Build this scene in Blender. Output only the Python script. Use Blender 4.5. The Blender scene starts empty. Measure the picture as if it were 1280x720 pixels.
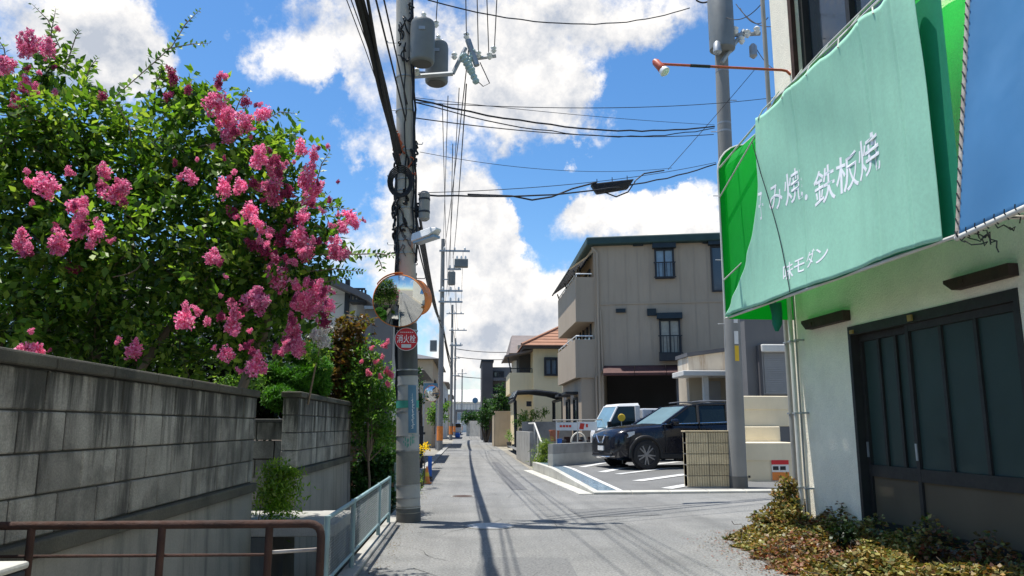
import bpy, math, random
import numpy as np
from mathutils import Vector, Matrix
R = math.radians
rng = np.random.default_rng(11)
random.seed(5)
scene = bpy.context.scene
C = scene.collection

# ------------------------------------------------------------------ camera
EYE = 1.35; PITCH = R(10.2); YAW = R(3.23); FPX = 960.0
cam_d = bpy.data.cameras.new('camera'); cam = bpy.data.objects.new('camera', cam_d); C.objects.link(cam)
cam.location = (0, 0, EYE); cam.rotation_euler = (R(90) + PITCH, 0, -YAW)
cam_d.sensor_width = 36; cam_d.lens = 36 * FPX / 1280; cam_d.clip_start = .05; cam_d.clip_end = 6000
scene.camera = cam

# measured from the photograph: where a sight line meets a depth, the ground or an upright plane
def ray(px, py):
    x = (px - 640) / FPX; y = (360 - py) / FPX
    f = math.cos(PITCH) - y * math.sin(PITCH); u = math.sin(PITCH) + y * math.cos(PITCH)
    return Vector((x * math.cos(YAW) + f * math.sin(YAW), f * math.cos(YAW) - x * math.sin(YAW), u))
EYEV = Vector((0, 0, EYE))
def at(px, py, Y):
    d = ray(px, py); return EYEV + d * (Y / d.y)
def gz(px, py, z=0.0):
    d = ray(px, py); return EYEV + d * ((z - EYE) / d.z)

# ------------------------------------------------------------------ sun, sky
SUN = Vector((-.235, .075, .97)).normalized()
sun_d = bpy.data.lights.new('sun', 'SUN'); sun_d.energy = 4.5; sun_d.angle = R(.53); sun_d.color = (1, .965, .9)
sun = bpy.data.objects.new('sun', sun_d); C.objects.link(sun); sun.location = (-6, 0, 40)
sun.rotation_euler = SUN.to_track_quat('Z', 'Y').to_euler()
vs = scene.view_settings
vs.view_transform = 'Standard'; vs.look = 'None'; vs.gamma = 1; vs.exposure = 0.6; vs.use_curve_mapping = False

world = bpy.data.worlds.new('World'); scene.world = world; world.use_nodes = True
nt = world.node_tree; nt.nodes.clear()
def NN(t, kind, **kw):
    n = t.nodes.new(kind)
    for k, v in kw.items(): setattr(n, k, v)
    return n
def setin(t, n, i, v):
    if v is None: return
    if hasattr(v, 'is_linked'): t.links.new(v, n.inputs[i])
    else: n.inputs[i].default_value = v
def mth(t, op, a, b=None, c=None, clamp=False):
    n = NN(t, 'ShaderNodeMath', operation=op, use_clamp=clamp)
    setin(t, n, 0, a); setin(t, n, 1, b); setin(t, n, 2, c); return n.outputs[0]
def vmt(t, op, a, b=None):
    n = NN(t, 'ShaderNodeVectorMath', operation=op); setin(t, n, 0, a); setin(t, n, 1, b)
    return n.outputs['Value'] if op in ('DISTANCE', 'LENGTH', 'DOT_PRODUCT') else n.outputs[0]
def noise(t, vec, scale, detail=4, rough=.55, dist=0, lac=2.0):
    n = NN(t, 'ShaderNodeTexNoise'); setin(t, n, 'Vector', vec); n.inputs['Scale'].default_value = scale
    n.inputs['Detail'].default_value = detail; n.inputs['Roughness'].default_value = rough
    n.inputs['Distortion'].default_value = dist; n.inputs['Lacunarity'].default_value = lac; return n
def mrange(t, v, a, b, c=0.0, d=1.0, smooth=False):
    n = NN(t, 'ShaderNodeMapRange', interpolation_type='SMOOTHSTEP' if smooth else 'LINEAR')
    setin(t, n, 'Value', v)
    for k, x in (('From Min', a), ('From Max', b), ('To Min', c), ('To Max', d)): n.inputs[k].default_value = x
    return n.outputs[0]
def mixc(t, fac, a, b, blend='MIX'):
    n = NN(t, 'ShaderNodeMix', data_type='RGBA', blend_type=blend)
    setin(t, n, 0, fac)
    for i, v in ((6, a), (7, b)):
        if hasattr(v, 'is_linked'): t.links.new(v, n.inputs[i])
        else: n.inputs[i].default_value = tuple(v) + (1,) if len(v) == 3 else v
    return n.outputs[2]

sky = NN(nt, 'ShaderNodeTexSky', sky_type='NISHITA', sun_disc=False)
sky.sun_elevation = math.asin(SUN.z); sky.sun_rotation = math.atan2(SUN.x, SUN.y)
sky.altitude = 0; sky.air_density = 1.0; sky.dust_density = .6; sky.ozone_density = 3.0
tc = NN(nt, 'ShaderNodeTexCoord'); DIR = tc.outputs['Generated']
# cumulus: (direction as sighted, angular radius, weight)
PUFFS = [(20, 10, 100, .26), (150, 75, 95, .36), (110, 60, 70, .22), (190, 110, 60, .2), (355, 60, 75, .2), (430, 30, 90, .24), (560, 50, 110, .26), (680, 20, 130, .3), (640, 110, 90, .26),
         (680, 150, 75, .26), (770, 60, 85, .12), (560, 160, 45, .12), (800, 40, 70, .12), (455, 175, 40, .22), (540, 250, 85, .34), (590, 270, 80, .33), (480, 300, 75, .3), (560, 340, 100, .32), (630, 310, 60, .22),
         (740, 255, 50, .32), (800, 265, 70, .33), (860, 250, 70, .3), (850, 300, 90, .3), (700, 390, 100, .36), (640, 390, 90, .34), (600, 430, 90, .34), (670, 450, 90, .3), (700, 300, 40, .1),
         (250, 175, 100, -.5), (380, 190, 85, -.5), (300, 60, 45, -.22), (440, 120, 30, -.25), (470, 215, 30, -.2), (660, 235, 35, -.5), (710, 215, 38, -.45), (560, 200, 20, -.2), (820, 130, 85, -.42), (880, 160, 60, -.45), (760, 210, 30, -.4), (480, 150, 18, -.1),
         (660, 285, 40, -.35), (690, 330, 36, -.25), (640, 330, 30, -.2), (250, 30, 60, -.15), (930, 100, 90, -.2)]
def density(t, vec):
    w = noise(t, vec, 6.0, 7, .66)
    off = vmt(t, 'SCALE', vmt(t, 'SUBTRACT', w.outputs['Color'], (.5, .5, .5))); off.node.inputs['Scale'].default_value = .22
    v2 = vmt(t, 'ADD', vec, off)
    big = noise(t, vmt(t, 'MULTIPLY', v2, (1, 1, 1.7)), 2.3, 3, .5)
    det = noise(t, vec, 10, 9, .64)
    d = mth(t, 'MULTIPLY_ADD', det.outputs[0], .95, mth(t, 'MULTIPLY_ADD', big.outputs[0], .75, -.14))
    tex = mth(t, 'MULTIPLY_ADD', det.outputs[0], .8, mth(t, 'MULTIPLY', noise(t, v2, 4.5, 4, .55).outputs[0], .6))
    for px, py, rad, wt in PUFFS:
        c = ray(px, py).normalized()
        b = mrange(t, vmt(t, 'DISTANCE', v2, tuple(c)), 0, rad / 960 * 1.25, 1, 0, True)
        d = mth(t, 'MULTIPLY_ADD', b, wt, d)
    return d, tex
D0, T0 = density(nt, DIR)
D1, T1 = density(nt, vmt(nt, 'ADD', DIR, tuple(Vector((-.008, .0, .034)))))
alpha = mrange(nt, D0, .75, 1.04, 0, 1, True)
lit = mrange(nt, mth(nt, 'MULTIPLY_ADD', mth(nt, 'SUBTRACT', D0, D1), .12, mth(nt, 'SUBTRACT', T0, T1)), -.19, .15, 0, 1, False)
thick = mrange(nt, D0, 1.0, 1.6, 1, .82)
shade = mth(nt, 'MULTIPLY', mth(nt, 'MULTIPLY_ADD', lit, 1.0, .1), thick)
CLOUD = 7.6
ccol = mixc(nt, shade, (.42 * CLOUD, .47 * CLOUD, .56 * CLOUD), (1.04 * CLOUD, 1.0 * CLOUD, .95 * CLOUD))
hs = NN(nt, 'ShaderNodeHueSaturation'); nt.links.new(sky.outputs[0], hs.inputs['Color'])
hs.inputs['Saturation'].default_value = 1.27; hs.inputs['Value'].default_value = 1.2
bg = NN(nt, 'ShaderNodeBackground'); bg.inputs['Strength'].default_value = .1
nt.links.new(mixc(nt, alpha, hs.outputs[0], ccol), bg.inputs['Color'])
wo = NN(nt, 'ShaderNodeOutputWorld'); nt.links.new(bg.outputs[0], wo.inputs['Surface'])

# ------------------------------------------------------------------ materials
def lin(*rgb):
    return tuple(((v / 255) / 12.92 if v / 255 <= .04045 else ((v / 255 + .055) / 1.055) ** 2.4) for v in rgb)
MATS = {}
def pbr(name, col, rough=.8, var=.25, scale=3.0, stain=0.0, stain_col=(.02, .02, .018), bump=0.0, bscale=40.0, metal=0.0,
        spec=.4, streak=False, col2=None, island=0.0, coat=0.0, objrand=0.0, fine=0.0, fscale=90, blotch=0.0, band=0.0, drip=None):
    """base colour with large and fine noise, optional second colour, grime and fine relief; all in world space"""
    m = bpy.data.materials.new(name); m.use_nodes = True; t = m.node_tree; b = t.nodes['Principled BSDF']
    geo = NN(t, 'ShaderNodeNewGeometry'); pos = geo.outputs['Position']
    n1 = noise(t, pos, scale, 5, .6)
    f = mrange(t, n1.outputs[0], .3, .7, 1 - var, 1 + var)
    c = mixc(t, 1.0, col, f, 'MULTIPLY')
    if col2:
        n2 = noise(t, pos, scale * 1.7, 4, .6)
        c = mixc(t, mrange(t, n2.outputs[0], .42, .62, 0, 1), c, col2)
    if fine:
        nf = noise(t, pos, fscale, 3, .7)
        c = mixc(t, 1.0, c, mrange(t, nf.outputs[0], .3, .7, 1 - fine, 1 + fine), 'MULTIPLY')
    if band:
        nb2 = noise(t, vmt(t, 'MULTIPLY', pos, (2.2, .12, 1)), 1.0, 4, .6)
        c = mixc(t, 1.0, c, mrange(t, nb2.outputs[0], .3, .7, 1 - band, 1 + band), 'MULTIPLY')
        sp = noise(t, pos, 120, 2, .5)
        c = mixc(t, mrange(t, sp.outputs[0], .62, .72, 0, .55), c, (.36, .355, .34))
    if island:
        f2 = mrange(t, geo.outputs['Random Per Island'], 0, 1, 1 - island, 1 + island)
        c = mixc(t, 1.0, c, f2, 'MULTIPLY')
    if objrand:
        oi = NN(t, 'ShaderNodeObjectInfo')
        c = mixc(t, 1.0, c, mrange(t, oi.outputs['Random'], 0, 1, 1 - objrand, 1 + objrand), 'MULTIPLY')
    if stain:
        sv = vmt(t, 'MULTIPLY', pos, (3.2, 3.2, .4) if streak else (1, 1, 1))
        ns = noise(t, sv, 1.6, 6, .65)
        c = mixc(t, mth(t, 'MULTIPLY', mrange(t, ns.outputs[0], .48, .72, 0, 1, True), stain), c, stain_col)
    if drip:   # black runs washed down from the coping, uneven in length
        sx = NN(t, 'ShaderNodeSeparateXYZ'); t.links.new(pos, sx.inputs[0])
        nd = noise(t, vmt(t, 'MULTIPLY', pos, (6, 6, .5)), 1.0, 5, .7)
        hgt = mrange(t, sx.outputs['Z'], drip[1], drip[0], -.16, .16)
        c = mixc(t, mrange(t, mth(t, 'ADD', nd.outputs[0], hgt), .46, .64, 0, .9, True), c, (.028, .028, .022))
    if blotch:
        nb_ = noise(t, pos, 1.9, 5, .62, .4)
        c = mixc(t, mth(t, 'MULTIPLY', mrange(t, nb_.outputs[0], .46, .66, 0, 1, True), blotch), c, stain_col)
    t.links.new(c, b.inputs['Base Color'])
    nr = noise(t, pos, scale * 4, 3)
    t.links.new(mrange(t, nr.outputs[0], .3, .7, max(.03, rough - .1), min(1, rough + .1)), b.inputs['Roughness'])
    b.inputs['Metallic'].default_value = metal
    b.inputs['Specular IOR Level'].default_value = spec
    if coat: b.inputs['Coat Weight'].default_value = coat; b.inputs['Coat Roughness'].default_value = .04
    if bump:
        nb = noise(t, pos, bscale, 5, .6)
        bp = NN(t, 'ShaderNodeBump'); bp.inputs['Strength'].default_value = bump; bp.inputs['Distance'].default_value = .01
        t.links.new(nb.outputs[0], bp.inputs['Height']); t.links.new(bp.outputs[0], b.inputs['Normal'])
    MATS[name] = m
    return m
def leafmat(name, cols, trans=.35, rough=.45, spec=.4, tint=(1.5, 1.5, .7)):
    """each leaf one of several tints; thin, so light comes through"""
    m = bpy.data.materials.new(name); m.use_nodes = True; t = m.node_tree; b = t.nodes['Principled BSDF']
    geo = NN(t, 'ShaderNodeNewGeometry')
    rp = NN(t, 'ShaderNodeValToRGB'); t.links.new(geo.outputs['Random Per Island'], rp.inputs[0])
    el = rp.color_ramp.elements
    while len(el) < len(cols): el.new(.5)
    for i, c in enumerate(cols): el[i].position = i / max(1, len(cols) - 1); el[i].color = tuple(c) + (1,)
    nv = noise(t, geo.outputs['Position'], 1.7, 2)
    c = mixc(t, 1.0, rp.outputs[0], mrange(t, nv.outputs[0], .3, .7, .7, 1.3), 'MULTIPLY')
    t.links.new(c, b.inputs['Base Color']); b.inputs['Roughness'].default_value = rough
    b.inputs['Specular IOR Level'].default_value = spec
    tr = NN(t, 'ShaderNodeBsdfTranslucent'); t.links.new(mixc(t, 1.0, c, tint, 'MULTIPLY'), tr.inputs[0])
    mx = NN(t, 'ShaderNodeMixShader'); mx.inputs[0].default_value = trans
    t.links.new(b.outputs[0], mx.inputs[1]); t.links.new(tr.outputs[0], mx.inputs[2])
    t.links.new(mx.outputs[0], t.nodes['Material Output'].inputs['Surface'])
    MATS[name] = m; return m
def clothmat(name, col, trans, var=.06, rough=.7):
    m = pbr(name, col, rough, var, 2.5, fine=.07, fscale=30, stain=.3, stain_col=tuple(v * .72 for v in col), streak=True)
    t = m.node_tree; b = t.nodes['Principled BSDF']
    tr = NN(t, 'ShaderNodeBsdfTranslucent'); tr.inputs[0].default_value = tuple(col) + (1,)
    mx = NN(t, 'ShaderNodeMixShader'); mx.inputs[0].default_value = trans
    t.links.new(b.outputs[0], mx.inputs[1]); t.links.new(tr.outputs[0], mx.inputs[2])
    t.links.new(mx.outputs[0], t.nodes['Material Output'].inputs['Surface'])
    return m
def glassmat(name, col, rough=.06, spec=.6):
    return pbr(name, col, rough, .1, 2.0, spec=spec)

pbr('asphalt', (.185, .185, .177), .92, .13, .45, stain=.4, stain_col=(.12, .12, .115), bump=.8, bscale=70, spec=.2, fine=.42, fscale=38, col2=(.215, .212, .2), band=.16)
pbr('asphalt_lot', (.155, .155, .15), .92, .15, .7, stain=.2, stain_col=(.07, .07, .07), bump=.5, bscale=130, spec=.25, fine=.28, fscale=160)
pbr('patch_old', (.16, .16, .155), .93, .1, .8, bump=.6, bscale=80, spec=.2, fine=.4, fscale=40)
pbr('patch', (.13, .13, .13), .93, .12, .8, bump=.5, bscale=140, spec=.25, fine=.28, fscale=170)
pbr('concrete', (.34, .33, .30), .88, .18, 1.5, stain=.5, stain_col=(.15, .14, .12), bump=.3, bscale=60, fine=.12)
pbr('concrete_pale', (.46, .45, .40), .88, .14, 2.0, stain=.35, stain_col=(.25, .23, .19), bump=.25, bscale=60, fine=.1)
pbr('concrete_dark', (.11, .115, .11), .9, .3, 1.2, stain=.7, stain_col=(.035, .036, .032), bump=.3, bscale=50, streak=True)
pbr('block', (.29, .275, .235), .92, .32, 3.2, stain=.95, stain_col=(.045, .043, .037), bump=.7, bscale=110, streak=True, objrand=.16, fine=.25, blotch=.55, drip=(1.75, 1.0))
pbr('mortar', (.06, .06, .055), .95, .2, 3)
pbr('coping', (.085, .08, .06), .92, .35, 2.0, stain=.95, stain_col=(.03, .032, .026), bump=.5, bscale=80, fine=.2)
pbr('retaining', (.25, .24, .21), .88, .2, 1.3, stain=.75, stain_col=(.07, .075, .07), bump=.3, bscale=60, streak=True, fine=.12)
pbr('soil', (.07, .055, .04), .95, .3, 4, bump=.5, bscale=40)
pbr('earth', (.24, .22, .18), .95, .3, .3)
pbr('mud', (.05, .052, .045), .6, .35, 2.5, stain=.6)
pbr('polecon', (.46, .425, .36), .85, .12, 1.2, stain=.4, stain_col=(.24, .21, .17), bump=.2, bscale=70, streak=True, fine=.1)
pbr('polecon2', (.24, .235, .22), .85, .12, 1.2, stain=.3, stain_col=(.15, .15, .15), bump=.2, bscale=70, streak=True)
pbr('wrap_dark', (.10, .098, .092), .7, .2, 3)
pbr('wrap_pale', (.42, .41, .38), .75, .12, 4, stain=.3, stain_col=(.2, .19, .17), streak=True)
pbr('wrap_green', (.06, .33, .24), .6, .25, 5, stain=.35, stain_col=(.3, .36, .33))
pbr('steel_band', (.35, .35, .34), .45, .2, 6, metal=.6)
pbr('galv', (.36, .38, .39), .5, .2, 4, metal=.55, stain=.3, stain_col=(.2, .2, .19))
pbr('insul_grey', (.165, .175, .17), .5, .15, 3, stain=.25, stain_col=(.16, .17, .165), streak=True)
pbr('porcelain', (.72, .72, .68), .25, .1, 8)
pbr('mint_switch', (.38, .50, .48), .5, .2, 12)
pbr('cable', (.012, .012, .013), .6, .3, 5)
pbr('cable_orange', (.45, .10, .03), .6, .2, 5)
pbr('orange', (.72, .22, .04), .5, .2, 6, stain=.25, stain_col=(.5, .2, .08))
pbr('rust', (.055, .026, .017), .85, .4, 9, stain=.6, stain_col=(.035, .022, .018), bump=.5, bscale=70)
pbr('rust_light', (.42, .38, .33), .75, .2, 9, stain=.75, stain_col=(.16, .06, .025), bump=.3, bscale=50)
pbr('mintpaint', (.24, .36, .37), .55, .16, 6, stain=.35, stain_col=(.2, .16, .11), bump=.1)
pbr('wire_mesh', (.36, .41, .42), .5, .1, 5, metal=.3)
pbr('red_sign', (.62, .02, .03), .4, .08, 6)
pbr('white_paint', (.72, .72, .70), .5, .08, 4, stain=.15, stain_col=(.5, .5, .46))
pbr('road_white', (.55, .55, .53), .85, .15, 5, stain=.5, stain_col=(.28, .28, .27), bump=.3, bscale=120)
pbr('sign_blue', (.09, .20, .29), .5, .15, 8, stain=.3, stain_col=(.2, .3, .38))
pbr('brass', (.3, .19, .05), .5, .2, 9)
pbr('yellow', (.75, .48, .03), .5, .1, 6)
pbr('stucco', (.90, .83, .67), .95, .08, 2.5, stain=.22, stain_col=(.55, .5, .4), bump=1.0, bscale=60, fine=.08, fscale=60)
pbr('timber', (.035, .018, .012), .75, .35, 7, bump=.3, bscale=40)
pbr('door_frame', (.022, .021, .019), .6, .25, 6)
pbr('door_panel', (.10, .08, .05), .75, .25, 1.6, stain=.5, stain_col=(.09, .075, .05))
glassmat('door_glass', (.03, .052, .047), .4, .25)
pbr('pipe_white', (.6, .58, .52), .5, .1, 5, stain=.25, stain_col=(.35, .32, .26))
pbr('pipe_grey', (.28, .27, .25), .6, .15, 5)
pbr('bluepanel', (.05, .165, .33), .55, .12, 1.0, stain=.3, stain_col=(.07, .2, .37), spec=.3)
pbr('wall_grey', (.39, .31, .225), .88, .06, .8, stain=.4, stain_col=(.30, .24, .175), streak=True, bump=.15, bscale=60)
pbr('wall_cream', (.76, .62, .38), .88, .06, .7, stain=.18, stain_col=(.45, .38, .26), streak=True)
pbr('wall_white', (.62, .60, .55), .88, .06, .7, stain=.2, stain_col=(.42, .4, .36), streak=True)
pbr('wall_tan', (.48, .40, .29), .88, .1, 1.5, stain=.3, stain_col=(.27, .23, .17), streak=True, objrand=.08)
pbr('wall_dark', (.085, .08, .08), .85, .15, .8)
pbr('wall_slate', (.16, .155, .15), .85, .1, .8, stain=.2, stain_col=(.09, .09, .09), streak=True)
pbr('wall_rusty', (.66, .58, .46), .9, .12, 1.0, stain=.8, stain_col=(.36, .24, .14), streak=True)
pbr('roof_orange', (.31, .15, .085), .75, .14, 2.0, stain=.4, stain_col=(.26, .13, .075), objrand=.1)
pbr('roof_brown', (.19, .155, .14), .8, .12, 2.0)
pbr('roof_grey', (.12, .12, .125), .8, .15, 2.0)
pbr('wall_joint', (.36, .295, .225), .9, .06, 1)
pbr('shutter_dark', (.014, .024, .028), .6, .15, 3)
pbr('text_white', (.93, .93, .93), .6, .02, 3)
pbr('roof_green', (.02, .05, .045), .6, .15, 3)
pbr('roof_white', (.62, .58, .54), .7, .12, .3, stain=.6, stain_col=(.45, .30, .2))
pbr('eave_red', (.085, .035, .03), .7, .2, 4)
pbr('dark_metal', (.022, .024, .028), .5, .2, 6)
glassmat('pane', (.03, .04, .05), .05, .8)
pbr('pane_curtain', (.35, .33, .27), .4, .15, 6, spec=.7)
pbr('pane_blue', (.22, .30, .36), .15, .15, 4, spec=.8)
pbr('shutter', (.30, .30, .30), .6, .08, 3, metal=.2)
pbr('box_beige', (.74, .65, .47), .65, .06, 2.0, stain=.2, stain_col=(.58, .5, .36), streak=True)
pbr('tanblock', (.56, .46, .29), .9, .14, 4, stain=.3, stain_col=(.25, .2, .13), objrand=.12, bump=.4, bscale=60)
pbr('carpaint', (.004, .005, .011), .22, .05, 2, spec=.3, coat=.45)
pbr('carblack', (.012, .012, .013), .6, .2, 6)
pbr('tyre', (.015, .015, .016), .8, .2, 20)
pbr('rim', (.22, .22, .225), .35, .1, 8, metal=.35)
pbr('chrome', (.7, .7, .72), .12, .05, 5, metal=1.0)
glassmat('carglass', (.01, .016, .016), .03, .45)
pbr('windscreen', (.16, .26, .30), .05, .1, 2, spec=1.0)
pbr('headlamp', (.5, .53, .55), .1, .25, 25, spec=.9)
pbr('carwhite', (.72, .72, .71), .3, .04, 3, coat=.5)
pbr('carsilver', (.5, .54, .6), .3, .05, 3, coat=.5)
pbr('terracotta', (.42, .15, .08), .8, .15, 6)
pbr('plastic_blue', (.03, .14, .5), .5, .1, 5)
pbr('plastic_red', (.6, .05, .03), .5, .1, 5)
pbr('lampred', (.42, .085, .04), .45, .15, 6, stain=.3, stain_col=(.22, .06, .04))
pbr('bulb', (.75, .75, .72), .12, .1, 10, spec=1.0)
pbr('bark', (.20, .155, .11), .85, .25, 6, bump=.4, bscale=40)
pbr('bark_dark', (.07, .055, .04), .9, .3, 6, bump=.4, bscale=40)
pbr('woodfence', (.11, .06, .035), .8, .3, 5)
pbr('paper_grey', (.55, .55, .56), .8, .1, 8)
clothmat('tarp', (.40, .74, .55), .2, .04)
clothmat('awning_green', (.03, .62, .11), .75, .05)
clothmat('awning_dark', (.015, .24, .14), .3, .08)
clothmat('balcony_sheet', (.5, .44, .32), .5, .1)
mm = bpy.data.materials.new('mirror'); mm.use_nodes = True; b_ = mm.node_tree.nodes['Principled BSDF']
b_.inputs['Base Color'].default_value = (.72, .73, .72, 1); b_.inputs['Metallic'].default_value = 1; b_.inputs['Roughness'].default_value = .03
MATS['mirror'] = mm
leafmat('leaf_crape', [lin(42, 70, 22), lin(66, 102, 32), lin(96, 132, 44), lin(142, 166, 72)], .45)
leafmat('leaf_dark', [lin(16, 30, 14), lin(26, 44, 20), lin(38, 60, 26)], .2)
leafmat('leaf_pine', [lin(40, 84, 20), lin(62, 116, 28), lin(92, 146, 40)], .3, .6)
pbr('pad_core', lin(24, 48, 16), .9, .3, 8)
leafmat('leaf_maple', [lin(66, 46, 26), lin(96, 66, 36), lin(72, 78, 34), lin(124, 92, 46), lin(84, 98, 42)], .4)
leafmat('leaf_light', [lin(62, 100, 36), lin(92, 136, 50), lin(126, 160, 70)], .42)
leafmat('leaf_fern', [lin(80, 116, 24), lin(112, 150, 36), lin(150, 176, 60)], .45)
leafmat('leaf_green', [lin(28, 56, 22), lin(46, 84, 32), lin(70, 108, 44)], .3)
leafmat('leaf_ivy', [lin(48, 66, 32), lin(100, 84, 44), lin(72, 88, 42), lin(140, 92, 54), lin(124, 128, 64), lin(170, 150, 92), lin(60, 78, 38), lin(158, 122, 70)], .25, .45)
leafmat('leaf_ivy_red', [lin(56, 52, 32), lin(110, 66, 44), lin(140, 74, 54), lin(70, 78, 40), lin(158, 118, 86), lin(92, 56, 40), lin(120, 110, 60)], .25, .45)
leafmat('leaf_weed', [lin(70, 100, 30), lin(110, 140, 50), lin(140, 150, 70)], .35)
PT = (1.15, 1.0, 1.1)
leafmat('petal', [lin(214, 92, 140), lin(226, 114, 158), lin(236, 144, 178), lin(220, 104, 150), lin(244, 178, 202), lin(250, 205, 220)], .4, .7, .1, PT)
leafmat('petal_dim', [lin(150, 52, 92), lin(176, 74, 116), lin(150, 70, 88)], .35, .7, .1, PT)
leafmat('petal_coral', [lin(222, 106, 136), lin(234, 136, 158), lin(242, 172, 186)], .35, .7, .1, PT)
leafmat('petal_white', [lin(225, 225, 215), lin(240, 240, 232)], .35, .7, .1, PT)
leafmat('petal_yellow', [lin(235, 190, 30), lin(245, 215, 60)], .35, .7, .1)
# ------------------------------------------------------------------ builders
def tag(o, label=None, cat=None, group=None, kind=None):
    if label: o['label'] = label
    if cat: o['category'] = cat
    if group: o['group'] = group
    if kind: o['kind'] = kind
    return o
def thing(name, label, cat, loc=(0, 0, 0), group=None, rotz=0.0):
    o = bpy.data.objects.new(name, None); C.objects.link(o); o.empty_display_size = .2
    o.location = loc; o.rotation_euler = (0, 0, rotz)
    return tag(o, label, cat, group)
def root_of(o):
    while o.parent: o = o.parent
    return o
def link(name, me, parent=None, local=False):
    """verts are in world space unless local; a child follows its thing's base point"""
    o = bpy.data.objects.new(name, me); C.objects.link(o)
    if parent:
        o.parent = parent
        if not local: me.transform(Matrix.Translation(-root_of(parent).location))
    return o
class MB:
    def __init__(s): s.v = []; s.f = []; s.m = []; s.mi = 0; s.M = None
    def add(s, vs, fs):
        n = len(s.v)
        if s.M is not None: vs = [s.M @ Vector(p) for p in vs]
        s.v += [tuple(p) for p in vs]
        for f in fs: s.f.append(tuple(i + n for i in f)); s.m.append(s.mi)
        return s
    def box(s, x0, x1, y0, y1, z0, z1):
        return s.add([(x0, y0, z0), (x1, y0, z0), (x1, y1, z0), (x0, y1, z0), (x0, y0, z1), (x1, y0, z1), (x1, y1, z1), (x0, y1, z1)],
                     [(0, 3, 2, 1), (4, 5, 6, 7), (0, 1, 5, 4), (1, 2, 6, 5), (2, 3, 7, 6), (3, 0, 4, 7)])
    def hexa(s, p):   # eight corners, bottom ring then top ring
        return s.add(p, [(0, 3, 2, 1), (4, 5, 6, 7), (0, 1, 5, 4), (1, 2, 6, 5), (2, 3, 7, 6), (3, 0, 4, 7)])
    def prism(s, poly, vec):
        n = len(poly); vec = Vector(vec); a = [Vector(p) for p in poly]
        return s.add(a + [p + vec for p in a], [tuple(range(n))[::-1], tuple(range(n, 2 * n))] + [(i, (i + 1) % n, n + (i + 1) % n, n + i) for i in range(n)])
    def slab(s, poly, t):   # a polygon in 3-D given thickness t along its normal, both ways
        a = [Vector(p) for p in poly]; n = (a[1] - a[0]).cross(a[2] - a[0]).normalized() * (t / 2)
        return s.prism([p - n for p in a], n * 2)
    def tube(s, pts, r, n=8, caps=True):
        pts = [Vector(p) for p in pts]; k = len(pts); rs = r if isinstance(r, (list, tuple)) else [r] * k
        base = len(s.v); vs = []; up = None
        for i, p in enumerate(pts):
            t = (pts[min(i + 1, k - 1)] - pts[max(i - 1, 0)])
            t = t.normalized() if t.length > 1e-9 else Vector((0, 0, 1))
            if up is None: up = t.orthogonal().normalized()
            else:
                up = up - t * up.dot(t); up = up.normalized() if up.length > 1e-6 else t.orthogonal().normalized()
            w = t.cross(up)
            for j in range(n):
                a = 2 * math.pi * j / n; vs.append(p + (up * math.cos(a) + w * math.sin(a)) * rs[i])
        fs = [(i * n + j, i * n + (j + 1) % n, (i + 1) * n + (j + 1) % n, (i + 1) * n + j) for i in range(k - 1) for j in range(n)]
        if caps: fs += [tuple(range(n))[::-1], tuple(range((k - 1) * n, k * n))]
        return s.add(vs, fs)
    def lathe(s, prof, n=20, axis=None, org=(0, 0, 0), caps=True):   # profile of (radius, height) about an axis
        ax = Vector(axis or (0, 0, 1)).normalized(); u = ax.orthogonal().normalized(); w = ax.cross(u); o = Vector(org); k = len(prof)
        vs = [o + ax * h + (u * math.cos(2 * math.pi * j / n) + w * math.sin(2 * math.pi * j / n)) * max(r, 1e-4) for r, h in prof for j in range(n)]
        fs = [(i * n + j, i * n + (j + 1) % n, (i + 1) * n + (j + 1) % n, (i + 1) * n + j) for i in range(k - 1) for j in range(n)]
        if caps: fs += [tuple(range(n))[::-1], tuple(range((k - 1) * n, k * n))]
        return s.add(vs, fs)
    def grid(s, fn, nu, nv):
        vs = [fn(i / nu, j / nv) for j in range(nv + 1) for i in range(nu + 1)]
        return s.add(vs, [(j * (nu + 1) + i, j * (nu + 1) + i + 1, (j + 1) * (nu + 1) + i + 1, (j + 1) * (nu + 1) + i) for j in range(nv) for i in range(nu)])
    def mesh(s, name, mat, smooth=None):
        me = bpy.data.meshes.new(name); me.from_pydata(s.v, [], s.f); me.validate()
        for m in (mat if isinstance(mat, (list, tuple)) else [mat]): me.materials.append(MATS[m] if isinstance(m, str) else m)
        if isinstance(mat, (list, tuple)) and len(mat) > 1: me.polygons.foreach_set('material_index', s.m)
        import bmesh
        bm = bmesh.new(); bm.from_mesh(me); bmesh.ops.recalc_face_normals(bm, faces=bm.faces); bm.to_mesh(me); bm.free()
        if smooth:
            me.shade_smooth(); me.set_sharp_from_angle(angle=R(smooth if smooth is not True else 40))
        me.update(); return me
    def build(s, name, mat, parent=None, smooth=None, local=False, bevel=0.0):
        o = link(name, s.mesh(name, mat, smooth), parent, local)
        if bevel:
            b = o.modifiers.new('bevel', 'BEVEL'); b.width = bevel; b.segments = 2; b.limit_method = 'ANGLE'
        return o
    def solo(s, name, mat, label, cat, group=None, smooth=None, base=None, bevel=0.0):
        """a thing that is one mesh; its origin sits at its base"""
        a = np.array(s.v); c = Vector(base) if base is not None else Vector(((a[:, 0].min() + a[:, 0].max()) / 2, (a[:, 1].min() + a[:, 1].max()) / 2, a[:, 2].min()))
        me = s.mesh(name, mat, smooth); me.transform(Matrix.Translation(-c))
        o = bpy.data.objects.new(name, me); C.objects.link(o); o.location = c
        if bevel:
            b = o.modifiers.new('bevel', 'BEVEL'); b.width = bevel; b.segments = 2; b.limit_method = 'ANGLE'
        return tag(o, label, cat, group)
def structure(o): o['kind'] = 'structure'; return o
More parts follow.
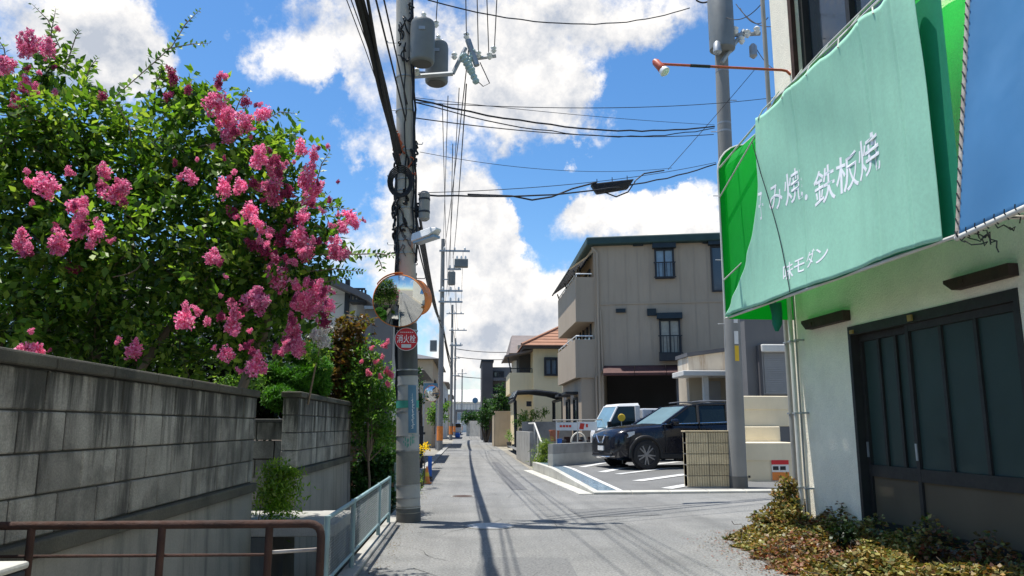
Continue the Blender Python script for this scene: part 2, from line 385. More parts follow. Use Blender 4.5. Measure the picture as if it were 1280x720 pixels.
def copy_tree(o, parent=None):
    c = o.copy(); C.objects.link(c); c.parent = parent
    for ch in list(o.children): copy_tree(ch, c)
    return c
def quads(name, V, mat, parent=None, local=False):
    """many separate quads from an (n,4,3) array"""
    V = np.asarray(V, np.float32); n = len(V)
    me = bpy.data.meshes.new(name); me.vertices.add(n * 4); me.loops.add(n * 4); me.polygons.add(n)
    if parent and not local: V = V - np.array(root_of(parent).location, np.float32)
    me.vertices.foreach_set('co', V.reshape(-1)); me.loops.foreach_set('vertex_index', np.arange(n * 4, dtype=np.int32))
    me.polygons.foreach_set('loop_start', np.arange(0, n * 4, 4, dtype=np.int32))
    me.polygons.foreach_set('loop_total', np.full(n, 4, np.int32))
    me.materials.append(MATS[mat]); me.update(calc_edges=True); me.validate()
    return link(name, me, parent, True)
def unit(a): return a / np.maximum(np.linalg.norm(a, axis=-1, keepdims=True), 1e-9)
def leaves(P, D, L, W, fold=.25, N=None):
    """pointed folded leaf quads: base, side, tip, side"""
    n = len(P); D = unit(D)
    if N is None: N = rng.normal(size=(n, 3))
    S = unit(np.cross(D, N)); N = np.cross(S, D)
    L = np.broadcast_to(L, (n,))[:, None]; W = np.broadcast_to(W, (n,))[:, None]
    mid = P + D * L * .45 - N * W * fold
    return np.stack([P, mid + S * W * .5 + N * W * fold * 1.6, P + D * L, mid - S * W * .5 + N * W * fold * 1.6], 1)
def twigs(base, dirs, length, n, L, W, droop=.25, spread=.9):
    """pairs of leaves along short curved twigs"""
    k = len(base); dirs = unit(dirs); ln = np.broadcast_to(length, (k,))[:, None, None]
    t = (np.arange(n) + .5)[None, :, None] / n
    P = base[:, None, :] + dirs[:, None, :] * t * ln; P = P + np.array([0, 0, -1.])[None, None] * (t ** 2) * ln * droop
    P = P + rng.normal(size=P.shape) * .012
    side = unit(np.cross(dirs, rng.normal(size=(k, 3))))
    sg = np.where(np.arange(n) % 2 == 0, 1, -1)[None, :, None]
    D = dirs[:, None, :] * .5 + side[:, None, :] * sg * spread + rng.normal(size=P.shape) * .35
    N = np.array([0, 0, 1.]) + rng.normal(size=P.shape) * .55
    m = k * n
    return leaves(P.reshape(m, 3), D.reshape(m, 3), L * rng.uniform(.6, 1.25, m), W * rng.uniform(.7, 1.2, m), .22, N.reshape(m, 3))
def crown(lobes, per, n, L, W, twig, shell=.45, up=.25, droop=.25, squash=1.0):
    """leafy twigs through the volume of several lobes, denser to the outside; the outline stays uneven"""
    out = []
    for c, r in lobes:
        k = max(4, int(per * r * r)); d = unit(rng.normal(size=(k, 3)))
        bump = 1 + .28 * np.sin(d[:, 0] * 5 + c[0] * 7) * np.sin(d[:, 1] * 4 + 1 + c[1] * 3) * np.cos(d[:, 2] * 6 + c[2] * 5)
        rad = (shell + (1 - shell) * rng.random(k) ** .7) * r * bump
        P = np.array(c)[None] + d * rad[:, None] * np.array([1, 1, squash])
        dr = d + np.array([0, 0, up]) + rng.normal(size=(k, 3)) * .45
        out.append(twigs(P - unit(dr) * twig * .5, dr, twig * rng.uniform(.6, 1.3, k), n, L, W, droop))
    return np.concatenate(out)
def limb(mb, a, b, r0, r1, wob=.08, n=6, k=7):
    a = Vector(a); b = Vector(b); pts = []
    off = Vector((random.uniform(-1, 1), random.uniform(-1, 1), random.uniform(-.3, .6))) * (b - a).length * wob * 2
    for i in range(k + 1):
        t = i / k; p = a.lerp(b, t) + off * math.sin(t * math.pi) + Vector((random.uniform(-1, 1), random.uniform(-1, 1), random.uniform(-1, 1))) * wob * .12
        pts.append(p)
    mb.tube(pts, [r0 + (r1 - r0) * i / k for i in range(k + 1)], n)
    return pts
def catenary(a, b, sag, k=18):
    a = Vector(a); b = Vector(b)
    return [a.lerp(b, i / k) + Vector((0, 0, -sag * 4 * (i / k) * (1 - i / k))) for i in range(k + 1)]
def wire(a, b, sag=.3, r=.008, label='', group=None, mat='cable', name='overhead_cable', k=18, wob=0.0):
    pts = catenary(a, b, sag, k)
    if wob: pts = [p + Vector((0, 0, random.uniform(-wob, wob))) if 0 < i < k else p for i, p in enumerate(pts)]
    return MB().tube(pts, r, 6).solo(name, mat, label, 'cable', group, True)
def text_mesh(body, size=1.0, font=None, bold=0.0):
    cu = bpy.data.curves.new('lettering', 'FONT'); cu.body = body; cu.size = size; cu.align_x = 'LEFT'; cu.resolution_u = 3; cu.offset = bold
    if font: cu.font = font
    o = bpy.data.objects.new('lettering', cu); C.objects.link(o)
    bpy.context.view_layer.update()
    me = bpy.data.meshes.new_from_object(o.evaluated_get(bpy.context.evaluated_depsgraph_get()))
    bpy.data.objects.remove(o); bpy.data.curves.remove(cu)
    return me
def window(parent, o, u, v, n, w, h, frame='dark_metal', pane='pane', fr=.06, depth=.07, bars=1, rail=False, name='window'):
    """a framed window: o lower-left corner, u/v unit vectors in the wall, n outward"""
    o, u, v, n = Vector(o), Vector(u), Vector(v), Vector(n)
    def bar(mb, a, b, c, d, t0, t1):
        mb.hexa([o + u * a + v * c + n * t0, o + u * b + v * c + n * t0, o + u * b + v * c + n * t1, o + u * a + v * c + n * t1,
                 o + u * a + v * d + n * t0, o + u * b + v * d + n * t0, o + u * b + v * d + n * t1, o + u * a + v * d + n * t1])
    f = MB()
    bar(f, 0, fr, 0, h, -.02, depth); bar(f, w - fr, w, 0, h, -.02, depth)
    bar(f, fr, w - fr, 0, fr, -.02, depth - .004); bar(f, fr, w - fr, h - fr, h, -.02, depth - .004)
    win = f.build(name, frame, parent)
    k = bars + 1; cell = (w - 2 * fr) / k
    for i in range(k):
        g = MB(); bar(g, fr + cell * i + .004, fr + cell * (i + 1) - .004, fr, h - fr, -.03, .015); g.build('pane', pane, win)
    for i in range(1, k):
        g = MB(); bar(g, fr + cell * i - fr * .4, fr + cell * i + fr * .4, fr, h - fr, .016, depth - .01); g.build('mullion', frame, win)
    if rail:
        g = MB(); bar(g, -.05, w + .05, h * .5, h * .5 + .04, depth + .12, depth + .16); bar(g, -.05, w + .05, .02, .06, depth + .12, depth + .16)
        nb = max(4, int(w / .13))
        for i in range(nb + 1):
            x = w * i / nb; bar(g, x - .012, x + .012, .06, h * .5, depth + .125, depth + .15)
        for x in (0, w): bar(g, x - .02, x + .02, .03, .07, depth, depth + .13); bar(g, x - .02, x + .02, h * .5, h * .5 + .04, depth, depth + .12)
        g.build('window_guard', frame, win)
    return win
X, Yv, Z = Vector((1, 0, 0)), Vector((0, 1, 0)), Vector((0, 0, 1))
# ------------------------------------------------------------------ ground, road, channel, lot
CX0, CX1, CY0, CY1 = -1.97, -1.16, 3.28, 14.0
g = MB()
xs = [-900, CX0, CX1, 900]; ys = [-300, CY0, CY1, 2500]
for i in range(3):
    for j in range(3):
        if (i, j) == (1, 1): continue
        g.add([(xs[i], ys[j], -.012), (xs[i + 1], ys[j], -.012), (xs[i + 1], ys[j + 1], -.012), (xs[i], ys[j + 1], -.012)], [(0, 1, 2, 3)])
structure(g.build('ground', 'earth'))
g = MB(); g.add([(CX0, CY0, -.85), (CX1, CY0, -.85), (CX1, CY1, -.85), (CX0, CY1, -.85), (CX0, CY0, -.013), (CX1, CY0, -.013), (CX1, CY1, -.013), (CX0, CY1, -.013)],
                [(0, 1, 2, 3), (1, 2, 6, 5), (0, 1, 5, 4), (2, 3, 7, 6)])
structure(g.build('drainage_channel', 'concrete_dark'))
g = MB().box(CX0 + .01, -1.5, CY0 + .01, 7.2, -.849, -.35); g.box(-1.49, -1.38, CY0 + .01, 7.2, -.849, -.62)
structure(g.build('channel_bench', 'concrete'))
LOTY = 15.9
road = MB()
rp = [(-1.0, -40), (3.4, -40), (3.4, 5.5), (3.35, 10.2), (40, 11.5), (40, LOTY + 1.3), (7.2, LOTY + .25), (2.55, LOTY - .15), (2.0, 24.4), (1.9, 60), (2.6, 130), (2.6, 400), (-1.2, 400), (-1.5, 130), (-1.32, 60), (-1.2, 32), (-1.0, 14)]
# fan out in strips so that the sheet stays a clean set of quads
def lx(y): return float(np.interp(y, [-40, 14, 32, 60, 130, 400], [-1.0, -1.0, -1.2, -1.32, -1.5, -1.2]))
def rx(y): return float(np.interp(y, [-40, 5.5, 10.2, 10.21, LOTY - .16, LOTY - .15, 24.4, 60, 130, 400], [3.9, 3.9, 4.4, 3.6, 3.6, 2.5, 1.98, 1.95, 2.6, 2.6]))
yy = [-40, -10, 0, 3, 6, 8, 10.2, 10.3, 12, 14, LOTY - .17, LOTY - .14, 18, 21, 24.4, 32, 45, 60, 90, 130, 250, 400]
road.add([p for y in yy for p in ((lx(y), y, 0), (rx(y), y, 0))], [(2 * i, 2 * i + 1, 2 * i + 3, 2 * i + 2) for i in range(len(yy) - 1)])
structure(road.build('road', 'asphalt'))
g = MB().add([(3.601, 10.0, -.001), (60, 12.2, -.001), (60, 18.4, -.001), (3.601, LOTY - .02, -.001)], [(0, 1, 2, 3)])
structure(g.build('side_road', 'asphalt'))
structure(MB().box(CX1, lx(5) - .004, 3.28, 14.0, -.2, .035).build('channel_kerb', 'concrete', bevel=.012))
structure(MB().box(-1.5, -1.25, 14.1, 60, -.1, .05).build('far_kerb', 'concrete'))
# worn asphalt: a repair seam and cracks
g = MB()
for y0, y1, a, b in ((17, 30, .95, 1.3), ):
    g.add([(a, y0, .004), (b, y0, .004), (b * .9, y1, .004), (a * .95, y1, .004)], [(0, 1, 2, 3)])
structure(g.build('trench_patch', 'patch'))
g = MB()
for k in range(26):
    p = Vector((random.uniform(-.8, 3.0), random.uniform(6, 20), .005)); a = random.uniform(0, 6.28); pts = [p]
    for i in range(9):
        a += random.uniform(-.35, .35); p = p + Vector((math.cos(a), math.sin(a), 0)) * random.uniform(.1, .22); pts.append(p.copy())
    for i in range(9):
        d = (pts[i + 1] - pts[i]).normalized(); nrm = Vector((-d.y, d.x, 0)) * random.uniform(.0015, .0045)
        g.add([pts[i] - nrm, pts[i + 1] - nrm, pts[i + 1] + nrm, pts[i] + nrm], [(0, 1, 2, 3)])
cr = g.build('road_cracks', 'mortar'); cr['kind'] = 'structure'
gr_n = 2600; gy = rng.uniform(5, 40, gr_n); gx = np.where(rng.random(gr_n) < .5, -.98 + np.abs(rng.normal(size=gr_n)) * .1, 2.05 - np.abs(rng.normal(size=gr_n)) * .12)
gx = np.where((gx > 1) & (gy < 16), -.96 + np.abs(rng.normal(size=gr_n)) * .16, gx)
gl = quads('kerb_grit', leaves(np.stack([gx, gy, np.full(gr_n, .006)], 1), rng.normal(size=(gr_n, 3)) * np.array([1, 1, .15]), .018 * rng.uniform(.4, 1.5, gr_n), .014, .15, np.array([0, 0, 1.]) + rng.normal(size=(gr_n, 3)) * .2), 'leaf_maple'); tag(gl, 'grit and dead leaf bits gathered along the edges of the road', 'grit', kind='stuff')
structure(MB().add([(.2, 7.1, .0045), (1.0, 7.0, .0045), (1.05, 8.3, .0045), (.22, 8.4, .0045)], [(0, 1, 2, 3)]).build('asphalt_patch', 'patch_old'))
structure(MB().add([(1.7, 11.9, .0045), (3.0, 12.1, .0045), (2.95, 13.2, .0045), (1.65, 13.0, .0045)], [(0, 1, 2, 3)]).build('asphalt_patch', 'patch_old'))
# utility cover
mc = gz(612, 658); t = thing('manhole_cover', 'worn round metal cover set in the asphalt beside the shadow of the transformer pole', 'manhole cover', (mc.x, mc.y, 0))
MB().lathe([(.34, 0), (.34, .006), (.31, .0062)], 36, org=(mc.x, mc.y, .002)).build('rim', 'concrete', t)
MB().lathe([(.30, 0), (.30, .009), (.02, .0095)], 36, org=(mc.x, mc.y, .002)).build('lid', 'galv', t)
for k in range(-5, 6):
    w = math.sqrt(max(.0, .27 ** 2 - (k * .05) ** 2)); MB().box(mc.x - w, mc.x + w, mc.y + k * .05 - .012, mc.y + k * .05 + .012, .011, .015).build('rib', 'paper_grey', t)
c2 = gz(578, 620.5); t = thing('valve_cover', 'small rusty valve cover flush with the road past the transformer pole', 'valve cover', (c2.x, c2.y, 0))
MB().lathe([(.2, 0), (.2, .006), (.02, .0065)], 24, org=(c2.x, c2.y, .002)).build('lid', 'rust', t)
MB().lathe([(.235, 0), (.235, .003), (.205, .0035)], 24, org=(c2.x, c2.y, .002)).build('rim', 'concrete', t)

def lotz(y): return float(np.interp(y, [LOTY, 21, 200], [.035, .24, .24]))
def lotpt(px, py):
    z = .1
    for _ in range(12): z = lotz(gz(px, py, z).y)
    return gz(px, py, z)
lot = MB(); ly = [LOTY + .1, 17.2, 18.5, 20, 21, 26, 45]
lot.add([p for y in ly for p in ((float(np.interp(y, [16, 26], [2.75, 2.25])), y, lotz(y)), (26, y + .9, lotz(y)))], [(2 * i, 2 * i + 1, 2 * i + 3, 2 * i + 2) for i in range(len(ly) - 1)])
structure(lot.build('parking_lot', 'asphalt_lot'))
# edge of the lot: pale gutter, kerb stones, blue strip
def strip(name, mat, pairs, dz, thick=None):
    m = MB(); v = []
    for (a, b) in pairs: v += [a + Vector((0, 0, dz)), b + Vector((0, 0, dz))]
    m.add(v, [(2 * i, 2 * i + 1, 2 * i + 3, 2 * i + 2) for i in range(len(pairs) - 1)])
    return structure(m.build(name, mat))
def along(y, off): return Vector((float(np.interp(y, [LOTY, 24.4], [2.52, 2.0])) + off, y, 0))
ks = [LOTY - .1 + i * (8.6 / 12) for i in range(13)]
kerb = structure(MB().box(2.0, 2.01, 30, 30.01, -.1, -.05).build('lot_kerb', 'concrete_pale'))
for i in range(12):
    a, b = ks[i] + .008, ks[i + 1] - .008
    q = [along(a, -.28), along(a, .0), along(b, .0), along(b, -.28)]
    MB().hexa([p + Vector((0, 0, -.05)) for p in q] + [p + Vector((0, 0, .012)) for p in q]).build('gutter_slab', 'concrete_pale', kerb)
    q = [along(a, .012), along(a, .15), along(b, .15), along(b, .012)]
    MB().hexa([p + Vector((0, 0, -.05)) for p in q] + [p + Vector((0, 0, lotz(p.y) + .02)) for p in q]).build('kerb_stone', 'concrete_pale', kerb, bevel=.012)
q0 = [(along(y, .16), along(y, .16 + .30 + (24.4 - y) * .012)) for y in ks]
strip('blue_strip', 'pane_blue', [(Vector((a.x, a.y, lotz(a.y))), Vector((b.x, b.y, lotz(b.y)))) for a, b in q0], .006)
strip('white_edge', 'road_white', [(Vector((b.x + .01, b.y, lotz(b.y))), Vector((b.x + .13, b.y, lotz(b.y)))) for a, b in q0], .007)
for i in range(7):
    x0 = 2.53 + i * .8; d = i * .05
    MB().hexa([(x0 + .005, LOTY - .12 + d, -.05), (x0 + .795, LOTY - .12 + d + .05, -.05), (x0 + .795, LOTY + .11 + d + .05, -.05), (x0 + .005, LOTY + .11 + d, -.05),
               (x0 + .005, LOTY - .12 + d, .045), (x0 + .795, LOTY - .12 + d + .05, .045), (x0 + .795, LOTY + .11 + d + .05, .06), (x0 + .005, LOTY + .11 + d, .06)]).build('kerb_stone', 'concrete_pale', kerb, bevel=.012)
# painted bays
lines = structure(MB().box(30, 30.1, 40, 40.1, .2, .21).build('bay_markings', 'road_white'))
for a, b, w in (((752, 590.5), (858, 576), .12), ((727, 584), (780, 574), .1), ((772, 593), (858, 583.5), .1), ((796, 601.5), (858, 593), .13), ((833, 611), (862, 606), .14)):
    A, B = lotpt(*a), lotpt(*b); d = (B - A); d.z = 0; nrm = Vector((-d.y, d.x, 0)).normalized() * w
    k = 5; m = MB(); v = []
    for i in range(k + 1):
        p = A.lerp(B, i / k); v += [Vector((p.x, p.y, lotz(p.y) + .006)) - nrm, Vector((p.x + nrm.x, p.y + nrm.y, lotz(p.y + nrm.y) + .006))]
    m.add([tuple(x) for x in v], [(2 * i, 2 * i + 1, 2 * i + 3, 2 * i + 2) for i in range(k)])
    m.build('bay_line', 'road_white', lines)

# ------------------------------------------------------------------ left block walls
def block_wall(label, x, y0, y1, z0, courses, seed, y_plain=None):
    t = thing('block_wall', label, 'wall', (x, (y0 + y1) / 2, -.8))
    top = z0 + courses * .19; rr = random.Random(seed)
    MB().box(x - .13, x - .012, y0 + .012, y1 - .012, z0 - .05, top).build('mortar_core', 'mortar', t)
    proto = {}
    for c in range(courses):
        y = y1 - (.0 if c % 2 else .2)
        segs = [] if c % 2 else [(y1 - .2, y1)]
        while y > y0 + .05:
            segs.append((max(y - .4, y0), y)); y -= .4
        for a, b in segs:
            ln = round(b - a, 3)
            if ln < .04: continue
            if ln not in proto:
                proto[ln] = MB().box(-.085, .085, -(ln / 2 - .008), ln / 2 - .008, -.0905, .0905).mesh('block', 'block')
            o = bpy.data.objects.new('block', proto[ln]); C.objects.link(o); o.parent = t
            o.location = (-.082 + rr.uniform(-.004, .004), (a + b) / 2 - t.location.y, z0 + c * .19 + .095 - t.location.z)
            o.rotation_euler = (0, rr.uniform(-.008, .008), rr.uniform(-.006, .006))
            bv = o.modifiers.new('bevel', 'BEVEL'); bv.width = .006; bv.segments = 1
    y = y1 + .02; 
    while y > y0:
        a = max(y - .6, y0 - .01); MB().box(x - .19, x + .03, a + .004, y - .004, top + .002, top + .065).build('coping_stone', 'coping', t, bevel=.012); y -= .6
    MB().box(x - .2, x + .045, y0 + .003, y1 + .01, z0 - .085, z0 - .006).build('ledge', 'coping', t, bevel=.01)
    MB().hexa([(x - .25, y0, -.85), (x + .06, y0, -.85), (x + .06, y1, -.85), (x - .25, y1, -.85), (x - .25, y0, z0 - .086), (x + .005, y0, z0 - .086), (x + .005, y1, z0 - .086), (x - .25, y1, z0 - .086)]).build('retaining_base', 'retaining', t)
    return t
WA = -1.96
wallA = block_wall('long stained concrete block wall under the crape myrtle, ending at the gap', WA, 2.4, 7.32, .85, 4, 1)
wallB = block_wall('shorter concrete block wall between the gap and the dark hedge', -1.85, 8.6, 12.5, .90, 4, 2)
t = thing('return_wall', 'low concrete block return wall closing the side of the gap', 'wall', (-2.6, 8.8, .3))
MB().box(-3.6, -1.9, 8.73, 8.86, .3, .8).build('base', 'retaining', t)
for c in range(3):
    x = -1.92 - (.2 if c % 2 else 0)
    if c % 2: MB().box(-2.11, -1.925, 8.72, 8.87, .803 + c * .2, .99 + c * .2).build('block', 'block', t)
    while x > -3.5:
        MB().box(x - .39, x - .003, 8.72, 8.87, .803 + c * .2, .99 + c * .2).build('block', 'block', t); x -= .4
MB().box(-3.6, -1.91, 8.705, 8.885, 1.395, 1.43).build('coping_stone', 'mortar', t, bevel=.01)
MB().box(WA - .19, WA + .03, -14, 2.39, -.3, 1.67).solo('garden_wall', 'block', 'weathered garden wall continuing the stained block wall behind the viewer', 'wall')
# raised garden behind the walls
structure(MB().box(-26, WA - .16, -14, 7.3, -.2, 1.15).build('garden_bed', 'soil'))
structure(MB().box(-26, -2.02, 8.9, 13.5, -.2, 1.15).build('garden_bed', 'soil'))
structure(MB().box(-9, -2.02, 7.32, 8.72, -.2, .46).build('garden_path', 'concrete'))
# concrete slab bridge over the channel, into the gap
t = thing('slab_bridge', 'small concrete slab bridge across the channel into the gap between the walls', 'slab bridge', (-1.6, 7.8, 0))
MB().box(-2.02, -1.2, 7.36, 8.55, .36, .47).build('slab', 'concrete', t, bevel=.012)
MB().box(-1.31, -1.215, 7.4, 8.15, -.1, .358).build('pier', 'concrete_dark', t)
MB().box(-2.02, -1.8, 7.33, 8.0, -.85, .358).build('pier', 'concrete_dark', t)
# rusty rail across the end of the channel
RY = 3.2
def rpx(px, py): return at(px, py, RY)
t = thing('rusty_railing', 'rusty brown pipe railing with rounded corner across the end of the channel', 'railing', (-1.3, RY, 0))
rt = rpx(200, 656).z; xe = rpx(402, 660).x; r_ = .016
cor = [(xe - .05, RY, rt), (xe - .03, RY, rt - .003), (xe - .012, RY, rt - .014), (xe - .003, RY, rt - .032), (xe, RY, rt - .055), (xe, RY, -.05)]
MB().tube([(-1.95, RY, rt), (-1.5, RY, rt)] + cor, r_, 12).build('top_rail', 'rust', t, True)
for px in (40, 203, 337):
    x = rpx(px, 657).x; MB().tube([(x, RY, -.05 if x > CX1 else -.4), (x, RY, rt)], .015, 10).build('post', 'rust', t, True)
MB().tube([(rpx(338, 690).x, RY + .012, rpx(338, 691).z), (xe, RY + .012, rpx(400, 687).z)], .007, 8).build('rod', 'rust_light', t, True)
MB().tube([(-1.95, RY + .02, rpx(300, 694).z), (rpx(336, 694).x, RY + .012, rpx(336, 694).z)], .006, 8).build('rod', 'rust', t, True)
p = at(2, 714, 2.7)
t = thing('meter_box', 'small dark box with a white lid beside the rusty railing', 'box', (p.x, p.y, .45))
MB().box(p.x - .12, p.x + .025, p.y - .1, p.y + .1, .45, p.z - .012).build('body', 'dark_metal', t, bevel=.01)
MB().box(p.x - .13, p.x + .03, p.y - .11, p.y + .11, p.z - .01, p.z + .015).build('lid', 'concrete_pale', t, bevel=.01)
MB().box(p.x - .115, p.x - .02, p.y - .09, p.y + .09, -.013, .449).build('stand', 'dark_metal', t)

# ------------------------------------------------------------------ mint mesh fence
FX = -1.09
def mesh_fence(label, posts, h, x, group=None):
    t = thing('mesh_fence', label, 'fence', (x, posts[0], 0), group)
    for y in posts: MB().tube([(x, y, -.05), (x, y, h)], .024, 10).build('post', 'mintpaint', t, True)
    for a, b in zip(posts[:-1], posts[1:]):
        MB().tube([(x, a, h - .02), (x, b, h - .02)], .019, 8).build('top_rail', 'mintpaint', t, True)
        MB().tube([(x, a, .16), (x, b, .16)], .015, 8).build('bottom_rail', 'mintpaint', t, True)
        m = MB(); z0, z1 = .17, h - .035; s = .05; ln = b - a; hh = z1 - z0
        for sg in (1, -1):
            k = -hh
            while k < ln:
                u0 = max(k, 0); u1 = min(k + hh, ln)
                if u1 - u0 > .005:
                    f = lambda u: z0 + (u - k) if sg > 0 else z1 - (u - k)
                    m.tube([(x + .002 * sg, a + u0, f(u0)), (x + .002 * sg, a + u1, f(u1))], .0013, 3, False)
                k += s
        m.build('wire_mesh', 'wire_mesh', t)
mesh_fence('pale mint pipe fence with diamond wire mesh beside the channel, ending at the pole', [6.3, 7.7, 9.9, 11.15], .66, FX)
mesh_fence('low pale mesh fence past the transformer pole with yellow flowers beside it', [13.2, 14.8, 16.4, 18.0], .75, -1.2)
# ------------------------------------------------------------------ plants on the left
def V3(v): return (v.x, v.y, v.z)
M133 = 1 / 975.
def lob(px, py, Y, r): return (V3(at(px, py, Y)), r * Y * M133)
LB = [lob(*a) for a in ((15, 170, 7.2, 90), (85, 190, 7.4, 95), (165, 205, 7.5, 95), (245, 195, 7.6, 88), (310, 235, 7.5, 85), (362, 280, 7.4, 62), (405, 292, 7.5, 34),
      (60, 310, 7.1, 100), (165, 315, 7.2, 105), (270, 330, 7.3, 95), (345, 345, 7.4, 72), (-70, 240, 7.3, 120), (-90, 120, 7.6, 90), (30, 400, 7.6, 80), (125, 415, 7.7, 80), (225, 420, 7.9, 70), (305, 405, 7.8, 60), (375, 375, 7.7, 46), (60, 95, 7.6, 45), (230, 120, 7.6, 48), (340, 190, 7.6, 45), (-160, 330, 7.4, 110))]
base = at(110, 500, 7.7); base.z = 1.1
tree = thing('crape_myrtle_tree', 'large crape myrtle full of pink flower clusters overhanging the stained block wall', 'tree', base)
tr = MB(); forks = []
for px, py, Y, px1, py1 in ((95, 500, 7.5, 60, 280), (122, 505, 7.6, 300, 330), (105, 500, 8.0, 180, 260), (270, 500, 7.7, 340, 300), (238, 505, 7.9, 150, 330), (20, 500, 7.6, -40, 260)):
    a = at(px, py, Y); a.z = 1.1
    pts = limb(tr, a, at(px1, py1, Y), .055, .028, .1, 8, 9); forks += pts[4:]
tk = tr.build('trunk', 'bark', tree, True)
br = MB()
for c, r in LB:
    f = min(forks, key=lambda q: (q - Vector(c)).length)
    limb(br, f, c, .024, .010, .1, 5)
    for _ in range(5):
        d = Vector((random.gauss(0, 1), random.gauss(0, 1), random.gauss(.4, 1))).normalized(); limb(br, c, Vector(c) + d * r * .9, .011, .004, .12, 4, 5)
br.build('branches', 'bark', tree, True)
LV = [crown(LB[:8] + LB[18:21], 320, 12, .102, .056, .36, .3, .35), crown(LB[8:18] + LB[21:], 380, 12, .096, .055, .33, .3, .3)]
# long leafy sprays that stand clear of the crown
def spray(path, n, L=.085, W=.046):
    pts = [at(*p) for p in path]; out = []; P = []; D = []
    m = MB(); m.tube(pts, [.006] * (len(pts) - 1) + [.002], 5); 
    a = np.array([V3(p) for p in pts]); s = np.linspace(0, len(a) - 1.001, n); i = s.astype(int); f = (s - i)[:, None]
    P = a[i] * (1 - f) + a[i + 1] * f; T = a[i + 1] - a[i]
    sd = unit(np.cross(T, np.array([.2, -1., .3]))); sg = np.where(np.arange(n) % 2 == 0, 1, -1)[:, None]
    sc = np.linspace(1.15, .45, n)
    LV.append(leaves(P, T * .4 / np.linalg.norm(T, axis=1, keepdims=True) + sd * sg * .9 + rng.normal(size=(n, 3)) * .25, L * sc, W * sc, .2, np.array([.1, -.7, .6]) + rng.normal(size=(n, 3)) * .5))
    m.build('spray_stem', 'bark', tree, True)
for path, n in ((((145, 120, 7.4), (185, 85, 7.35), (215, 58, 7.3), (232, 30, 7.3), (250, 12, 7.3)), 46), (((205, 62, 7.3), (240, 55, 7.3), (262, 54, 7.3)), 16),
                (((62, 75, 7.4), (64, 40, 7.35), (70, 10, 7.3)), 26), (((80, 90, 7.4), (95, 45, 7.4), (100, 38, 7.4)), 14), (((75, 60, 7.4), (60, 25, 7.4), (40, 5, 7.4)), 18), (((100, 120, 7.4), (112, 85, 7.4), (122, 72, 7.4)), 16), (((10, 90, 7.3), (5, 60, 7.3), (-5, 45, 7.3)), 16),
                (((330, 150, 7.4), (350, 140, 7.4), (372, 142, 7.4)), 16), (((380, 260, 7.4), (410, 258, 7.4), (440, 262, 7.3)), 18), (((400, 318, 7.3), (440, 318, 7.25), (475, 317, 7.2), (492, 320, 7.2)), 34), (((470, 317, 7.2), (476, 330, 7.2), (478, 338, 7.2)), 8), (((380, 340, 7.3), (420, 336, 7.25), (455, 340, 7.2)), 36), (((370, 360, 7.3), (410, 352, 7.25), (440, 345, 7.25)), 30),
                (((290, 150, 7.4), (300, 125, 7.4), (312, 112, 7.4)), 16), (((190, 125, 7.5), (200, 95, 7.4), (203, 78, 7.4)), 18), (((395, 230, 7.4), (402, 205, 7.4), (412, 190, 7.4)), 14)):
    spray(path, n)
fol = quads('foliage', np.concatenate(LV), 'leaf_crape', tree)
# flower panicles: ruffled petals packed on a loose cone
def panicle(n, seed):
    r2 = np.random.default_rng(seed); k = 26
    cen = unit(r2.normal(size=(k, 3))) * (r2.random((k, 1)) ** .45) * np.array([.5, .5, .72]) * np.array([1, 1, 1])
    cen[:, :2] *= (1.15 - .55 * (cen[:, 2:3] + .72) / 1.44)
    P = (cen[:, None, :] + unit(r2.normal(size=(k, n, 3))) * .16).reshape(-1, 3)
    D = unit(P - np.repeat(cen, n, 0)); D = D + r2.normal(size=D.shape) * .9
    return leaves(P, D, .17 * r2.uniform(.6, 1.3, len(P)), .17 * r2.uniform(.7, 1.2, len(P)), .4)
pan = {}
for m_ in ('petal', 'petal_dim', 'petal_coral', 'petal_white'):
    pan[m_] = []
    for s in range(3):
        o = quads('flower_cluster', panicle(16, s + 3), m_); pan[m_].append(o.data); bpy.data.objects.remove(o)
def flower(tree, px, py, Y, size, mat='petal', local=None, name='flower_cluster'):
    o = bpy.data.objects.new(name, random.choice(pan[mat])); C.objects.link(o); o.parent = tree
    o.location = at(px, py, Y) - tree.location; s = size * Y * M133 * .5
    o.scale = (s * random.uniform(.9, 1.15), s * random.uniform(.9, 1.15), s * random.uniform(.9, 1.2)); o.rotation_euler = (random.uniform(-.5, .5), random.uniform(-.9, .9), random.uniform(0, 6.28)); return o
FL = [(40, 52, 38), (60, 60, 34), (30, 60, 30), (8, 82, 34), (32, 105, 30), (42, 112, 26), (22, 130, 28), (270, 130, 44), (285, 150, 46), (305, 155, 36), (328, 143, 30), (284, 170, 30), (58, 232, 38), (48, 226, 26), (98, 256, 38), (98, 284, 38), (120, 290, 36), (143, 240, 42), (152, 234, 28), (28, 305, 36), (72, 305, 36), (238, 221, 30), (130, 213, 28),
      (322, 198, 38), (335, 206, 26), (338, 232, 40), (342, 246, 30), (312, 266, 38), (322, 278, 28), (280, 235, 30), (300, 232, 28), (376, 184, 30), (392, 194, 24), (384, 225, 38), (396, 236, 28), (388, 250, 28), (374, 300, 42), (382, 316, 34), (420, 312, 38), (430, 318, 22), (345, 332, 38), (350, 350, 40), (340, 345, 28), (266, 321, 30), (318, 372, 42), (326, 382, 32), (292, 390, 30), (230, 400, 38), (292, 407, 32), (436, 272, 28), (445, 280, 20), (428, 284, 22), (366, 430, 36), (372, 438, 26), (320, 456, 36), (283, 443, 30), (168, 438, 30), (34, 440, 36), (30, 450, 34), (50, 438, 18), (380, 270, 28), (376, 340, 0), (402, 372, 34), (384, 380, 38), (368, 412, 30), (395, 360, 26), (385, 388, 30), (377, 376, 30), (412, 382, 24), (345, 436, 18)]
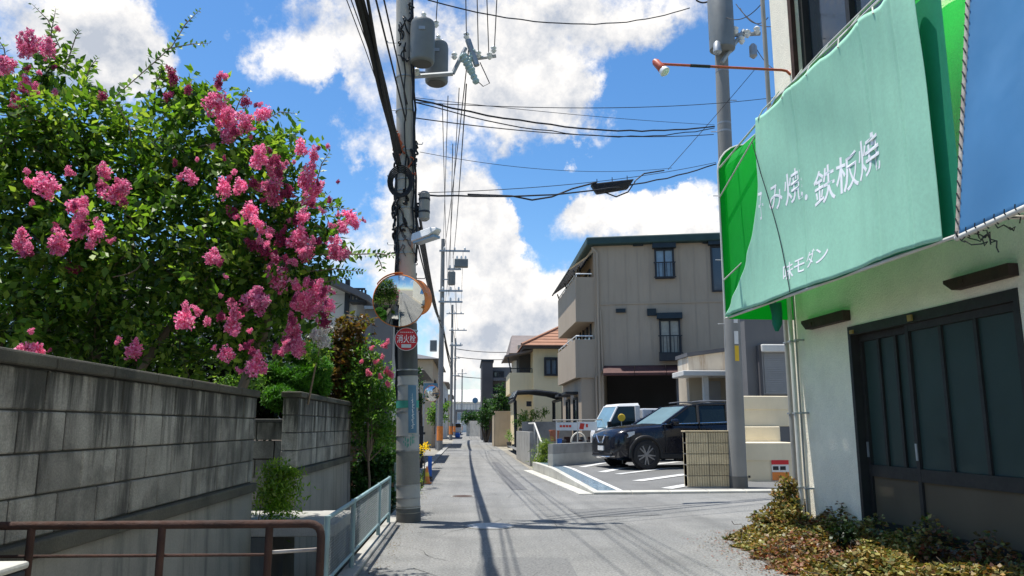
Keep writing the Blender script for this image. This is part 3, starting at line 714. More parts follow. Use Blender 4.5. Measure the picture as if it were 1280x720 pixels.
for px, py, s in FL:
    if s: flower(tree, px, py, 6.15 + random.uniform(-.12, .12) if py > 180 and px < 330 else 6.85 + random.uniform(-.15, .2), s * 1.15)
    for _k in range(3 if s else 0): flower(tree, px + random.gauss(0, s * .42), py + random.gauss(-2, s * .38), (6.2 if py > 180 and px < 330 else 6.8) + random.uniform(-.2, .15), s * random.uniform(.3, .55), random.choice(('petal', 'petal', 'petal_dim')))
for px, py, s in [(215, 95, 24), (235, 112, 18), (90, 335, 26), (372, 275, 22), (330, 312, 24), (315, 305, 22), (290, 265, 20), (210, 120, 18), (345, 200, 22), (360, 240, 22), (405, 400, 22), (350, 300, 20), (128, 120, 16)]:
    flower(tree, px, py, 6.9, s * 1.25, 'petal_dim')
w = thing('white_crape_myrtle', 'white flower cluster on a slim stem beside the reddish maple', 'shrub', V3(at(385, 505, 9.0)))
MB().tube([at(385, 505, 9.0), at(394, 460, 8.6), at(402, 425, 7.6)], [.012, .008, .004], 6).build('stem', 'bark', w, True)
for px, py, s in ((402, 420, 30), (408, 426, 22), (394, 417, 18)): flower(w, px, py, 7.0, s * 1.2, 'petal_white')
quads('foliage', crown([(V3(at(398, 440, 8.2)), .14)], 1500, 8, .05, .03, .15), 'leaf_crape', w)

def shrub(name, label, cat, lobes, mat, per, n, L, W, twig, shell=.5, up=.3, stem=None, group=None, droop=.25, bark='bark_dark', base=None, squash=1.0, extra=None):
    c0 = lobes[0][0]; b = base or (c0[0], c0[1], min(l[0][2] for l in lobes) - .5)
    t = thing(name, label, cat, b, group)
    m = MB()
    cen = sum((Vector(l[0]) for l in lobes), Vector()) / len(lobes); bv_ = Vector(b); fork = bv_.lerp(cen, .45)
    if len(lobes) > 3:
        limb(m, bv_, fork, stem or .03, (stem or .03) * .7, .04, 7)
    else: fork = bv_
    for c, r in lobes:
        limb(m, fork, c, (stem or .03) * .6, (stem or .03) * .22, .06, 6)
    m.build('stem', bark, t, True)
    quads('foliage', crown(lobes, per, n, L, W, twig, shell, up, droop, squash), mat, t)
    return t
def B(px, Y, z, py=480): p = at(px, py, Y); return (p.x, p.y, z)
pn = shrub('clipped_pine', 'clipped cloud-pruned pine with bright green pads above the end of the wall', 'tree',
      [lob(*a) for a in ((372, 474, 9.8, 22), (345, 468, 9.8, 17), (392, 462, 9.9, 20), (378, 442, 9.9, 16), (350, 497, 9.5, 17), (366, 500, 9.7, 16), (396, 482, 10.0, 14))], 'leaf_pine', 30000, 9, .05, .011, .06, .9, .6, .03, base=B(362, 9.9, 1.1), squash=.72)
for c_, r_2 in [lob(*a) for a in ((372, 474, 9.8, 22), (345, 468, 9.8, 17), (392, 462, 9.9, 20), (378, 442, 9.9, 16), (350, 497, 9.5, 17), (366, 500, 9.7, 16), (396, 482, 10.0, 14))]:
    MB().lathe([(r_2 * .97 * math.cos(R(a)), r_2 * .97 * .72 * math.sin(R(a))) for a in range(-88, 89, 16)], 16, org=c_).build('needle_pad', 'pad_core', pn, True)
shrub('maple_tree', 'small maple with brownish red leaves beside the white flower cluster', 'tree',
      [lob(*a) for a in ((428, 425, 12.6, 32), (412, 455, 12.6, 36), (440, 450, 12.7, 32), (425, 485, 12.8, 40), (400, 490, 12.6, 34), (445, 405, 12.6, 18), (445, 490, 13, 26), (410, 425, 12.6, 24), (392, 445, 12.5, 26), (458, 470, 13, 24), (395, 470, 12.4, 28))], 'leaf_maple', 480, 10, .085, .06, .22, .35, .1, .03, base=B(415, 12.7, 1.1))
t2 = shrub('young_crape_myrtle', 'small light green crape myrtle with coral flowers left of the utility pole', 'tree',
      [lob(*a) for a in ((468, 470, 12.4, 28), (450, 490, 12.4, 26), (478, 500, 12.5, 24), (458, 520, 12.5, 28), (478, 535, 12.6, 20), (455, 440, 12.4, 16), (472, 428, 12.4, 9), (445, 520, 12.9, 26), (470, 545, 12.7, 20), (455, 548, 13, 24), (440, 500, 13, 28), (485, 520, 12.8, 24), (470, 505, 12.5, 32), (452, 465, 12.5, 28), (440, 470, 12.9, 24), (484, 490, 12.6, 20), (488, 550, 13, 16))], 'leaf_light', 620, 9, .065, .036, .28, .35, .3, .025, base=B(462, 12.6, 0), bark='bark')
for px, py, s in ((470, 452, 10), (482, 430, 12), (461, 466, 11), (484, 464, 13), (489, 468, 12), (475, 470, 10), (465, 435, 9), (485, 480, 10), (478, 446, 9), (452, 452, 8)): flower(t2, px, py, 12.0, s * 1.25, 'petal_coral')
shrub('fern_shrub', 'yellow-green feathery shrub growing in the gap between the walls', 'shrub', [lob(*a) for a in ((350, 595, 7.75, 22), (340, 585, 7.8, 18), (362, 590, 7.8, 17), (336, 608, 7.6, 16), (352, 612, 7.7, 18), (345, 620, 7.65, 15), (338, 630, 7.6, 14), (356, 628, 7.7, 15), (366, 606, 7.8, 14))], 'leaf_fern', 1500, 12, .06, .017, .3, .2, .1, .014, droop=.6, base=B(346, 7.75, .47))
shrub('yellow_leaf_shrub', 'small yellowish shrub at the end of the long block wall', 'shrub', [lob(333, 614, 7.5, 9)], 'leaf_weed', 2600, 9, .05, .02, .12, .2, .3, .01, base=B(333, 7.5, .47))
shrub('dark_hedge', 'dense dark green hedge behind the mesh fence, left of the pole', 'hedge', [lob(*a) for a in ((468, 580, 13.3, 22), (462, 600, 13.2, 24), (485, 590, 13.3, 16), (478, 612, 13.2, 18), (455, 585, 13.4, 16), (462, 625, 13.1, 18), (484, 620, 13.2, 16), (450, 610, 13.0, 20), (470, 560, 13.4, 16), (488, 570, 13.5, 14))], 'leaf_green', 1500, 9, .065, .042, .2, .4, .2, .03, base=B(470, 13.3, -.02))
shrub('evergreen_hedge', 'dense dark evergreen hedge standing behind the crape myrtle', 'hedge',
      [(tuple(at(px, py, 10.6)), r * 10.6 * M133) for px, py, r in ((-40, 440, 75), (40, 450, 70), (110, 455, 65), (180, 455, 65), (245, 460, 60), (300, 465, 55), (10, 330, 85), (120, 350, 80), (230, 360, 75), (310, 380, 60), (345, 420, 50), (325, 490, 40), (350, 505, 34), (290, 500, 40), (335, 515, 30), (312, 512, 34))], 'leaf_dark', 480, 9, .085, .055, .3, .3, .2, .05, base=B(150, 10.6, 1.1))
shrub('pale_shrub', 'pale green low shrub along the top of the long block wall', 'shrub', [lob(*a) for a in ((300, 478, 8.3, 16), (322, 482, 8.2, 14), (280, 474, 8.4, 12))], 'leaf_light', 1800, 9, .04, .02, .14, .3, .4, .014, base=B(300, 8.3, 1.1))
# brown board fence by the hedge
t = thing('board_fence', 'brown wooden board fence behind the dark hedge', 'fence', (-2.2, 14.6, 0))
for i in range(14): MB().box(-3.1 + i * .13, -2.98 + i * .13, 14.6, 14.62, 0, 1.35).build('board', 'woodfence', t)
MB().box(-3.1, -1.3, 14.622, 14.66, 1.1, 1.18).build('rail', 'woodfence', t)
# ------------------------------------------------------------------ the transformer pole and what hangs on it
PY = 11.53
PB = Vector((-.84, PY, 0)); PL = Vector((-.033, 0, 1))
def pole_at(z): return PB + PL * z
def pr(z): return .166 - .0052 * z
def zz(py): return at(508, py, PY).z
pole = thing('utility_pole', 'tall concrete utility pole with two transformers and a traffic mirror beside the mint fence', 'utility pole', PB)
MB().tube([pole_at(z) for z in (-.1, 2, 4, 6, 8, 10, 12.5)], [pr(z) for z in (-.1, 2, 4, 6, 8, 10, 12.5)], 24).build('shaft', 'polecon', pole, True)
def sleeve(py0, py1, mat, ex, name='sleeve'):
    a, b = zz(py0), zz(py1)
    MB().tube([pole_at(a), pole_at(b)], [pr(a) + ex, pr(b) + ex], 24).build(name, mat, pole, True)
for a, b, m, e in ((653, 641, 'wrap_dark', .012), (640, 633, 'concrete_dark', .009), (632, 606, 'wrap_pale', .007), (605, 564, 'retaining', .008), (562, 516, 'wrap_pale', .006), (510, 501, 'wrap_green', .009), (500, 471, 'wrap_pale', .006), (470, 405, 'concrete_dark', .004)): sleeve(a, b, m, e)
for y in (634, 622, 606, 563, 545, 515, 482, 463, 414, 400, 318, 302, 285, 262, 240, 226, 190, 140, 98): sleeve(y + .8, y - .8, 'steel_band', .014, 'strap')
# torn teal print on the wrap
m = MB()
for i in range(7):
    a = R(250 + i * 9 + random.uniform(-2, 2)); z = zz(560) + random.uniform(0, .08); h = random.uniform(.06, .13); c = pole_at(z); r = pr(z) + .009
    for j in range(2):
        a2 = a + R(4)
        m.add([c + Vector((math.cos(a) * r, math.sin(a) * r, j * .07)), c + Vector((math.cos(a2) * r, math.sin(a2) * r, j * .07)), c + Vector((math.cos(a2) * r, math.sin(a2) * r, j * .07 + h * .5)), c + Vector((math.cos(a) * r, math.sin(a) * r, j * .07 + h * .5))], [(0, 1, 2, 3)])
m.build('torn_print', 'wrap_green', pole)
for i, y in enumerate(range(390, 20, -42)):
    z = zz(y); c = pole_at(z); s = 1 if i % 2 else -1; MB().tube([c + Vector((s * (pr(z) - .02), 0, 0)), c + Vector((s * (pr(z) + .13), 0, 0)), c + Vector((s * (pr(z) + .14), 0, .03))], .008, 6).build('step_bolt', 'galv', pole, True)
# dark conduits and tangled cables climbing the shaft
for k, (dx, dy, y0, y1, r) in enumerate(((.16, -.08, 330, -10, .018), (.13, -.13, 300, 0, .014), (-.12, -.12, 420, 200, .015), (-.15, -.06, 500, 210, .02), (.02, -.175, 260, 60, .012))):
    pts = [pole_at(zz(y0 + (y1 - y0) * i / 16)) + Vector((dx + random.uniform(-.02, .02), dy + random.uniform(-.015, .0), 0)) for i in range(17)]
    MB().tube(pts, r, 6).build('riser_cable', 'cable', pole, True)
def tangle(py0, py1, n, spread, r, mat='cable', seed=0):
    rr = random.Random(seed); m = MB()
    for _ in range(n):
        pts = []; a = rr.uniform(3.3, 6.1); z = zz(rr.uniform(py0, py1))
        for i in range(12):
            a += rr.uniform(-.35, .35); z += rr.uniform(-.1, .1); q = pr(z) + rr.uniform(.01, spread)
            pts.append(pole_at(z) + Vector((math.cos(a) * q, math.sin(a) * q, 0)))
        for _s in range(2):
            pts = [pts[0]] + [w_ for p_, q_ in zip(pts[:-1], pts[1:]) for w_ in (p_.lerp(q_, .25), p_.lerp(q_, .75))] + [pts[-1]]
        m.tube(pts, r, 5)
    return m
tag(tangle(290, 200, 13, .08, .017, seed=2).build('cable_tangle', 'cable', pole, True), kind='stuff')
tag(tangle(110, 20, 7, .12, .012, seed=5).build('cable_tangle', 'cable', pole, True), kind='stuff')
tag(tangle(350, 290, 7, .03, .008, seed=6).build('cable_tangle', 'wrap_dark', pole, True), kind='stuff')
tag(tangle(200, 165, 5, .06, .012, seed=3).build('orange_cable', 'cable_orange', pole, True), kind='stuff')
c = at(501, 228, 11.3); m = MB()
for k in range(5): m.tube([c + Vector((math.cos(a / 20 * 6.283) * (.13 + .015 * k), -.02 * k + .02, math.sin(a / 20 * 6.283) * (.17 + .02 * k))) for a in range(21)], .011, 6, False)
m.solo('cable_coil', 'cable', 'black coil of spare cable tied to the transformer pole', 'cable coil', smooth=True)

def transformer(px, py, Y, r, h, label):
    c = at(px, py, Y); t = thing('transformer', label, 'transformer', c - Vector((0, 0, h / 2)), 'transformers on the utility pole')
    b = c - Vector((0, 0, h / 2))
    MB().lathe([(r * .8, -.02), (r * .97, .0), (r, .03), (r, h - .05), (r * .96, h - .045), (r * .97, h), (r * .9, h + .03), (r * .2, h + .06)], 28, org=b).build('tank', 'insul_grey', t, 50)
    MB().lathe([(r * .78, -.03), (r * .78, -.021)], 24, org=b).build('base_plate', 'wrap_dark', t, True)
    for k in range(3):
        a = R(40 + 120 * k); q = b + Vector((math.cos(a) * r * .6, math.sin(a) * r * .6, h + .03))
        MB().lathe([(.03, 0), (.045, .03), (.028, .05), (.042, .075), (.02, .11)], 12, org=q).build('bushing', 'porcelain', t, True)
    MB().box(b.x - r * .25, b.x + r * .25, b.y - r * 1.06, b.y - r * .98, b.z + h * .7, b.z + h * .78).build('nameplate', 'galv', t)
    for s in (.3, .72): MB().box(pole_at(b.z).x - .02, b.x, b.y + r * .6, b.y + r * .75, b.z + h * s, b.z + h * s + .05).build('hanger', 'galv', t)
transformer(528, 54, 11.35, .195, .66, 'front grey drum transformer hung on the utility pole')
transformer(546, 80, 12.0, .19, .66, 'rear grey drum transformer hung lower behind the front one')
# crossarm with switch gear beside the transformers
a = at(512, 96, 11.75); b = at(566, 92, 11.75); e = at(578, 68, 11.75); f = at(620, 70, 11.75)
t = thing('crossarm', 'grey steel crossarm with brace and white insulators beside the transformers', 'crossarm', a)
MB().tube([a, b], .04, 8).build('arm', 'galv', t, True); MB().tube([b, e, at(582, 60, 11.75)], .035, 8).build('brace', 'galv', t, True); MB().tube([at(575, 76, 11.75), f], .03, 8).build('arm', 'galv', t, True)
for px, py in ((568, 70), (598, 68), (612, 70), (617, 62), (583, 45), (521, 90), (545, 30)):
    MB().lathe([(.02, -.06), (.05, -.02), (.03, 0), (.05, .03), (.02, .07)], 12, org=at(px, py, 11.7)).build('insulator', 'porcelain', t, True)
t = thing('line_switch', 'mint green load switch with ribbed arms hanging from the steel crossarm', 'switch', at(588, 100, 11.6))
for p0, p1, r in (((578, 68), (590, 90), .075), ((584, 78), (596, 104), .06), ((592, 62), (586, 80), .05)):
    q0, q1 = at(*p0, 11.6), at(*p1, 11.6)
    MB().tube([q0.lerp(q1, i / 10) for i in range(11)], [r * (1 if i % 2 else .7) for i in range(11)], 10).build('ribbed_arm', 'mint_switch', t, 30)
MB().tube([at(585, 50, 11.6), at(596, 82, 11.6)], .05, 10).build('barrel', 'galv', t, True)
MB().tube([at(600, 78, 11.6), at(612, 104, 11.6), at(604, 108, 11.6), at(590, 95, 11.6)], .008, 6).build('lead', 'cable', t, True)
# street light
t = thing('street_light', 'pale street light head tilted up on the utility pole above the mirror', 'street light', at(520, 300, 11.3))
d0, d1 = at(516, 300, 11.32), at(549, 289, 11.0); ax = (d1 - d0).normalized(); sd = ax.cross(Z).normalized(); up = sd.cross(ax)
def ring(t_, w, h, dz=0): q = d0.lerp(d1, t_) + up * dz; return [q - sd * w - up * h * .4, q + sd * w - up * h * .4, q + sd * w * .75 + up * h * .6, q - sd * w * .75 + up * h * .6]
m = MB(); rs = [ring(0, .05, .09), ring(.1, .09, .13), ring(.75, .11, .13), ring(1, .06, .04, .03)]
m.add([p for r4 in rs for p in r4], [(4 * i + j, 4 * i + (j + 1) % 4, 4 * i + 4 + (j + 1) % 4, 4 * i + 4 + j) for i in range(3) for j in range(4)] + [(3, 2, 1, 0), (12, 13, 14, 15)])
m.build('housing', 'white_paint', t, bevel=.015)
m = MB(); m.hexa([d0.lerp(d1, a_) + sd * s_ * .075 - up * h_ for h_ in (.085, .05) for a_, s_ in ((.12, -1), (.9, -1), (.9, 1), (.12, 1))]); m.build('lens', 'pane_blue', t)
MB().tube([pole_at(d0.z - .1) + Vector((.1, -.1, 0)), d0], .03, 8).build('bracket', 'galv', t, True)
t = thing('junction_box', 'grey cable closure strapped to the pole above the street light', 'junction box', at(529, 275, 11.35))
MB().lathe([(.05, 0), (.085, .03), (.085, .42), (.05, .46)], 14, org=at(530, 276, 11.35)).build('case', 'polecon2', t, True)
for k in (.12, .32): MB().lathe([(.09, k), (.09, k + .03)], 14, org=at(530, 276, 11.35)).build('clamp', 'dark_metal', t, True)
# mirrors
def mirror(c, nrm, r, label, hood=True, group='traffic mirrors'):
    n = Vector(nrm).normalized(); t = thing('traffic_mirror', label, 'mirror', c, group)
    RR = r * 3.2; h0 = math.sqrt(RR * RR - r * r)
    MB().lathe([(r * s, math.sqrt(RR * RR - (r * s) ** 2) - h0 + .02) for s in (1, .9, .75, .6, .45, .3, .15, .01)][::1], 40, n, c).build('mirror_face', 'mirror', t, True)
    MB().lathe([(r * .99, .012), (r * 1.025, .022), (r * 1.045, .0), (r * 1.03, -.03), (r * .985, -.03)], 40, n, c).build('rim', 'orange', t, True)
    MB().lathe([(r * .98, -.02), (r * .95, -.06), (r * .55, -.14), (r * .2, -.2), (r * .12, -.26)], 32, n, c).build('back_shell', 'orange', t, True)
    if hood:
        u = n.cross(Z).normalized(); v = u.cross(n); m = MB()
        def fn(a_, b_):
            an = R(35 + 62 * a_); q = c + (u * math.cos(an) + v * math.sin(an)) * (r * 1.075)
            return q + n * (-.04 + b_ * .10 * math.sin(math.pi * (.12 + .76 * a_)) + 0) + v * b_ * .02
        m.grid(fn, 20, 3); h = m.build('hood', 'orange', t, True); so = h.modifiers.new('solid', 'SOLIDIFY'); so.thickness = .006
    return t
mc_ = at(499, 376, 11.12)
t = mirror(mc_, (.03, -.97, -.22), .37, 'large round traffic mirror with orange rim strapped to the transformer pole')
MB().tube([mc_ + Vector((.2, .22, 0)), pole_at(mc_.z)], .02, 8).build('bracket', 'galv', t, True)
m2 = at(520, 372, 11.62)
t = mirror(m2 , (-.62, .78, -.05), .27, 'second traffic mirror facing away, its orange back shell showing past the pole', False)
# hydrant sign
c = at(508, 424, 11.25); t = thing('hydrant_sign', 'round red fire hydrant sign on the pole under the traffic mirror', 'sign', c - Vector((0, 0, .16)))
sn = Vector((.06, -1, 0)).normalized(); su = Vector((1, .06, 0)).normalized()
MB().lathe([(.168, -.008), (.17, 0), (.168, .004)], 40, sn, c).build('rim', 'white_paint', t, True)
MB().lathe([(.161, .002), (.161, .006)], 40, sn, c).build('face', 'red_sign', t)
MB().box(c.x - .02, c.x + .02, c.y + .002, c.y + .12, c.z - .02, c.z + .02).build('bracket', 'galv', t)
CJK = None
def glyphs(body, fn, name, mat, parent, bold=0.0):
    """lettering mapped by fn(u, v) onto a surface, u and v across the bounding box of the string"""
    me = text_mesh(body, bold=bold); co = np.array([v.co[:] for v in me.vertices])
    if len(co) == 0: return
    lo, hi = co.min(0), co.max(0)
    uv = (co - lo) / np.maximum(hi - lo, 1e-6); tris = [tuple(p.vertices) for p in me.polygons]; vv, ff = [], []
    for k, (du, dv) in enumerate(((0, 0),)):
        ff += [tuple(i + len(vv) for i in f) for f in tris]; vv += [tuple(fn(u + du, v + dv, .0007 * k)) for u, v in uv[:, :2]]
    me = bpy.data.meshes.new(name); me.from_pydata(vv, [], ff)
    me.materials.clear(); me.materials.append(MATS[mat]); me.name = name
    return link(name, me, parent)
glyphs('消火栓', lambda u, v, e: c + su * (u - .5) * .27 + Z * ((v - .5) * .12 + .005) + sn * (.009 + e), 'lettering', 'text_white', t, .004)
MB().hexa([c + su * x + Z * z + sn * n_ for z in (-.125, -.075) for x, n_ in ((-.07, .007), (.07, .007), (.07, .009), (-.07, .009))]).build('plate', 'white_paint', t)
m = MB()
for i in range(7): m.hexa([c + su * (x - .09 + i * .028) + Z * z + sn * n_ for z in (.095, .107) for x, n_ in ((0, .007), (.018, .007), (.018, .009), (0, .009))])
m.build('small_print', 'white_paint', t)
# narrow blue plate
t = thing('blue_pole_sign', 'narrow faded blue vertical sign wrapped on the utility pole', 'sign', at(516, 540, 11.4))
za, zb = zz(541), zz(482)
def curve(a0, a1, z0, z1, ex, n=6):
    m = MB(); m.grid(lambda u, v: pole_at(z0 + (z1 - z0) * v) + Vector((math.cos(a0 + (a1 - a0) * u), math.sin(a0 + (a1 - a0) * u), 0)) * (pr(z0) + ex), n, 2); return m
curve(R(278), R(322), za, zb, .016).build('plate', 'sign_blue', t, True)
rr = random.Random(4)
for i in range(8):
    z = za + .06 + i * (zb - za - .1) / 8; m = MB()
    for k in range(4):
        a0 = R(290 + rr.uniform(0, 12)); q = curve(a0, a0 + R(rr.uniform(3, 10)), z + k * .018, z + k * .018 + .007, .0185, 1); m.add(q.v, q.f)
    q = curve(R(298), R(301), z, z + .065, .0185, 1); m.add(q.v, q.f)
    m.build('character', 'white_paint', t)

# ------------------------------------------------------------------ right-hand pole
P2 = Vector((5.78, 16.6, 0)); L2 = Vector((.012, 0, 1))
def p2(z): return P2 + L2 * z
pole2 = thing('utility_pole', 'grey concrete utility pole at the edge of the parking lot beside the tan block pillar', 'utility pole', P2)
MB().tube([p2(z) for z in (-.05, .35, 3, 6, 9, 13)], [.19, .188, .18, .17, .155, .135], 24).build('shaft', 'polecon2', pole2, True)
MB().tube([p2(0), p2(.3)], [.2, .2], 24).build('foot_band', 'wrap_dark', pole2, True)
def plate2(py0, py1, mat):
    z0, z1 = at(915, py0, 16.6).z, at(915, py1, 16.6).z; m = MB()
    m.grid(lambda u, v: p2(z0 + (z1 - z0) * v) + Vector((math.cos(R(262 + 30 * u)), math.sin(R(262 + 30 * u)), 0)) * .186, 6, 1); return m.build('marker_plate', mat, pole2, True)
plate2(452, 433, 'yellow'); plate2(431, 415, 'white_paint'); plate2(405, 398, 'white_paint')
for i, y in enumerate(range(405, 120, -40)):
    z = at(905, y, 16.6).z; s = 1 if i % 2 else -1; MB().tube([p2(z) + Vector((s * .12, 0, 0)), p2(z) + Vector((s * .32, 0, 0))], .01, 6).build('step_bolt', 'galv', pole2, True)
for y in (600, 345, 240, 205, 165, 155, 90): z = at(905, y, 16.6).z; MB().tube([p2(z - .02), p2(z + .02)], .196 - .0042 * z, 20).build('strap', 'steel_band', pole2, True)
tz = at(903, 62, 16.3); t = thing('transformer', 'tall grey drum transformer on the pole beside the parking lot', 'transformer', tz)
MB().lathe([(.24, -.04), (.29, 0), (.29, 1.25), (.27, 1.3), (.1, 1.36)], 28, org=tz).build('tank', 'insul_grey', t, 50)
MB().box(tz.x - .05, tz.x + .05, tz.y + .2, tz.y + .4, tz.z + .2, tz.z + .9).build('hanger', 'galv', t)
t = thing('crossarm', 'short steel crossarm with white insulators and a glass lamp below the tall transformer', 'crossarm', at(905, 75, 16.4))
MB().tube([at(893, 45, 16.3), at(950, 42, 16.3)], .05, 8).build('arm', 'galv', t, True); MB().tube([at(902, 78, 16.3), at(930, 38, 16.3)], .05, 8).build('brace', 'galv', t, True)
for px, py in ((893, 40), (919, 38), (934, 42), (946, 38), (927, 50)): MB().lathe([(.03, -.1), (.08, -.03), (.05, 0), (.08, .05), (.03, .1)], 12, org=at(px, py, 16.25)).build('insulator', 'porcelain', t, True)
MB().lathe([(.03, 0), (.09, .06), (.09, .3), (.04, .36)], 12, org=at(942, 73, 16.25)).build('fuse_holder', 'galv', t, True)
MB().lathe([(.05, 0), (.1, .06), (.08, .28), (.04, .32)], 12, org=at(897, 68, 16.1)).build('fuse_holder', 'galv', t, True)

# ------------------------------------------------------------------ poles down the street
def far_pole(px, Y, ztop, label, arms, band=True, r0=.17, rot=0):
    b = at(px, 533, Y); b.z = 0; t = thing('utility_pole', label, 'utility pole', b, 'utility poles down the street')
    MB().tube([b, b + Z * ztop * .5, b + Z * ztop], [r0, r0 * .85, r0 * .65], 14).build('shaft', 'polecon2', t, True)
    if band: MB().tube([b + Z * .55, b + Z * 1.35], r0 + .012, 14).build('warning_band', 'orange', t, True)
    for z, x0, x1 in arms:
        MB().box(b.x + x0, b.x + x1, b.y - .22, b.y - .12, b.z + z, b.z + z + .1).build('crossarm', 'galv', t)
        k = 3
        for i in range(k):
            x = b.x + x0 + (x1 - x0) * (i + .5) / k; MB().lathe([(.03, 0), (.07, .05), (.05, .1), (.06, .14), (.02, .2)], 8, org=(x, b.y - .17, b.z + z + .1)).build('insulator', 'porcelain', t, True)
    return t, b
fp1, fb1 = far_pole(550, 44.6, 12.3, 'concrete pole with orange warning band and round-headed mirror down the left kerb', [(11.5, -.2, 1.6), (9.1, -.2, 1.2), (8.45, -.2, 1.2), (10.4, .3, 1.1)])
fp2, fb2 = far_pole(563.5, 78, 13.6, 'second distant concrete pole behind the one with the mirror', [(12.6, -.6, 1.2), (10.9, -.3, 1.5), (9.4, -.2, 1.1)])
far_pole(568, 112, 14, 'slim distant pole farthest down the left kerb', [(12.8, -.9, .9), (11, -.7, .7), (8.5, -.7, .7)])
far_pole(577, 160, 13, 'thin pole by the pale roofed hall at the far end of the street', [(12, -1, 1)])
t = thing('transformer', 'grey transformer on the first pole down the street', 'transformer', fb1 + Vector((.55, -.2, 9.5))); MB().lathe([(.2, 0), (.22, .05), (.22, .75), (.1, .85)], 14, org=t.location).build('tank', 'insul_grey', t, True)
MB().box(t.location.x - .5, t.location.x, t.location.y, t.location.y + .06, t.location.z + .3, t.location.z + .36).build('hanger', 'galv', t)
t = thing('transformer', 'wide grey transformer box high on the first distant pole', 'transformer', fb1 + Vector((.75, -.2, 10.55))); MB().box(t.location.x - .05, t.location.x + .75, t.location.y - .2, t.location.y + .2, t.location.z, t.location.z + .5).build('tank', 'insul_grey', t, bevel=.05)
for k in range(3): MB().lathe([(.04, 0), (.06, .1), (.03, .2)], 8, org=t.location + Vector((.1 + .25 * k, 0, .5))).build('bushing', 'porcelain', t, True)
t = thing('meter_cabinet', 'small grey cabinet clamped to the left of the first distant pole', 'cabinet', fb1 + Vector((-.55, -.1, 5.6))); MB().box(t.location.x - .1, t.location.x + .3, t.location.y - .2, t.location.y + .15, t.location.z, t.location.z + .65).build('case', 'galv', t, bevel=.03)
MB().box(t.location.x - .06, t.location.x + .26, t.location.y - .215, t.location.y - .201, t.location.z + .06, t.location.z + .59).build('door', 'insul_grey', t)
mirror(at(540, 492, 43.6), (.25, -1, -.05), .42, 'small distant traffic mirror with orange hood on the pole down the street')
c = at(546, 385, 0.1) if False else None

# ------------------------------------------------------------------ cables
def ext(a, b, Y):   # carry the line a-b on to depth Y
    a, b = Vector(a), Vector(b); return a + (b - a) * ((Y - a.y) / (b.y - a.y))
G1 = 'cables running overhead along the street'
for (ax_, ay), (bx, by), r in (((499, 205), (447, 0), .036), ((501, 190), (453, 0), .03), ((497, 212), (460, 0), .02), ((500, 180), (440, 0), .007), ((494, 170), (438, 10), .006)):
    a = at(ax_, ay, 11.35); b = at(bx, by, 7.6); MB().tube([a + (ext(a, b, -12) - a) * (i / 24) + Vector((random.uniform(-.01, .01), 0, random.uniform(-.01, .01))) for i in range(25)], r, 6).solo('cable_bundle', 'cable', 'heavy black cable bundle coming down to the transformer pole from overhead', 'cable', G1, True)
for k in range(26):   # wire ties hanging on the bundle
    pass
for (ax_, ay), (bx, by), r in (((507, 150), (470, 0), .014), ((509, 130), (480, 0), .012)):
    a = at(ax_, ay, 11.35); b = at(bx, by, 8.6); MB().tube([a, ext(a, b, -12)], r, 6).solo('service_cable', 'cable', 'black service cable rising steeply along the upper shaft of the transformer pole', 'cable', G1, True)
# from the transformer pole down the street
tops = [at(566, 322, 44.4), at(553, 322, 44.4), at(561, 368, 44.4), at(556, 380, 44.4), at(549, 395, 44.4), at(551, 402, 44.4), at(553, 410, 44.4)]
for s, e, sag, r in (((583, 105), 0, .6, .011), ((586, 60), 1, .5, .010), ((560, 120), 1, .7, .007), ((553, 130), 2, .7, .007), ((566, 180), 2, .9, .007), ((574, 110), 3, .8, .007)):
    wire(at(*s, 11.7), tops[e], sag, r, 'thin dark wire strung from the transformer pole to the first distant pole', G1)
for s, e, sag, r in (((519, 270), 4, .35, .030), ((523, 262), 5, .3, .026), ((525, 285), 6, .35, .022), ((521, 300), 5, .3, .014)):
    wire(at(*s, 11.5), tops[e], sag, r, 'thick black cable from below the closure on the pole down the street', G1, wob=.012)
for i, (z0, z1, dx) in enumerate(((11.6, 12.7, .6), (11.6, 12.7, 1.2), (9.3, 11.0, .8), (8.6, 9.5, .5), (7.0, 7.6, .1), (6.6, 7.1, .15), (6.2, 6.6, .2))):
    wire(fb1 + Vector((dx, -.1, z0)), fb2 + Vector((dx * .7, -.1, z1)), .35, .012 if i < 4 else .04, 'dark cable strung between the two concrete poles down the street', G1)
for i, dz in enumerate((0, 1.2, 2.8, 5)):
    wire(fb2 + Vector((.2, 0, 8 + dz)), at(568, 533, 112) + Vector((.2, 0, 6.6 + dz)), .5, .02, 'dark cable running on to the slim distant pole', G1)
# overhead toward the viewer from the switch gear
for (ax_, ay), (bx, by) in (((583, 45), (582, -20)), ((598, 66), (596, -20)), ((611, 68), (608, -20)), ((618, 60), (622, -20)), ((545, 28), (548, -20))):
    a = at(ax_, ay, 11.7); b = at(bx, by, 10.3); wire(a, ext(a, b, -14), .05, .008, 'thin wire coming from the crossarm overhead toward the viewer', G1)
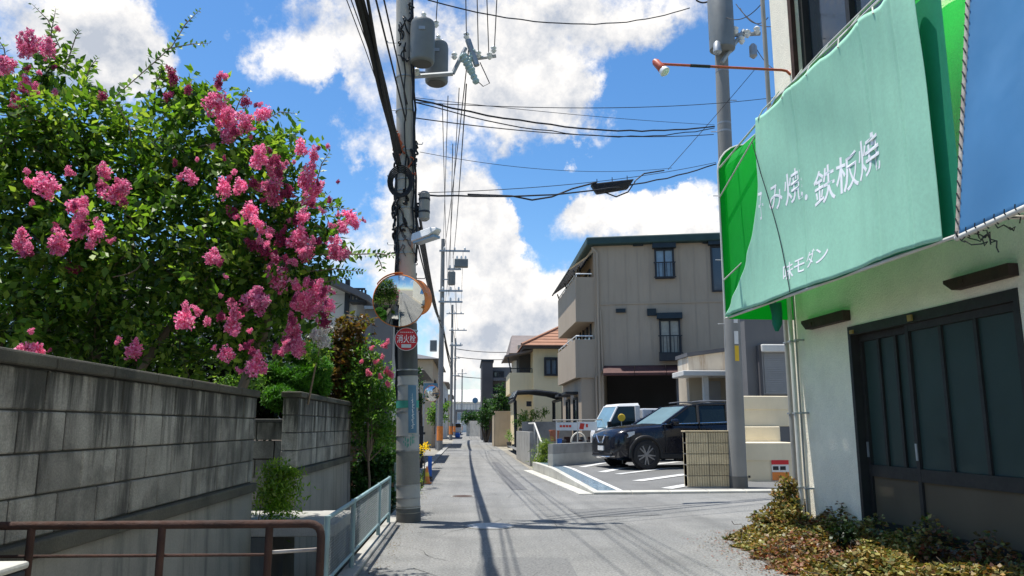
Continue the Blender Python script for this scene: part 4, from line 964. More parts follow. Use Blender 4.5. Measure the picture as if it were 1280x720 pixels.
# across the street between the poles
G2 = 'cables crossing the street'
def cross(pa, pb, Ya, Yb, sag, r, label, mat='cable', wob=0.0, k=22): return wire(at(*pa, Ya), at(*pb, Yb), sag, r, label, G2, mat, k=k, wob=wob)
cross((517, 124), (893, 158), 11.5, 16.5, .28, .016, 'upper thick black cable crossing the street to the parking lot pole', wob=.012)
cross((519, 128), (893, 160), 11.5, 16.5, .36, .010, 'thin cable hung just under the upper thick crossing cable', wob=.02)
cross((518, 122), (893, 156), 11.5, 16.5, .05, .005, 'messenger wire stretched above the upper thick crossing cable')
cross((516, 147), (892, 168), 11.5, 16.5, .16, .009, 'single slack cable crossing the street below the upper bundle')
cross((523, 243), (895, 205), 11.5, 16.5, .28, .014, 'lower thick cable crossing the street under the black closure box', wob=.014)
cross((523, 241), (895, 203), 11.5, 16.5, .14, .006, 'messenger wire carrying the black closure box across the street')
cross((535, 0), (862, 10), 11.5, 16.5, .42, .012, 'topmost slack cable crossing the street high between the poles', wob=.01)
wire(at(545, -12, 11.5), at(790, -8, 14), .12, .012, 'cable crossing the street at the very top beside the transformers', G2)
wire(at(520, 128, 11.5), at(1010, 116, 17.5), .22, .007, 'thin wire passing in front of the parking lot pole to the shop side', G2)
wire(at(525, 190, 13), at(840, 210, 16.5), .2, .005, 'faint thin wire between the upper and lower crossing cables', G2)
wire(at(835, 212, 16.3), at(945, 85, 16.3), .02, .007, 'slanting guy wire rising from the lower crossing cable past the parking lot pole', G2)
pts = [at(640 + i * 6, 205 - 0 + 30 + 8 * math.sin(i * .5), 14.0) for i in range(2)]
cross_l = [at(*p) for p in ((585, 243, 12.4), (640, 245, 13.1), (665, 250, 13.4), (690, 246, 13.7), (715, 236, 14.0), (745, 228, 14.3))]
MB().tube(cross_l, .016, 6).solo('drop_loop', 'cable', 'slack cable loop leading into the left end of the black closure box', 'cable', G2, True)
MB().tube([at(*p) for p in ((755, 240, 14.4), (770, 246, 14.5), (785, 240, 14.6), (795, 225, 14.7), (805, 217, 14.8), (830, 213, 15.2))], .014, 6).solo('drop_loop', 'cable', 'slack cable loop leaving the right end of the black closure box', 'cable', G2, True)
q0, q1 = at(738, 232, 14.35), at(792, 226, 14.6); dd = (q1 - q0).normalized()
t = thing('cable_closure', 'black closure box hanging from the cable across the street', 'closure box', q0)
m = MB(); m.hexa([q + o_ for o_ in (Vector((0, 0, -.17)), Vector((0, 0, .02))) for q in (q0 + Vector((.12 if o_.z < 0 else 0, -.09, 0)), q1 + Vector((-.12 if o_.z < 0 else 0, -.09, 0)), q1 + Vector((-.12 if o_.z < 0 else 0, .09, 0)), q0 + Vector((.12 if o_.z < 0 else 0, .09, 0)))]); m.build('case', 'cable', t, bevel=.03)
for f_ in (.15, .5, .85): q = q0.lerp(q1, f_); MB().tube([q, q + Z * .12], .008, 5).build('hanger', 'cable', t, True)
for i, (pa, pb) in enumerate((((905, 20), (960, -6)), ((920, 5), (975, 30)), ((925, 10), (960, 22)), ((945, 60), (985, 85)))):
    wire(at(*pa, 16.3), at(*pb, 12.5 + i), .25, .010, 'loose service cable looping from the parking lot pole to the shop', G2)
wire(at(870, 0, 16.4), at(905, -30, 16.4), .3, .02, 'short black jumper cable beside the tall transformer', G2)
for i, (y0, y1) in enumerate(((436, 432), (446, 440), (470, 462))):
    wire(at(570, y0, 78), at(700, y1, 74), .5, .035, 'far cable crossing the street above the cream house', G2)
# ------------------------------------------------------------------ the shop on the right
C0 = Vector((4.16, 9.67, 0)); DS = Vector((.0555, -1, 0)).normalized(); DW = Vector((-1, -.0555, 0)).normalized()
def W(s, w, z): return C0 + DS * s + DW * w + Z * z
def wp(px, py, w=0.0):
    """(s, z) where the sight line meets the plane w metres out from the shop front"""
    d = ray(px, py); k = ((C0 + DW * w - EYEV).dot(DW)) / d.dot(DW); p = EYEV + d * k
    return (p - C0).dot(DS), p.z
def wbox(m, s0, s1, w0, w1, z0, z1):
    return m.hexa([W(s0, w0, z0), W(s1, w0, z0), W(s1, w1, z0), W(s0, w1, z0), W(s0, w0, z1), W(s1, w0, z1), W(s1, w1, z1), W(s0, w1, z1)])
shop = thing('shop_building', 'cream stucco two-storey shop with dark sliding doors under a green awning', 'building', C0)
sd0, zd = wp(1060, 409); sd1, _ = wp(1272, 360); HT = 9.5; SD = .28
print('door', sd0, sd1, zd)
SU0, ZU0 = wp(1000, 118); SU1, _ = wp(1130, 20)
ZU1 = ZU0 + 2.0
for a in ((0, sd0, -8, 0, -.1, zd), (0, 16, -8, -.002, zd + .001, ZU0), (sd1, 16, -8, 0, -.1, zd), (sd0, sd1, -8, -.35, -.1, zd), (0, SU0, -8, 0, ZU0 + .001, ZU1), (SU1, 16, -8, 0, ZU0 + .001, ZU1), (SU0, SU1, -8, -.3, ZU0 + .001, ZU1), (0, 16, -8, 0, ZU1 + .001, HT)):
    wbox(MB(), *a).build('wall', 'stucco', shop)
wbox(MB(), -.3, 16.3, -8.3, .35, HT + .002, HT + .2).build('roof_slab', 'concrete', shop)
wbox(MB(), sd0, sd1, -.345, .06, -.1, SD).build('door_sill', 'concrete', shop)
# frame and two sliding doors, three panes each
fr = MB()
wbox(fr, sd0 - .001, sd0 + .05, -.33, .012, SD + .001, zd - .001); wbox(fr, sd1 - .05, sd1 + .001, -.33, .012, SD + .001, zd - .001); wbox(fr, sd0 + .051, sd1 - .051, -.33, .011, zd - .1, zd - .002)
fr.build('door_frame', 'door_frame', shop)
sm = wp(1150, 470, -.12)[0]; zr0 = wp(1100, 584, -.1)[1]; zr1 = wp(1100, 570, -.1)[1] + .02
for k, (a, b, w) in enumerate(((sd0 + .052, sm + .04, -.13), (sm - .03, sd1 - .052, -.07))):
    st = .05; dz1 = zd - .102
    d = MB(); wbox(d, a, a + st, w, w + .05, SD + .002, dz1); wbox(d, b - st, b, w, w + .05, SD + .002, dz1); wbox(d, a + st, b - st, w, w + .048, dz1 - .07, dz1)
    wbox(d, a + st, b - st, w, w + .048, zr0 - .1, zr0 + .02); wbox(d, a + st, b - st, w, w + .048, SD + .002, SD + .09)
    door = d.build('sliding_door', 'door_frame', shop)
    n = 3; cw = (b - a - 2 * st) / n
    for i in range(n):
        wbox(MB(), a + st + i * cw + .006, a + st + (i + 1) * cw - .006, w + .012, w + .02, zr0 + .021, dz1 - .071).build('pane', 'door_glass', door)
        if i: wbox(MB(), a + st + i * cw - .02, a + st + i * cw + .02, w + .021, w + .045, zr0 + .021, dz1 - .071).build('mullion', 'door_frame', door)
    wbox(MB(), a + st + .001, b - st - .001, w + .01, w + .025, SD + .091, zr0 - .101).build('kick_panel', 'door_panel', door)
    wbox(MB(), (a + .01) if k == 0 else (a + .012), a + .04, w + .051, w + .06, zr0 + .1, zr0 + .26).build('pull', 'galv', door)
wbox(MB(), sd0 + .1, sd0 + .16, .03, .05, zd - .09, zd - .05).build('door_catch', 'brass', shop)
q = wp(1142, 398); wbox(MB(), q[0] - .03, q[0] + .03, .03, .05, zd - .09, zd - .03).build('door_catch', 'brass', shop)
# upper window
wu, wv = (W(1, 0, 0) - W(0, 0, 0)), Z
window(shop, W(SU0, -.16, ZU0), wu, wv, DW, SU1 - SU0, ZU1 - ZU0, 'door_frame', 'pane', .1, .1, 1)
wbox(MB(), SU0 - .06, SU0 + .02, .0, .06, ZU0 - .4, ZU1 + .1).build('window_jamb', 'rust', shop)
# timber lintel stubs
for (pxa, pya), (pxb, pyb), py1 in (((1000, 397), (1053, 400), 387), ((1177, 348), (1260, 344), 328)):
    s0, z0 = wp(pxa, pya, .1); s1, z1 = wp(pxb, pyb, .1); zt = wp(pxb, py1, .1)[1]
    t = thing('timber_bracket', 'dark charred timber bracket stub on the stucco above the doors, %s' % ('nearer the downpipes' if pxa < 1100 else 'under the blue panel'), 'bracket', W(s0, 0, z1))
    m = MB(); m.prism([W(s0 + .1, .002, z1), W(s1, .002, z1), W(s1, .002, zt), W(s0, .002, zt), W(s0, .002, zt - .03)], DW * .09); m.build('beam', 'timber', t)
    wbox(MB(), s0 + .2, s0 + .26, .093, .1, z1 + .03, z1 + .07).build('bolt_plate', 'rust', t)
# downpipes and conduits at the corner
for k, (px, r, mat, lb) in enumerate(((988, .032, 'pipe_grey', 'grey metal downpipe on the far corner of the shop'), (994, .03, 'pipe_white', 'white plastic downpipe on the far corner of the shop'), (1000, .012, 'pipe_grey', 'thin grey conduit on the far corner of the shop'))):
    w = .06 + .02 * k; s = wp(px, 500, w)[0]
    t = thing('downpipe', lb, 'pipe', W(s, w, 0)); MB().tube([W(s, w, 0), W(s, w, 3.2)], r, 12).build('pipe', mat, t, True)
    for z in (.6, 1.5, 2.4): wbox(MB(), s - r - .006, s + r + .006, .0, w + r + .004, z, z + .02).build('clip', 'galv', t)
# awning frame, fabric and the pale sheet hung over it
AW = .9
aw = thing('awning', 'green fabric shop awning on white pipe frame with pale green lettered sheet hung over it', 'awning', W(2, .5, 2.6))
sA, zb = wp(912, 393, AW); sT, zt = wp(950, 148, AW); sN, zbN = wp(1183, 293, AW); sN2 = wp(1202, 297, AW - .02)[0]
zg = wp(925, 158, AW)[1]
print('awning', sA, sT, sN, zb, zbN, zt)
gp = [(AW + .03, zb - .05)] + [(AW + .03 - .38 * (1 - math.cos(R(a))), zg - .35 + .38 * math.sin(R(a))) for a in range(0, 91, 15)] + [(.02, zg + .25), (.02, zb - .05)]
MB().prism([W(sA - .06, w, z) for w, z in gp], DS * .004).build('end_panel', 'awning_green', aw)
# original front fabric behind the sheet, seen past its near edge
def fab(u, v): s = sT + .05 + (sN2 - sT - .05) * u; w, z = [(AW - .05, zb), (AW - .06, zg - .3), (AW - .45, zg + .02), (.02, zg + .25)][int(v * 3 + .5)]; return W(s, w + .01 * math.sin(s * 9), z)
MB().grid(lambda u, v: W(sT + .05 + (sN2 - sT - .05) * u, AW - .05 - .01 * v, zb + (zg - .3 - zb) * v), 30, 3).build('front_fabric', 'awning_dark', aw, True)
MB().grid(lambda u, v: W(sA - .05 + (sT - sA + .1) * u, AW - .045 - .012 * v, zb - .02 + (zg - .28 - zb) * v), 12, 3).build('front_fabric', 'awning_green', aw, True)
TOPF = [(AW - .06, zg - .3), (AW - .16, zg - .12), (AW - .45, zg + .02), (.02, zg + .25)]
MB().grid(lambda u, v: W(sA - .05 + (sN2 - sA + .05) * u, TOPF[int(v * 3 + .5)][0] + .006 * math.sin(u * 40), TOPF[int(v * 3 + .5)][1]), 30, 3).build('roof_fabric', 'awning_green', aw, True)
pipe = MB(); tubes = []
def P_(pts, r=.016, nm='frame_pipe'): MB().tube(pts, r, 8).build(nm, 'pipe_white', aw, True)
P_([W(sA - .07, w, z) for w, z in gp[:-1]])
P_([W(sA - .07, AW + .02, zb - .04), W(sN2, AW + .02, zb - .04)])
P_([W(sA - .07, AW - .35, zg + .04), W(sN2, AW - .35, zg + .04)])
P_([W(sA - .07, .05, zg + .28), W(sN2, .05, zg + .28)])
for k in range(5):
    s = sT + .05 + k * .75; P_([W(s, AW - .35, zg + .04), W(s, AW - .1, zg - .05), W(s, AW + .01, zt - .1)], .012)
    P_([W(s, AW - .35, zg + .04), W(s, .05, zg + .28)], .012)
P_([W(sT - .12, AW - .12, zt - .25), W(sT, AW - .08, zt + .02), W(sT + .3, AW - .06, zt + .11), W(sN2, AW - .05, zt + .13)], .014)
P_([W(sA - .05, AW + .01, zg - .3), W(sT, AW - .1, zt + .1), W(sT + 1.2, AW - .14, zt + .24), W(sN2, AW - .16, zt + .3)], .012)
P_([W(sA - .05, AW + .03, zb + .45), W(sT + .2, AW - .3, zb + 1.0)], .01); P_([W(sA - .05, AW + .03, zg - .7), W(sT, AW + .01, zt - .12)], .01)
def sheet(u, v, off=0.0):
    """u from the far edge to the near edge, v from the bottom to the top"""
    s0 = sT + (sA + .02 - sT) * max(0, 1 - v * 1.55) ** 1.6
    s = s0 + (sN - s0) * u
    f = .012 * math.sin(s * 5.2 + v * 1.5) + .006 * math.sin(s * 13 + v * 4)
    near = max(0, (u - .72) / .28); f += near * .04 * math.sin(s * 17 + v * 2.6) * (.35 + .65 * v)
    far = max(0, 1 - u / .18); f += far * .007 * math.sin(s * 30 - v * 9) * (1 - v)
    f += -.05 * math.sin(math.pi * v) * math.sin(math.pi * u) + .035
    for k_ in (.3, .74, .9): f += -.010 * math.exp(-((s - sT - (sN - sT) * k_) / .018) ** 2)
    f += .016 * math.sin(u * 9 + v * 7) * math.sin(v * 5 + u * 3) * max(0, v - .2)
    zt_ = zt - .03 * abs(math.sin(u * 4 * math.pi))
    z = zb - .03 + (zt_ - zb + .03) * v + .01 * math.sin(u * 17) * (1 - v)
    return W(s, AW + .02 + f + off, z)
m = MB(); m.grid(lambda u, v: sheet(u, v), 300, 60); sh = m.build('lettered_sheet', 'tarp', aw, True); so = sh.modifiers.new('solid', 'SOLIDIFY'); so.thickness = .003; so.offset = -1
for k in range(5): s = sT + .12 + k * .55; P_([sheet(.02 + k * .2, .985, .01), W(s, AW + .02, zt + .05), W(s + .06, AW - .06, zt + .13), W(s + .1, AW - .14, zt + .24)], .008, 'hook')
m = MB()
def hem(u, v): p = sheet(u, 0); return p + DW * (-.12 * v) + Z * (-.012 * math.sin(v * math.pi) + .015 * v)
m.grid(hem, 80, 4); m.build('hem', 'awning_dark', aw, True)
def inv(s, z):
    v = (z - zb + .03) / (zt - zb + .03); s0 = sT + (sA + .02 - sT) * max(0, 1 - v * 1.55) ** 1.6
    return (s - s0) / (sN - s0), v
def letter(ch, x0, x1, yc, h):
    x0, x1, h = x0 - (x1 - x0) * .04, x1 + (x1 - x0) * .04, h * 1.1
    s0, _ = wp(x0, yc, AW + .03); s1, _ = wp(x1, yc, AW + .03); xm = (x0 + x1) / 2
    z1 = wp(xm, yc - h / 2, AW + .03)[1]; z0 = wp(xm, yc + h / 2, AW + .03)[1]
    def fn(u, v, e):
        a, b = inv(s0 + (s1 - s0) * u, z0 + (z1 - z0) * v); return sheet(a, b, .005 + e)
    glyphs(ch, fn, 'lettering', 'text_white', aw, .007)
for a in (('焼', 1071, 1099.5, 193, 48), ('板', 1043, 1069, 213, 44), ('鉄', 1017, 1041.5, 231, 43), ('焼', 980, 999.6, 231.5, 38), ('み', 963, 977, 245, 30), ('味', 980, 992, 338.6, 21), ('モ', 993.5, 1005, 332.5, 17), ('ダ', 1008, 1021, 324, 19), ('ン', 1023, 1037, 318, 17), ('.', 1005, 1009, 245, 7), ('子', 952.5, 957.5, 257, 32)): letter(*a)
MB().tube([sheet(*inv(*wp(947 + (992 - 947) * i / 10, 178 + (366 - 178) * i / 10, AW + .03)), .02) for i in range(11)], .005, 5).solo('sheet_line', 'cable', 'thin dark line running down across the pale green sheet', 'cable', smooth=True)  # thin dark line, a tube laid slantwise over the face of the sheet
# rolled cloth hanging by the downpipes
t = thing('rolled_cloth', 'teal rolled awning cloth hanging under the far corner of the green sheet', 'cloth', W(*[wp(970, 415, .7)[0], .7, wp(970, 415, .7)[1]]))
s, z0 = wp(971, 414, .7); z1 = wp(971, 378, .7)[1]
MB().tube([W(s, .7, z0), W(s + .02, .7, z0 + .08), W(s - .01, .68, z0 + .2), W(s, .7, z1)], [.02, .055, .06, .07], 10).build('cloth', 'awning_dark', t, 60)
MB().tube([W(s, .7, z1), W(s, .6, z1 + .2)], .008, 6).build('tie', 'cable', t, True)
# tilted blue panel in a rusty frame
bl = thing('tarpaulin_sign', 'large blue sheet panel laced into a rusty white pipe frame beside the green awning', 'sign panel', W(4, 1, 2.5))
def wpt(px, py, w): s, z = wp(px, py, w); return W(s, w, z)
BLp = wpt(1198, 297, 1.06); TLp = wpt(1214, -60, .72); BRp = wpt(1330, 238, 1.2); TRp = wpt(1420, -160, .85)
def bpt(u, v): return BLp.lerp(BRp, u).lerp(TLp.lerp(TRp, u), v)
bn = (BRp - BLp).cross(TLp - BLp).normalized(); bn = bn if bn.x < 0 else -bn
m = MB(); m.grid(lambda u, v: bpt(u, v) + bn * .02 * math.sin(u * 5) * math.sin(v * 6), 40, 40); o = m.build('sheet', 'bluepanel', bl, True); so = o.modifiers.new('solid', 'SOLIDIFY'); so.thickness = .006
MB().tube([BLp, TLp], .022, 10).build('frame_pipe', 'rust_light', bl, True); MB().tube([BLp - (BRp - BLp) * .02, BRp], .02, 10).build('frame_pipe', 'pipe_white', bl, True); MB().tube([TLp, TRp], .02, 10).build('frame_pipe', 'rust_light', bl, True)
for k in range(24):
    p = bpt(0, k / 24 + .01); MB().tube([p + bn * .024 + Z * .02, p + bn * .026 - Z * .03 + (BRp - BLp).normalized() * .03], .005, 5).build('lacing', 'cable', bl, True)
for k in range(10):
    p = bpt(k / 10 + .03, 0); MB().tube([p + bn * .022 + Z * .035, p + bn * .026 + Z * .01, p - Z * .03], .004, 5).build('lacing', 'cable', bl, True)
for w_, z_ in ((.0, .1), (.0, 1.4)): p = bpt(.02, .02 + z_ * .5); MB().tube([p, p - DW * 1.0], .014, 6).build('stay', 'rust_light', bl, True)
m = MB(); rr = random.Random(8)
for k in range(7):
    p = bpt(.03 + k * .06, 0) - Z * .01; pts = [p]
    for i in range(7): pts.append(pts[-1] + DS * rr.uniform(-.03, .07) + Z * rr.uniform(-.045, .03) + DW * rr.uniform(-.03, .02))
    m.tube(pts, .0045, 5)
m.solo('light_string', 'cable', 'tangle of black wires dangling under the blue panel', 'cable', smooth=True)
# red arm lamp
s, z = wp(985, 88, .03); t = thing('arm_lamp', 'red pipe arm lamp reaching over the street from the upper shop wall', 'lamp', W(s, 0, z))
A0 = W(s, 0, z - .06); A1 = W(s, .05, z - .01); A2 = W(s, .12, z); E = at(822, 84, (A2.y - .08)); E.z = A2.z + .0
MB().tube([A0, A1, A2, A2.lerp(E, .5), E], .017, 10).build('arm', 'lampred', t, True)
MB().tube([A2.lerp(E, .58), A2.lerp(E, .74)], .021, 10).build('tape', 'dark_metal', t, True)
hd = Vector((.42, -.35, -.75)).normalized()
MB().lathe([(.03, -.04), (.05, 0), (.052, .1), (.058, .16), (.055, .165)], 20, hd, E + Vector((-.02, 0, .02))).build('housing', 'lampred', t, True)
MB().lathe([(.05, .14), (.062, .17), (.068, .21), (.04, .235), (.005, .24)], 20, hd, E + Vector((-.02, 0, .02))).build('bulb', 'bulb', t, True)
s, z = wp(956, 20, .0)
MB().tube([W(s + .06, .05, 2.8), W(s + .06, .05, HT - .2)], .03, 10).solo('downpipe', 'pipe_grey', 'slim grey pipe running up the corner of the upper shop wall', 'pipe', smooth=True, base=W(s + .06, .05, 2.8))
# ------------------------------------------------------------------ ivy
bx = [(9.95, 3.55), (9.6, 3.2), (9.16, 3.1), (8.4, 3.05), (7.6, 2.95), (6.8, 2.95), (6.0, 3.1), (5, 3.2)][::-1]
byy = np.array([p[0] for p in bx]); bxx = np.array([p[1] for p in bx])
def wallx(y): return 4.16 + .0555 * (9.67 - y)
def ivy_h(x, y):
    e = (x - np.interp(y, byy, bxx)); wv_ = .5 + .5 * np.sin(x * 5.1 + 1.3 * np.sin(y * 3.3)) * np.sin(y * 4.3 + x * 2)
    return np.clip(e * .42, .0, .21) * (.45 + .75 * wv_) + .015 + .26 * np.exp(-np.maximum(4.16 + .0555 * (9.67 - y) - x, 0) / .16) * (.4 + .6 * wv_)
n = 42000; yy_ = rng.uniform(5, 9.98, n); u_ = rng.random(n) ** .9; bnd = np.interp(yy_, byy, bxx) + .06 * np.sin(yy_ * 9) + .04 * np.sin(yy_ * 23)
xx_ = bnd + (wallx(yy_) - .03 - bnd) * u_
gap = np.sin(xx_ * 7 + yy_ * 3) * np.sin(yy_ * 6.5 - xx_ * 2) > .62
keep = ~(gap & (rng.random(n) < .7)); xx_, yy_ = xx_[keep], yy_[keep]; n = len(xx_)
hz = ivy_h(xx_, yy_) * rng.uniform(.45, 1.15, n); P = np.stack([xx_, yy_, hz], 1)
D = rng.normal(size=(n, 3)); D[:, 2] *= .35; N = np.array([0, 0, 1.]) + rng.normal(size=(n, 3)) * .55
redder = (np.sin(xx_ * 3 + 1) * np.sin(yy_ * 2.2) > .1) & (rng.random(n) < .8)
fnl = leaves(P, D, .047 * rng.uniform(.6, 1.3, n), .042 * rng.uniform(.7, 1.2, n), .2, N)
nl = 900; ly_ = rng.uniform(5.5, 10.3, nl); lx_ = np.interp(ly_, byy, bxx) - np.abs(rng.normal(size=nl)) * .22 + .05
Dl = rng.normal(size=(nl, 3)); Dl[:, 2] *= .1
lt = quads('leaf_litter', leaves(np.stack([lx_, ly_, np.full(nl, .012)], 1), Dl, .032 * rng.uniform(.5, 1.2, nl), .022, .12, np.array([0, 0, 1.]) + rng.normal(size=(nl, 3)) * .15), 'leaf_ivy_red'); tag(lt, 'dry fallen leaves scattered on the asphalt along the edge of the ivy', 'leaf litter', kind='stuff')
rr = random.Random(21); st_ = MB()
for k in range(70):
    y0_ = rr.uniform(5.2, 9.8); p_ = Vector((float(np.interp(y0_, byy, bxx)) + rr.uniform(.1, 1.0), y0_, .03)); pts = [p_]
    for i in range(5): pts.append(pts[-1] + Vector((rr.uniform(-.09, .05), rr.uniform(-.08, .08), rr.uniform(-.01, .07))))
    st_.tube(pts, .004, 4)
tag(st_.build('ivy_stems', 'bark_dark'), 'thin brown ivy runners creeping through the ground cover', 'ivy', kind='stuff')
iv = quads('ivy_ground_cover', fnl[~redder], 'leaf_ivy'); tag(iv, 'mixed green and bronze ivy spreading over the ground before the shop doors', 'ivy', kind='stuff')
iv = quads('ivy_ground_cover', fnl[redder], 'leaf_ivy_red'); tag(iv, 'reddish ivy patches among the ground cover before the shop doors', 'ivy', kind='stuff')
structure(MB().grid(lambda u, v: (float(np.interp(5 + v * 4.98, byy, bxx)) + u * (wallx(5 + v * 4.98) - .02 - float(np.interp(5 + v * 4.98, byy, bxx))), 5 + v * 4.98, float(ivy_h(float(np.interp(5 + v * 4.98, byy, bxx)) + u * 1.1, 5 + v * 4.98)) * .4), 12, 30).build('ivy_soil', 'soil'))
shrub('climbing_ivy', 'bushy reddish ivy climbing the downpipes at the shop corner', 'ivy', [(V3(W(.02 + .03 * z, .2, z)), r) for z, r in ((.1, .26), (.26, .22), (.4, .18), (.54, .13), (.66, .08))] + [(V3(W(.25, .3, .2)), .24), (V3(W(.1, .45, .12)), .25)], 'leaf_ivy', 3400, 7, .05, .042, .13, .5, .1, .012, base=V3(W(.02, .2, 0)))
shrub('light_weed', 'tuft of bright yellow-green weed in the ivy', 'plant', [(V3(gz(1000, 695)), .16)], 'leaf_weed', 9000, 7, .035, .022, .09, .3, .5, .006, base=V3(gz(1000, 695)), squash=.6)
for px, py, r in ((1055, 668, .1), (1180, 665, .13), (1240, 672, .12), (1100, 650, .1)):
    q = gz(px, py, .3); shrub('ivy_sprig', 'dark green ivy sprig standing up against the shop doors', 'ivy', [(V3(q), r)], 'leaf_dark', 6000, 7, .045, .036, .12, .3, .5, .008, base=(q.x, q.y, 0), group='ivy sprigs by the doors')
# ------------------------------------------------------------------ the parking lot side
t = thing('tan_block_pillar', 'tan ribbed block screen wall standing beside the parking lot pole', 'wall', (5.2, 16.75, 0))
x0 = at(858, 575, 16.6).x; x1 = at(914, 575, 16.6).x; nb = 2; hz_ = (at(880, 540, 16.6).z - .08) / 5
MB().box(x0 + .01, x1 - .01, 16.62, 16.83, .0, .08 + hz_ * 5 - .005).build('core', 'retaining', t)
for c in range(5):
    for i in range(nb):
        a = x0 + (x1 - x0) * i / nb; b = x0 + (x1 - x0) * (i + 1) / nb; m = MB(); k = 9; cw = (b - a - .012) / k
        for j in range(k): m.box(a + .006 + j * cw + .004, a + .006 + (j + 1) * cw - .004, 16.585, 16.86, .085 + c * hz_, .085 + (c + 1) * hz_ - .016)
        m.build('block', 'tanblock', t)
MB().box(x0 - .02, x1 + .02, 16.57, 16.88, .08 + 5 * hz_, .11 + 5 * hz_).build('cap', 'tanblock', t, bevel=.008)
MB().box(x0 - .01, x1 + .01, 16.58, 16.87, -.03, .082).build('footing', 'concrete', t)
# beige storage cabinets
def cab(px0, px1, py0, py1, Y, dep, name_label, lip=True, sticker=False):
    a, b = at(px0, py1, Y), at(px1, py0, Y); t = thing('storage_cabinet', name_label, 'cabinet', ((a.x + b.x) / 2, Y + dep / 2, a.z))
    MB().box(a.x, b.x, Y, Y + dep, a.z, b.z).build('body', 'box_beige', t, bevel=.02)
    mz = a.z + (b.z - a.z) * .55
    if lip: MB().box(a.x - .015, b.x + .015, Y - .02, Y - .002, mz, b.z - .01).build('door', 'box_beige', t, bevel=.012); MB().box(a.x + .05, a.x + .1, Y - .012, Y - .001, a.z + .12, a.z + .17).build('latch', 'dark_metal', t)
    if sticker:
        p, q = at(965, 601, Y), at(985, 575, Y)
        stk = MB().box(p.x, q.x, Y - .026, Y - .021, p.z, q.z).build('notice', 'white_paint', t)
        MB().box(p.x, q.x, Y - .031, Y - .027, q.z - .1, q.z).build('notice_band', 'red_sign', stk)
        MB().box(p.x + .004, q.x - .004, Y - .031, Y - .027, p.z + .01, p.z + (q.z - p.z) * .42).build('notice_band', 'orange', stk)
        m = MB()
        for i in range(2): m.box(p.x + .03 + i * .17, p.x + .16 + i * .17, Y - .031, Y - .027, p.z + (q.z - p.z) * .52, p.z + (q.z - p.z) * .7)
        m.build('notice_print', 'dark_metal', stk)
    return t
cab(933, 992, 553, 604, 17.8, .9, 'lowest beige metal cabinet with a red and white notice', True, True)
MB().box(at(930, 600, 18.4).x, at(985, 600, 18.4).x, 18.72, 19.3, 0, at(950, 533, 18.72).z - .004).solo('concrete_plinth', 'concrete', 'grey concrete plinth under the upper beige cabinets', 'plinth')
cab(927, 975, 533, 556, 18.6, .1, 'middle beige metal cabinet behind the one with the notice', False)
cab(925, 986, 495, 533, 18.9, .9, 'upper beige metal cabinet below the roller shutter window')
# dark slate building with shuttered window behind the cabinets
t = thing('slate_house', 'dark grey house wall with a shuttered window behind the beige cabinets', 'house', (9.5, 22, 0))
a = at(930, 395, 21.5).x; zt = at(950, 392, 21.5).z
MB().box(a, 16, 21.5, 22.6, 0, zt).build('wall', 'wall_slate', t)
MB().box(a - .05, 16.2, 21.4, 22.7, zt + .003, zt + .12).build('roof', 'roof_grey', t)
p, q = at(954, 493, 21.4), at(977, 432, 21.4)
w_ = MB().box(p.x, q.x + .3, 21.36, 21.498, p.z, q.z).build('window', 'shutter', t)
for k in range(22): z = p.z + .03 + k * (q.z - p.z - .25) / 22; MB().box(p.x + .05, q.x + .25, 21.335, 21.358, z, z + (q.z - p.z - .25) / 22 * .75).build('slat', 'shutter', w_)
MB().box(p.x - .03, q.x + .33, 21.2, 21.359, q.z - .2, q.z + .02).build('shutter_box', 'wall_white', w_, bevel=.03)
MB().box(p.x - .1, p.x - .02, 21.3, 21.499, p.z - .1, q.z).build('downpipe', 'wall_dark', t)
MB().box(q.x + .5, q.x + .6, 21.3, 21.499, p.z - .1, q.z + .5).build('downpipe', 'dark_metal', t)
# low rust-streaked building
t = thing('low_annex', 'low beige annex with rust-streaked parapet and concrete canopy behind the dark car', 'annex', (9, 25, .2))
Ya = 24.0; a, b = at(862, 500, Ya), at(905, 440, Ya)
MB().box(a.x, a.x + 4, Ya, Ya + 1.2, .1, at(870, 470, Ya).z).build('wall', 'wall_tan', t)
MB().prism([(a.x, Ya - .02, at(870, 466, Ya).z), (a.x + 4, Ya - .02, at(870, 466, Ya).z), (a.x + 4, Ya - .02, at(870, 424, Ya).z), (a.x, Ya - .02, at(862, 446, Ya).z)], (0, 1.25, 0)).build('parapet', 'wall_rusty', t)
MB().prism([(a.x - .05, Ya - .1, at(862, 446, Ya).z + .003), (a.x + 4.1, Ya - .1, at(870, 424, Ya).z + .003), (a.x + 4.1, Ya - .1, at(870, 424, Ya).z + .12), (a.x - .05, Ya - .1, at(862, 446, Ya).z + .12)], (0, 1.4, 0)).build('parapet_cap', 'roof_grey', t)
cz = at(880, 470, Ya - .9).z
MB().box(at(853, 465, Ya - .9).x, a.x + 4, Ya - 1.0, Ya + .3, cz, cz + .16).build('canopy', 'wall_white', t, bevel=.02)
MB().box(at(876, 480, Ya - .5).x, at(882, 480, Ya - .5).x, Ya - .8, Ya - .62, .2, cz - .002).build('column', 'pipe_white', t)
MB().box(at(868, 480, Ya - .05).x, at(874, 480, Ya - .05).x, Ya - .05, Ya - .002, 1.6, 2.0).build('sign_plate', 'yellow', t)
MB().box(at(884, 480, Ya).x, at(900, 480, Ya).x, Ya - .04, Ya - .003, .3, cz - .1).build('shutter_door', 'shutter', t)

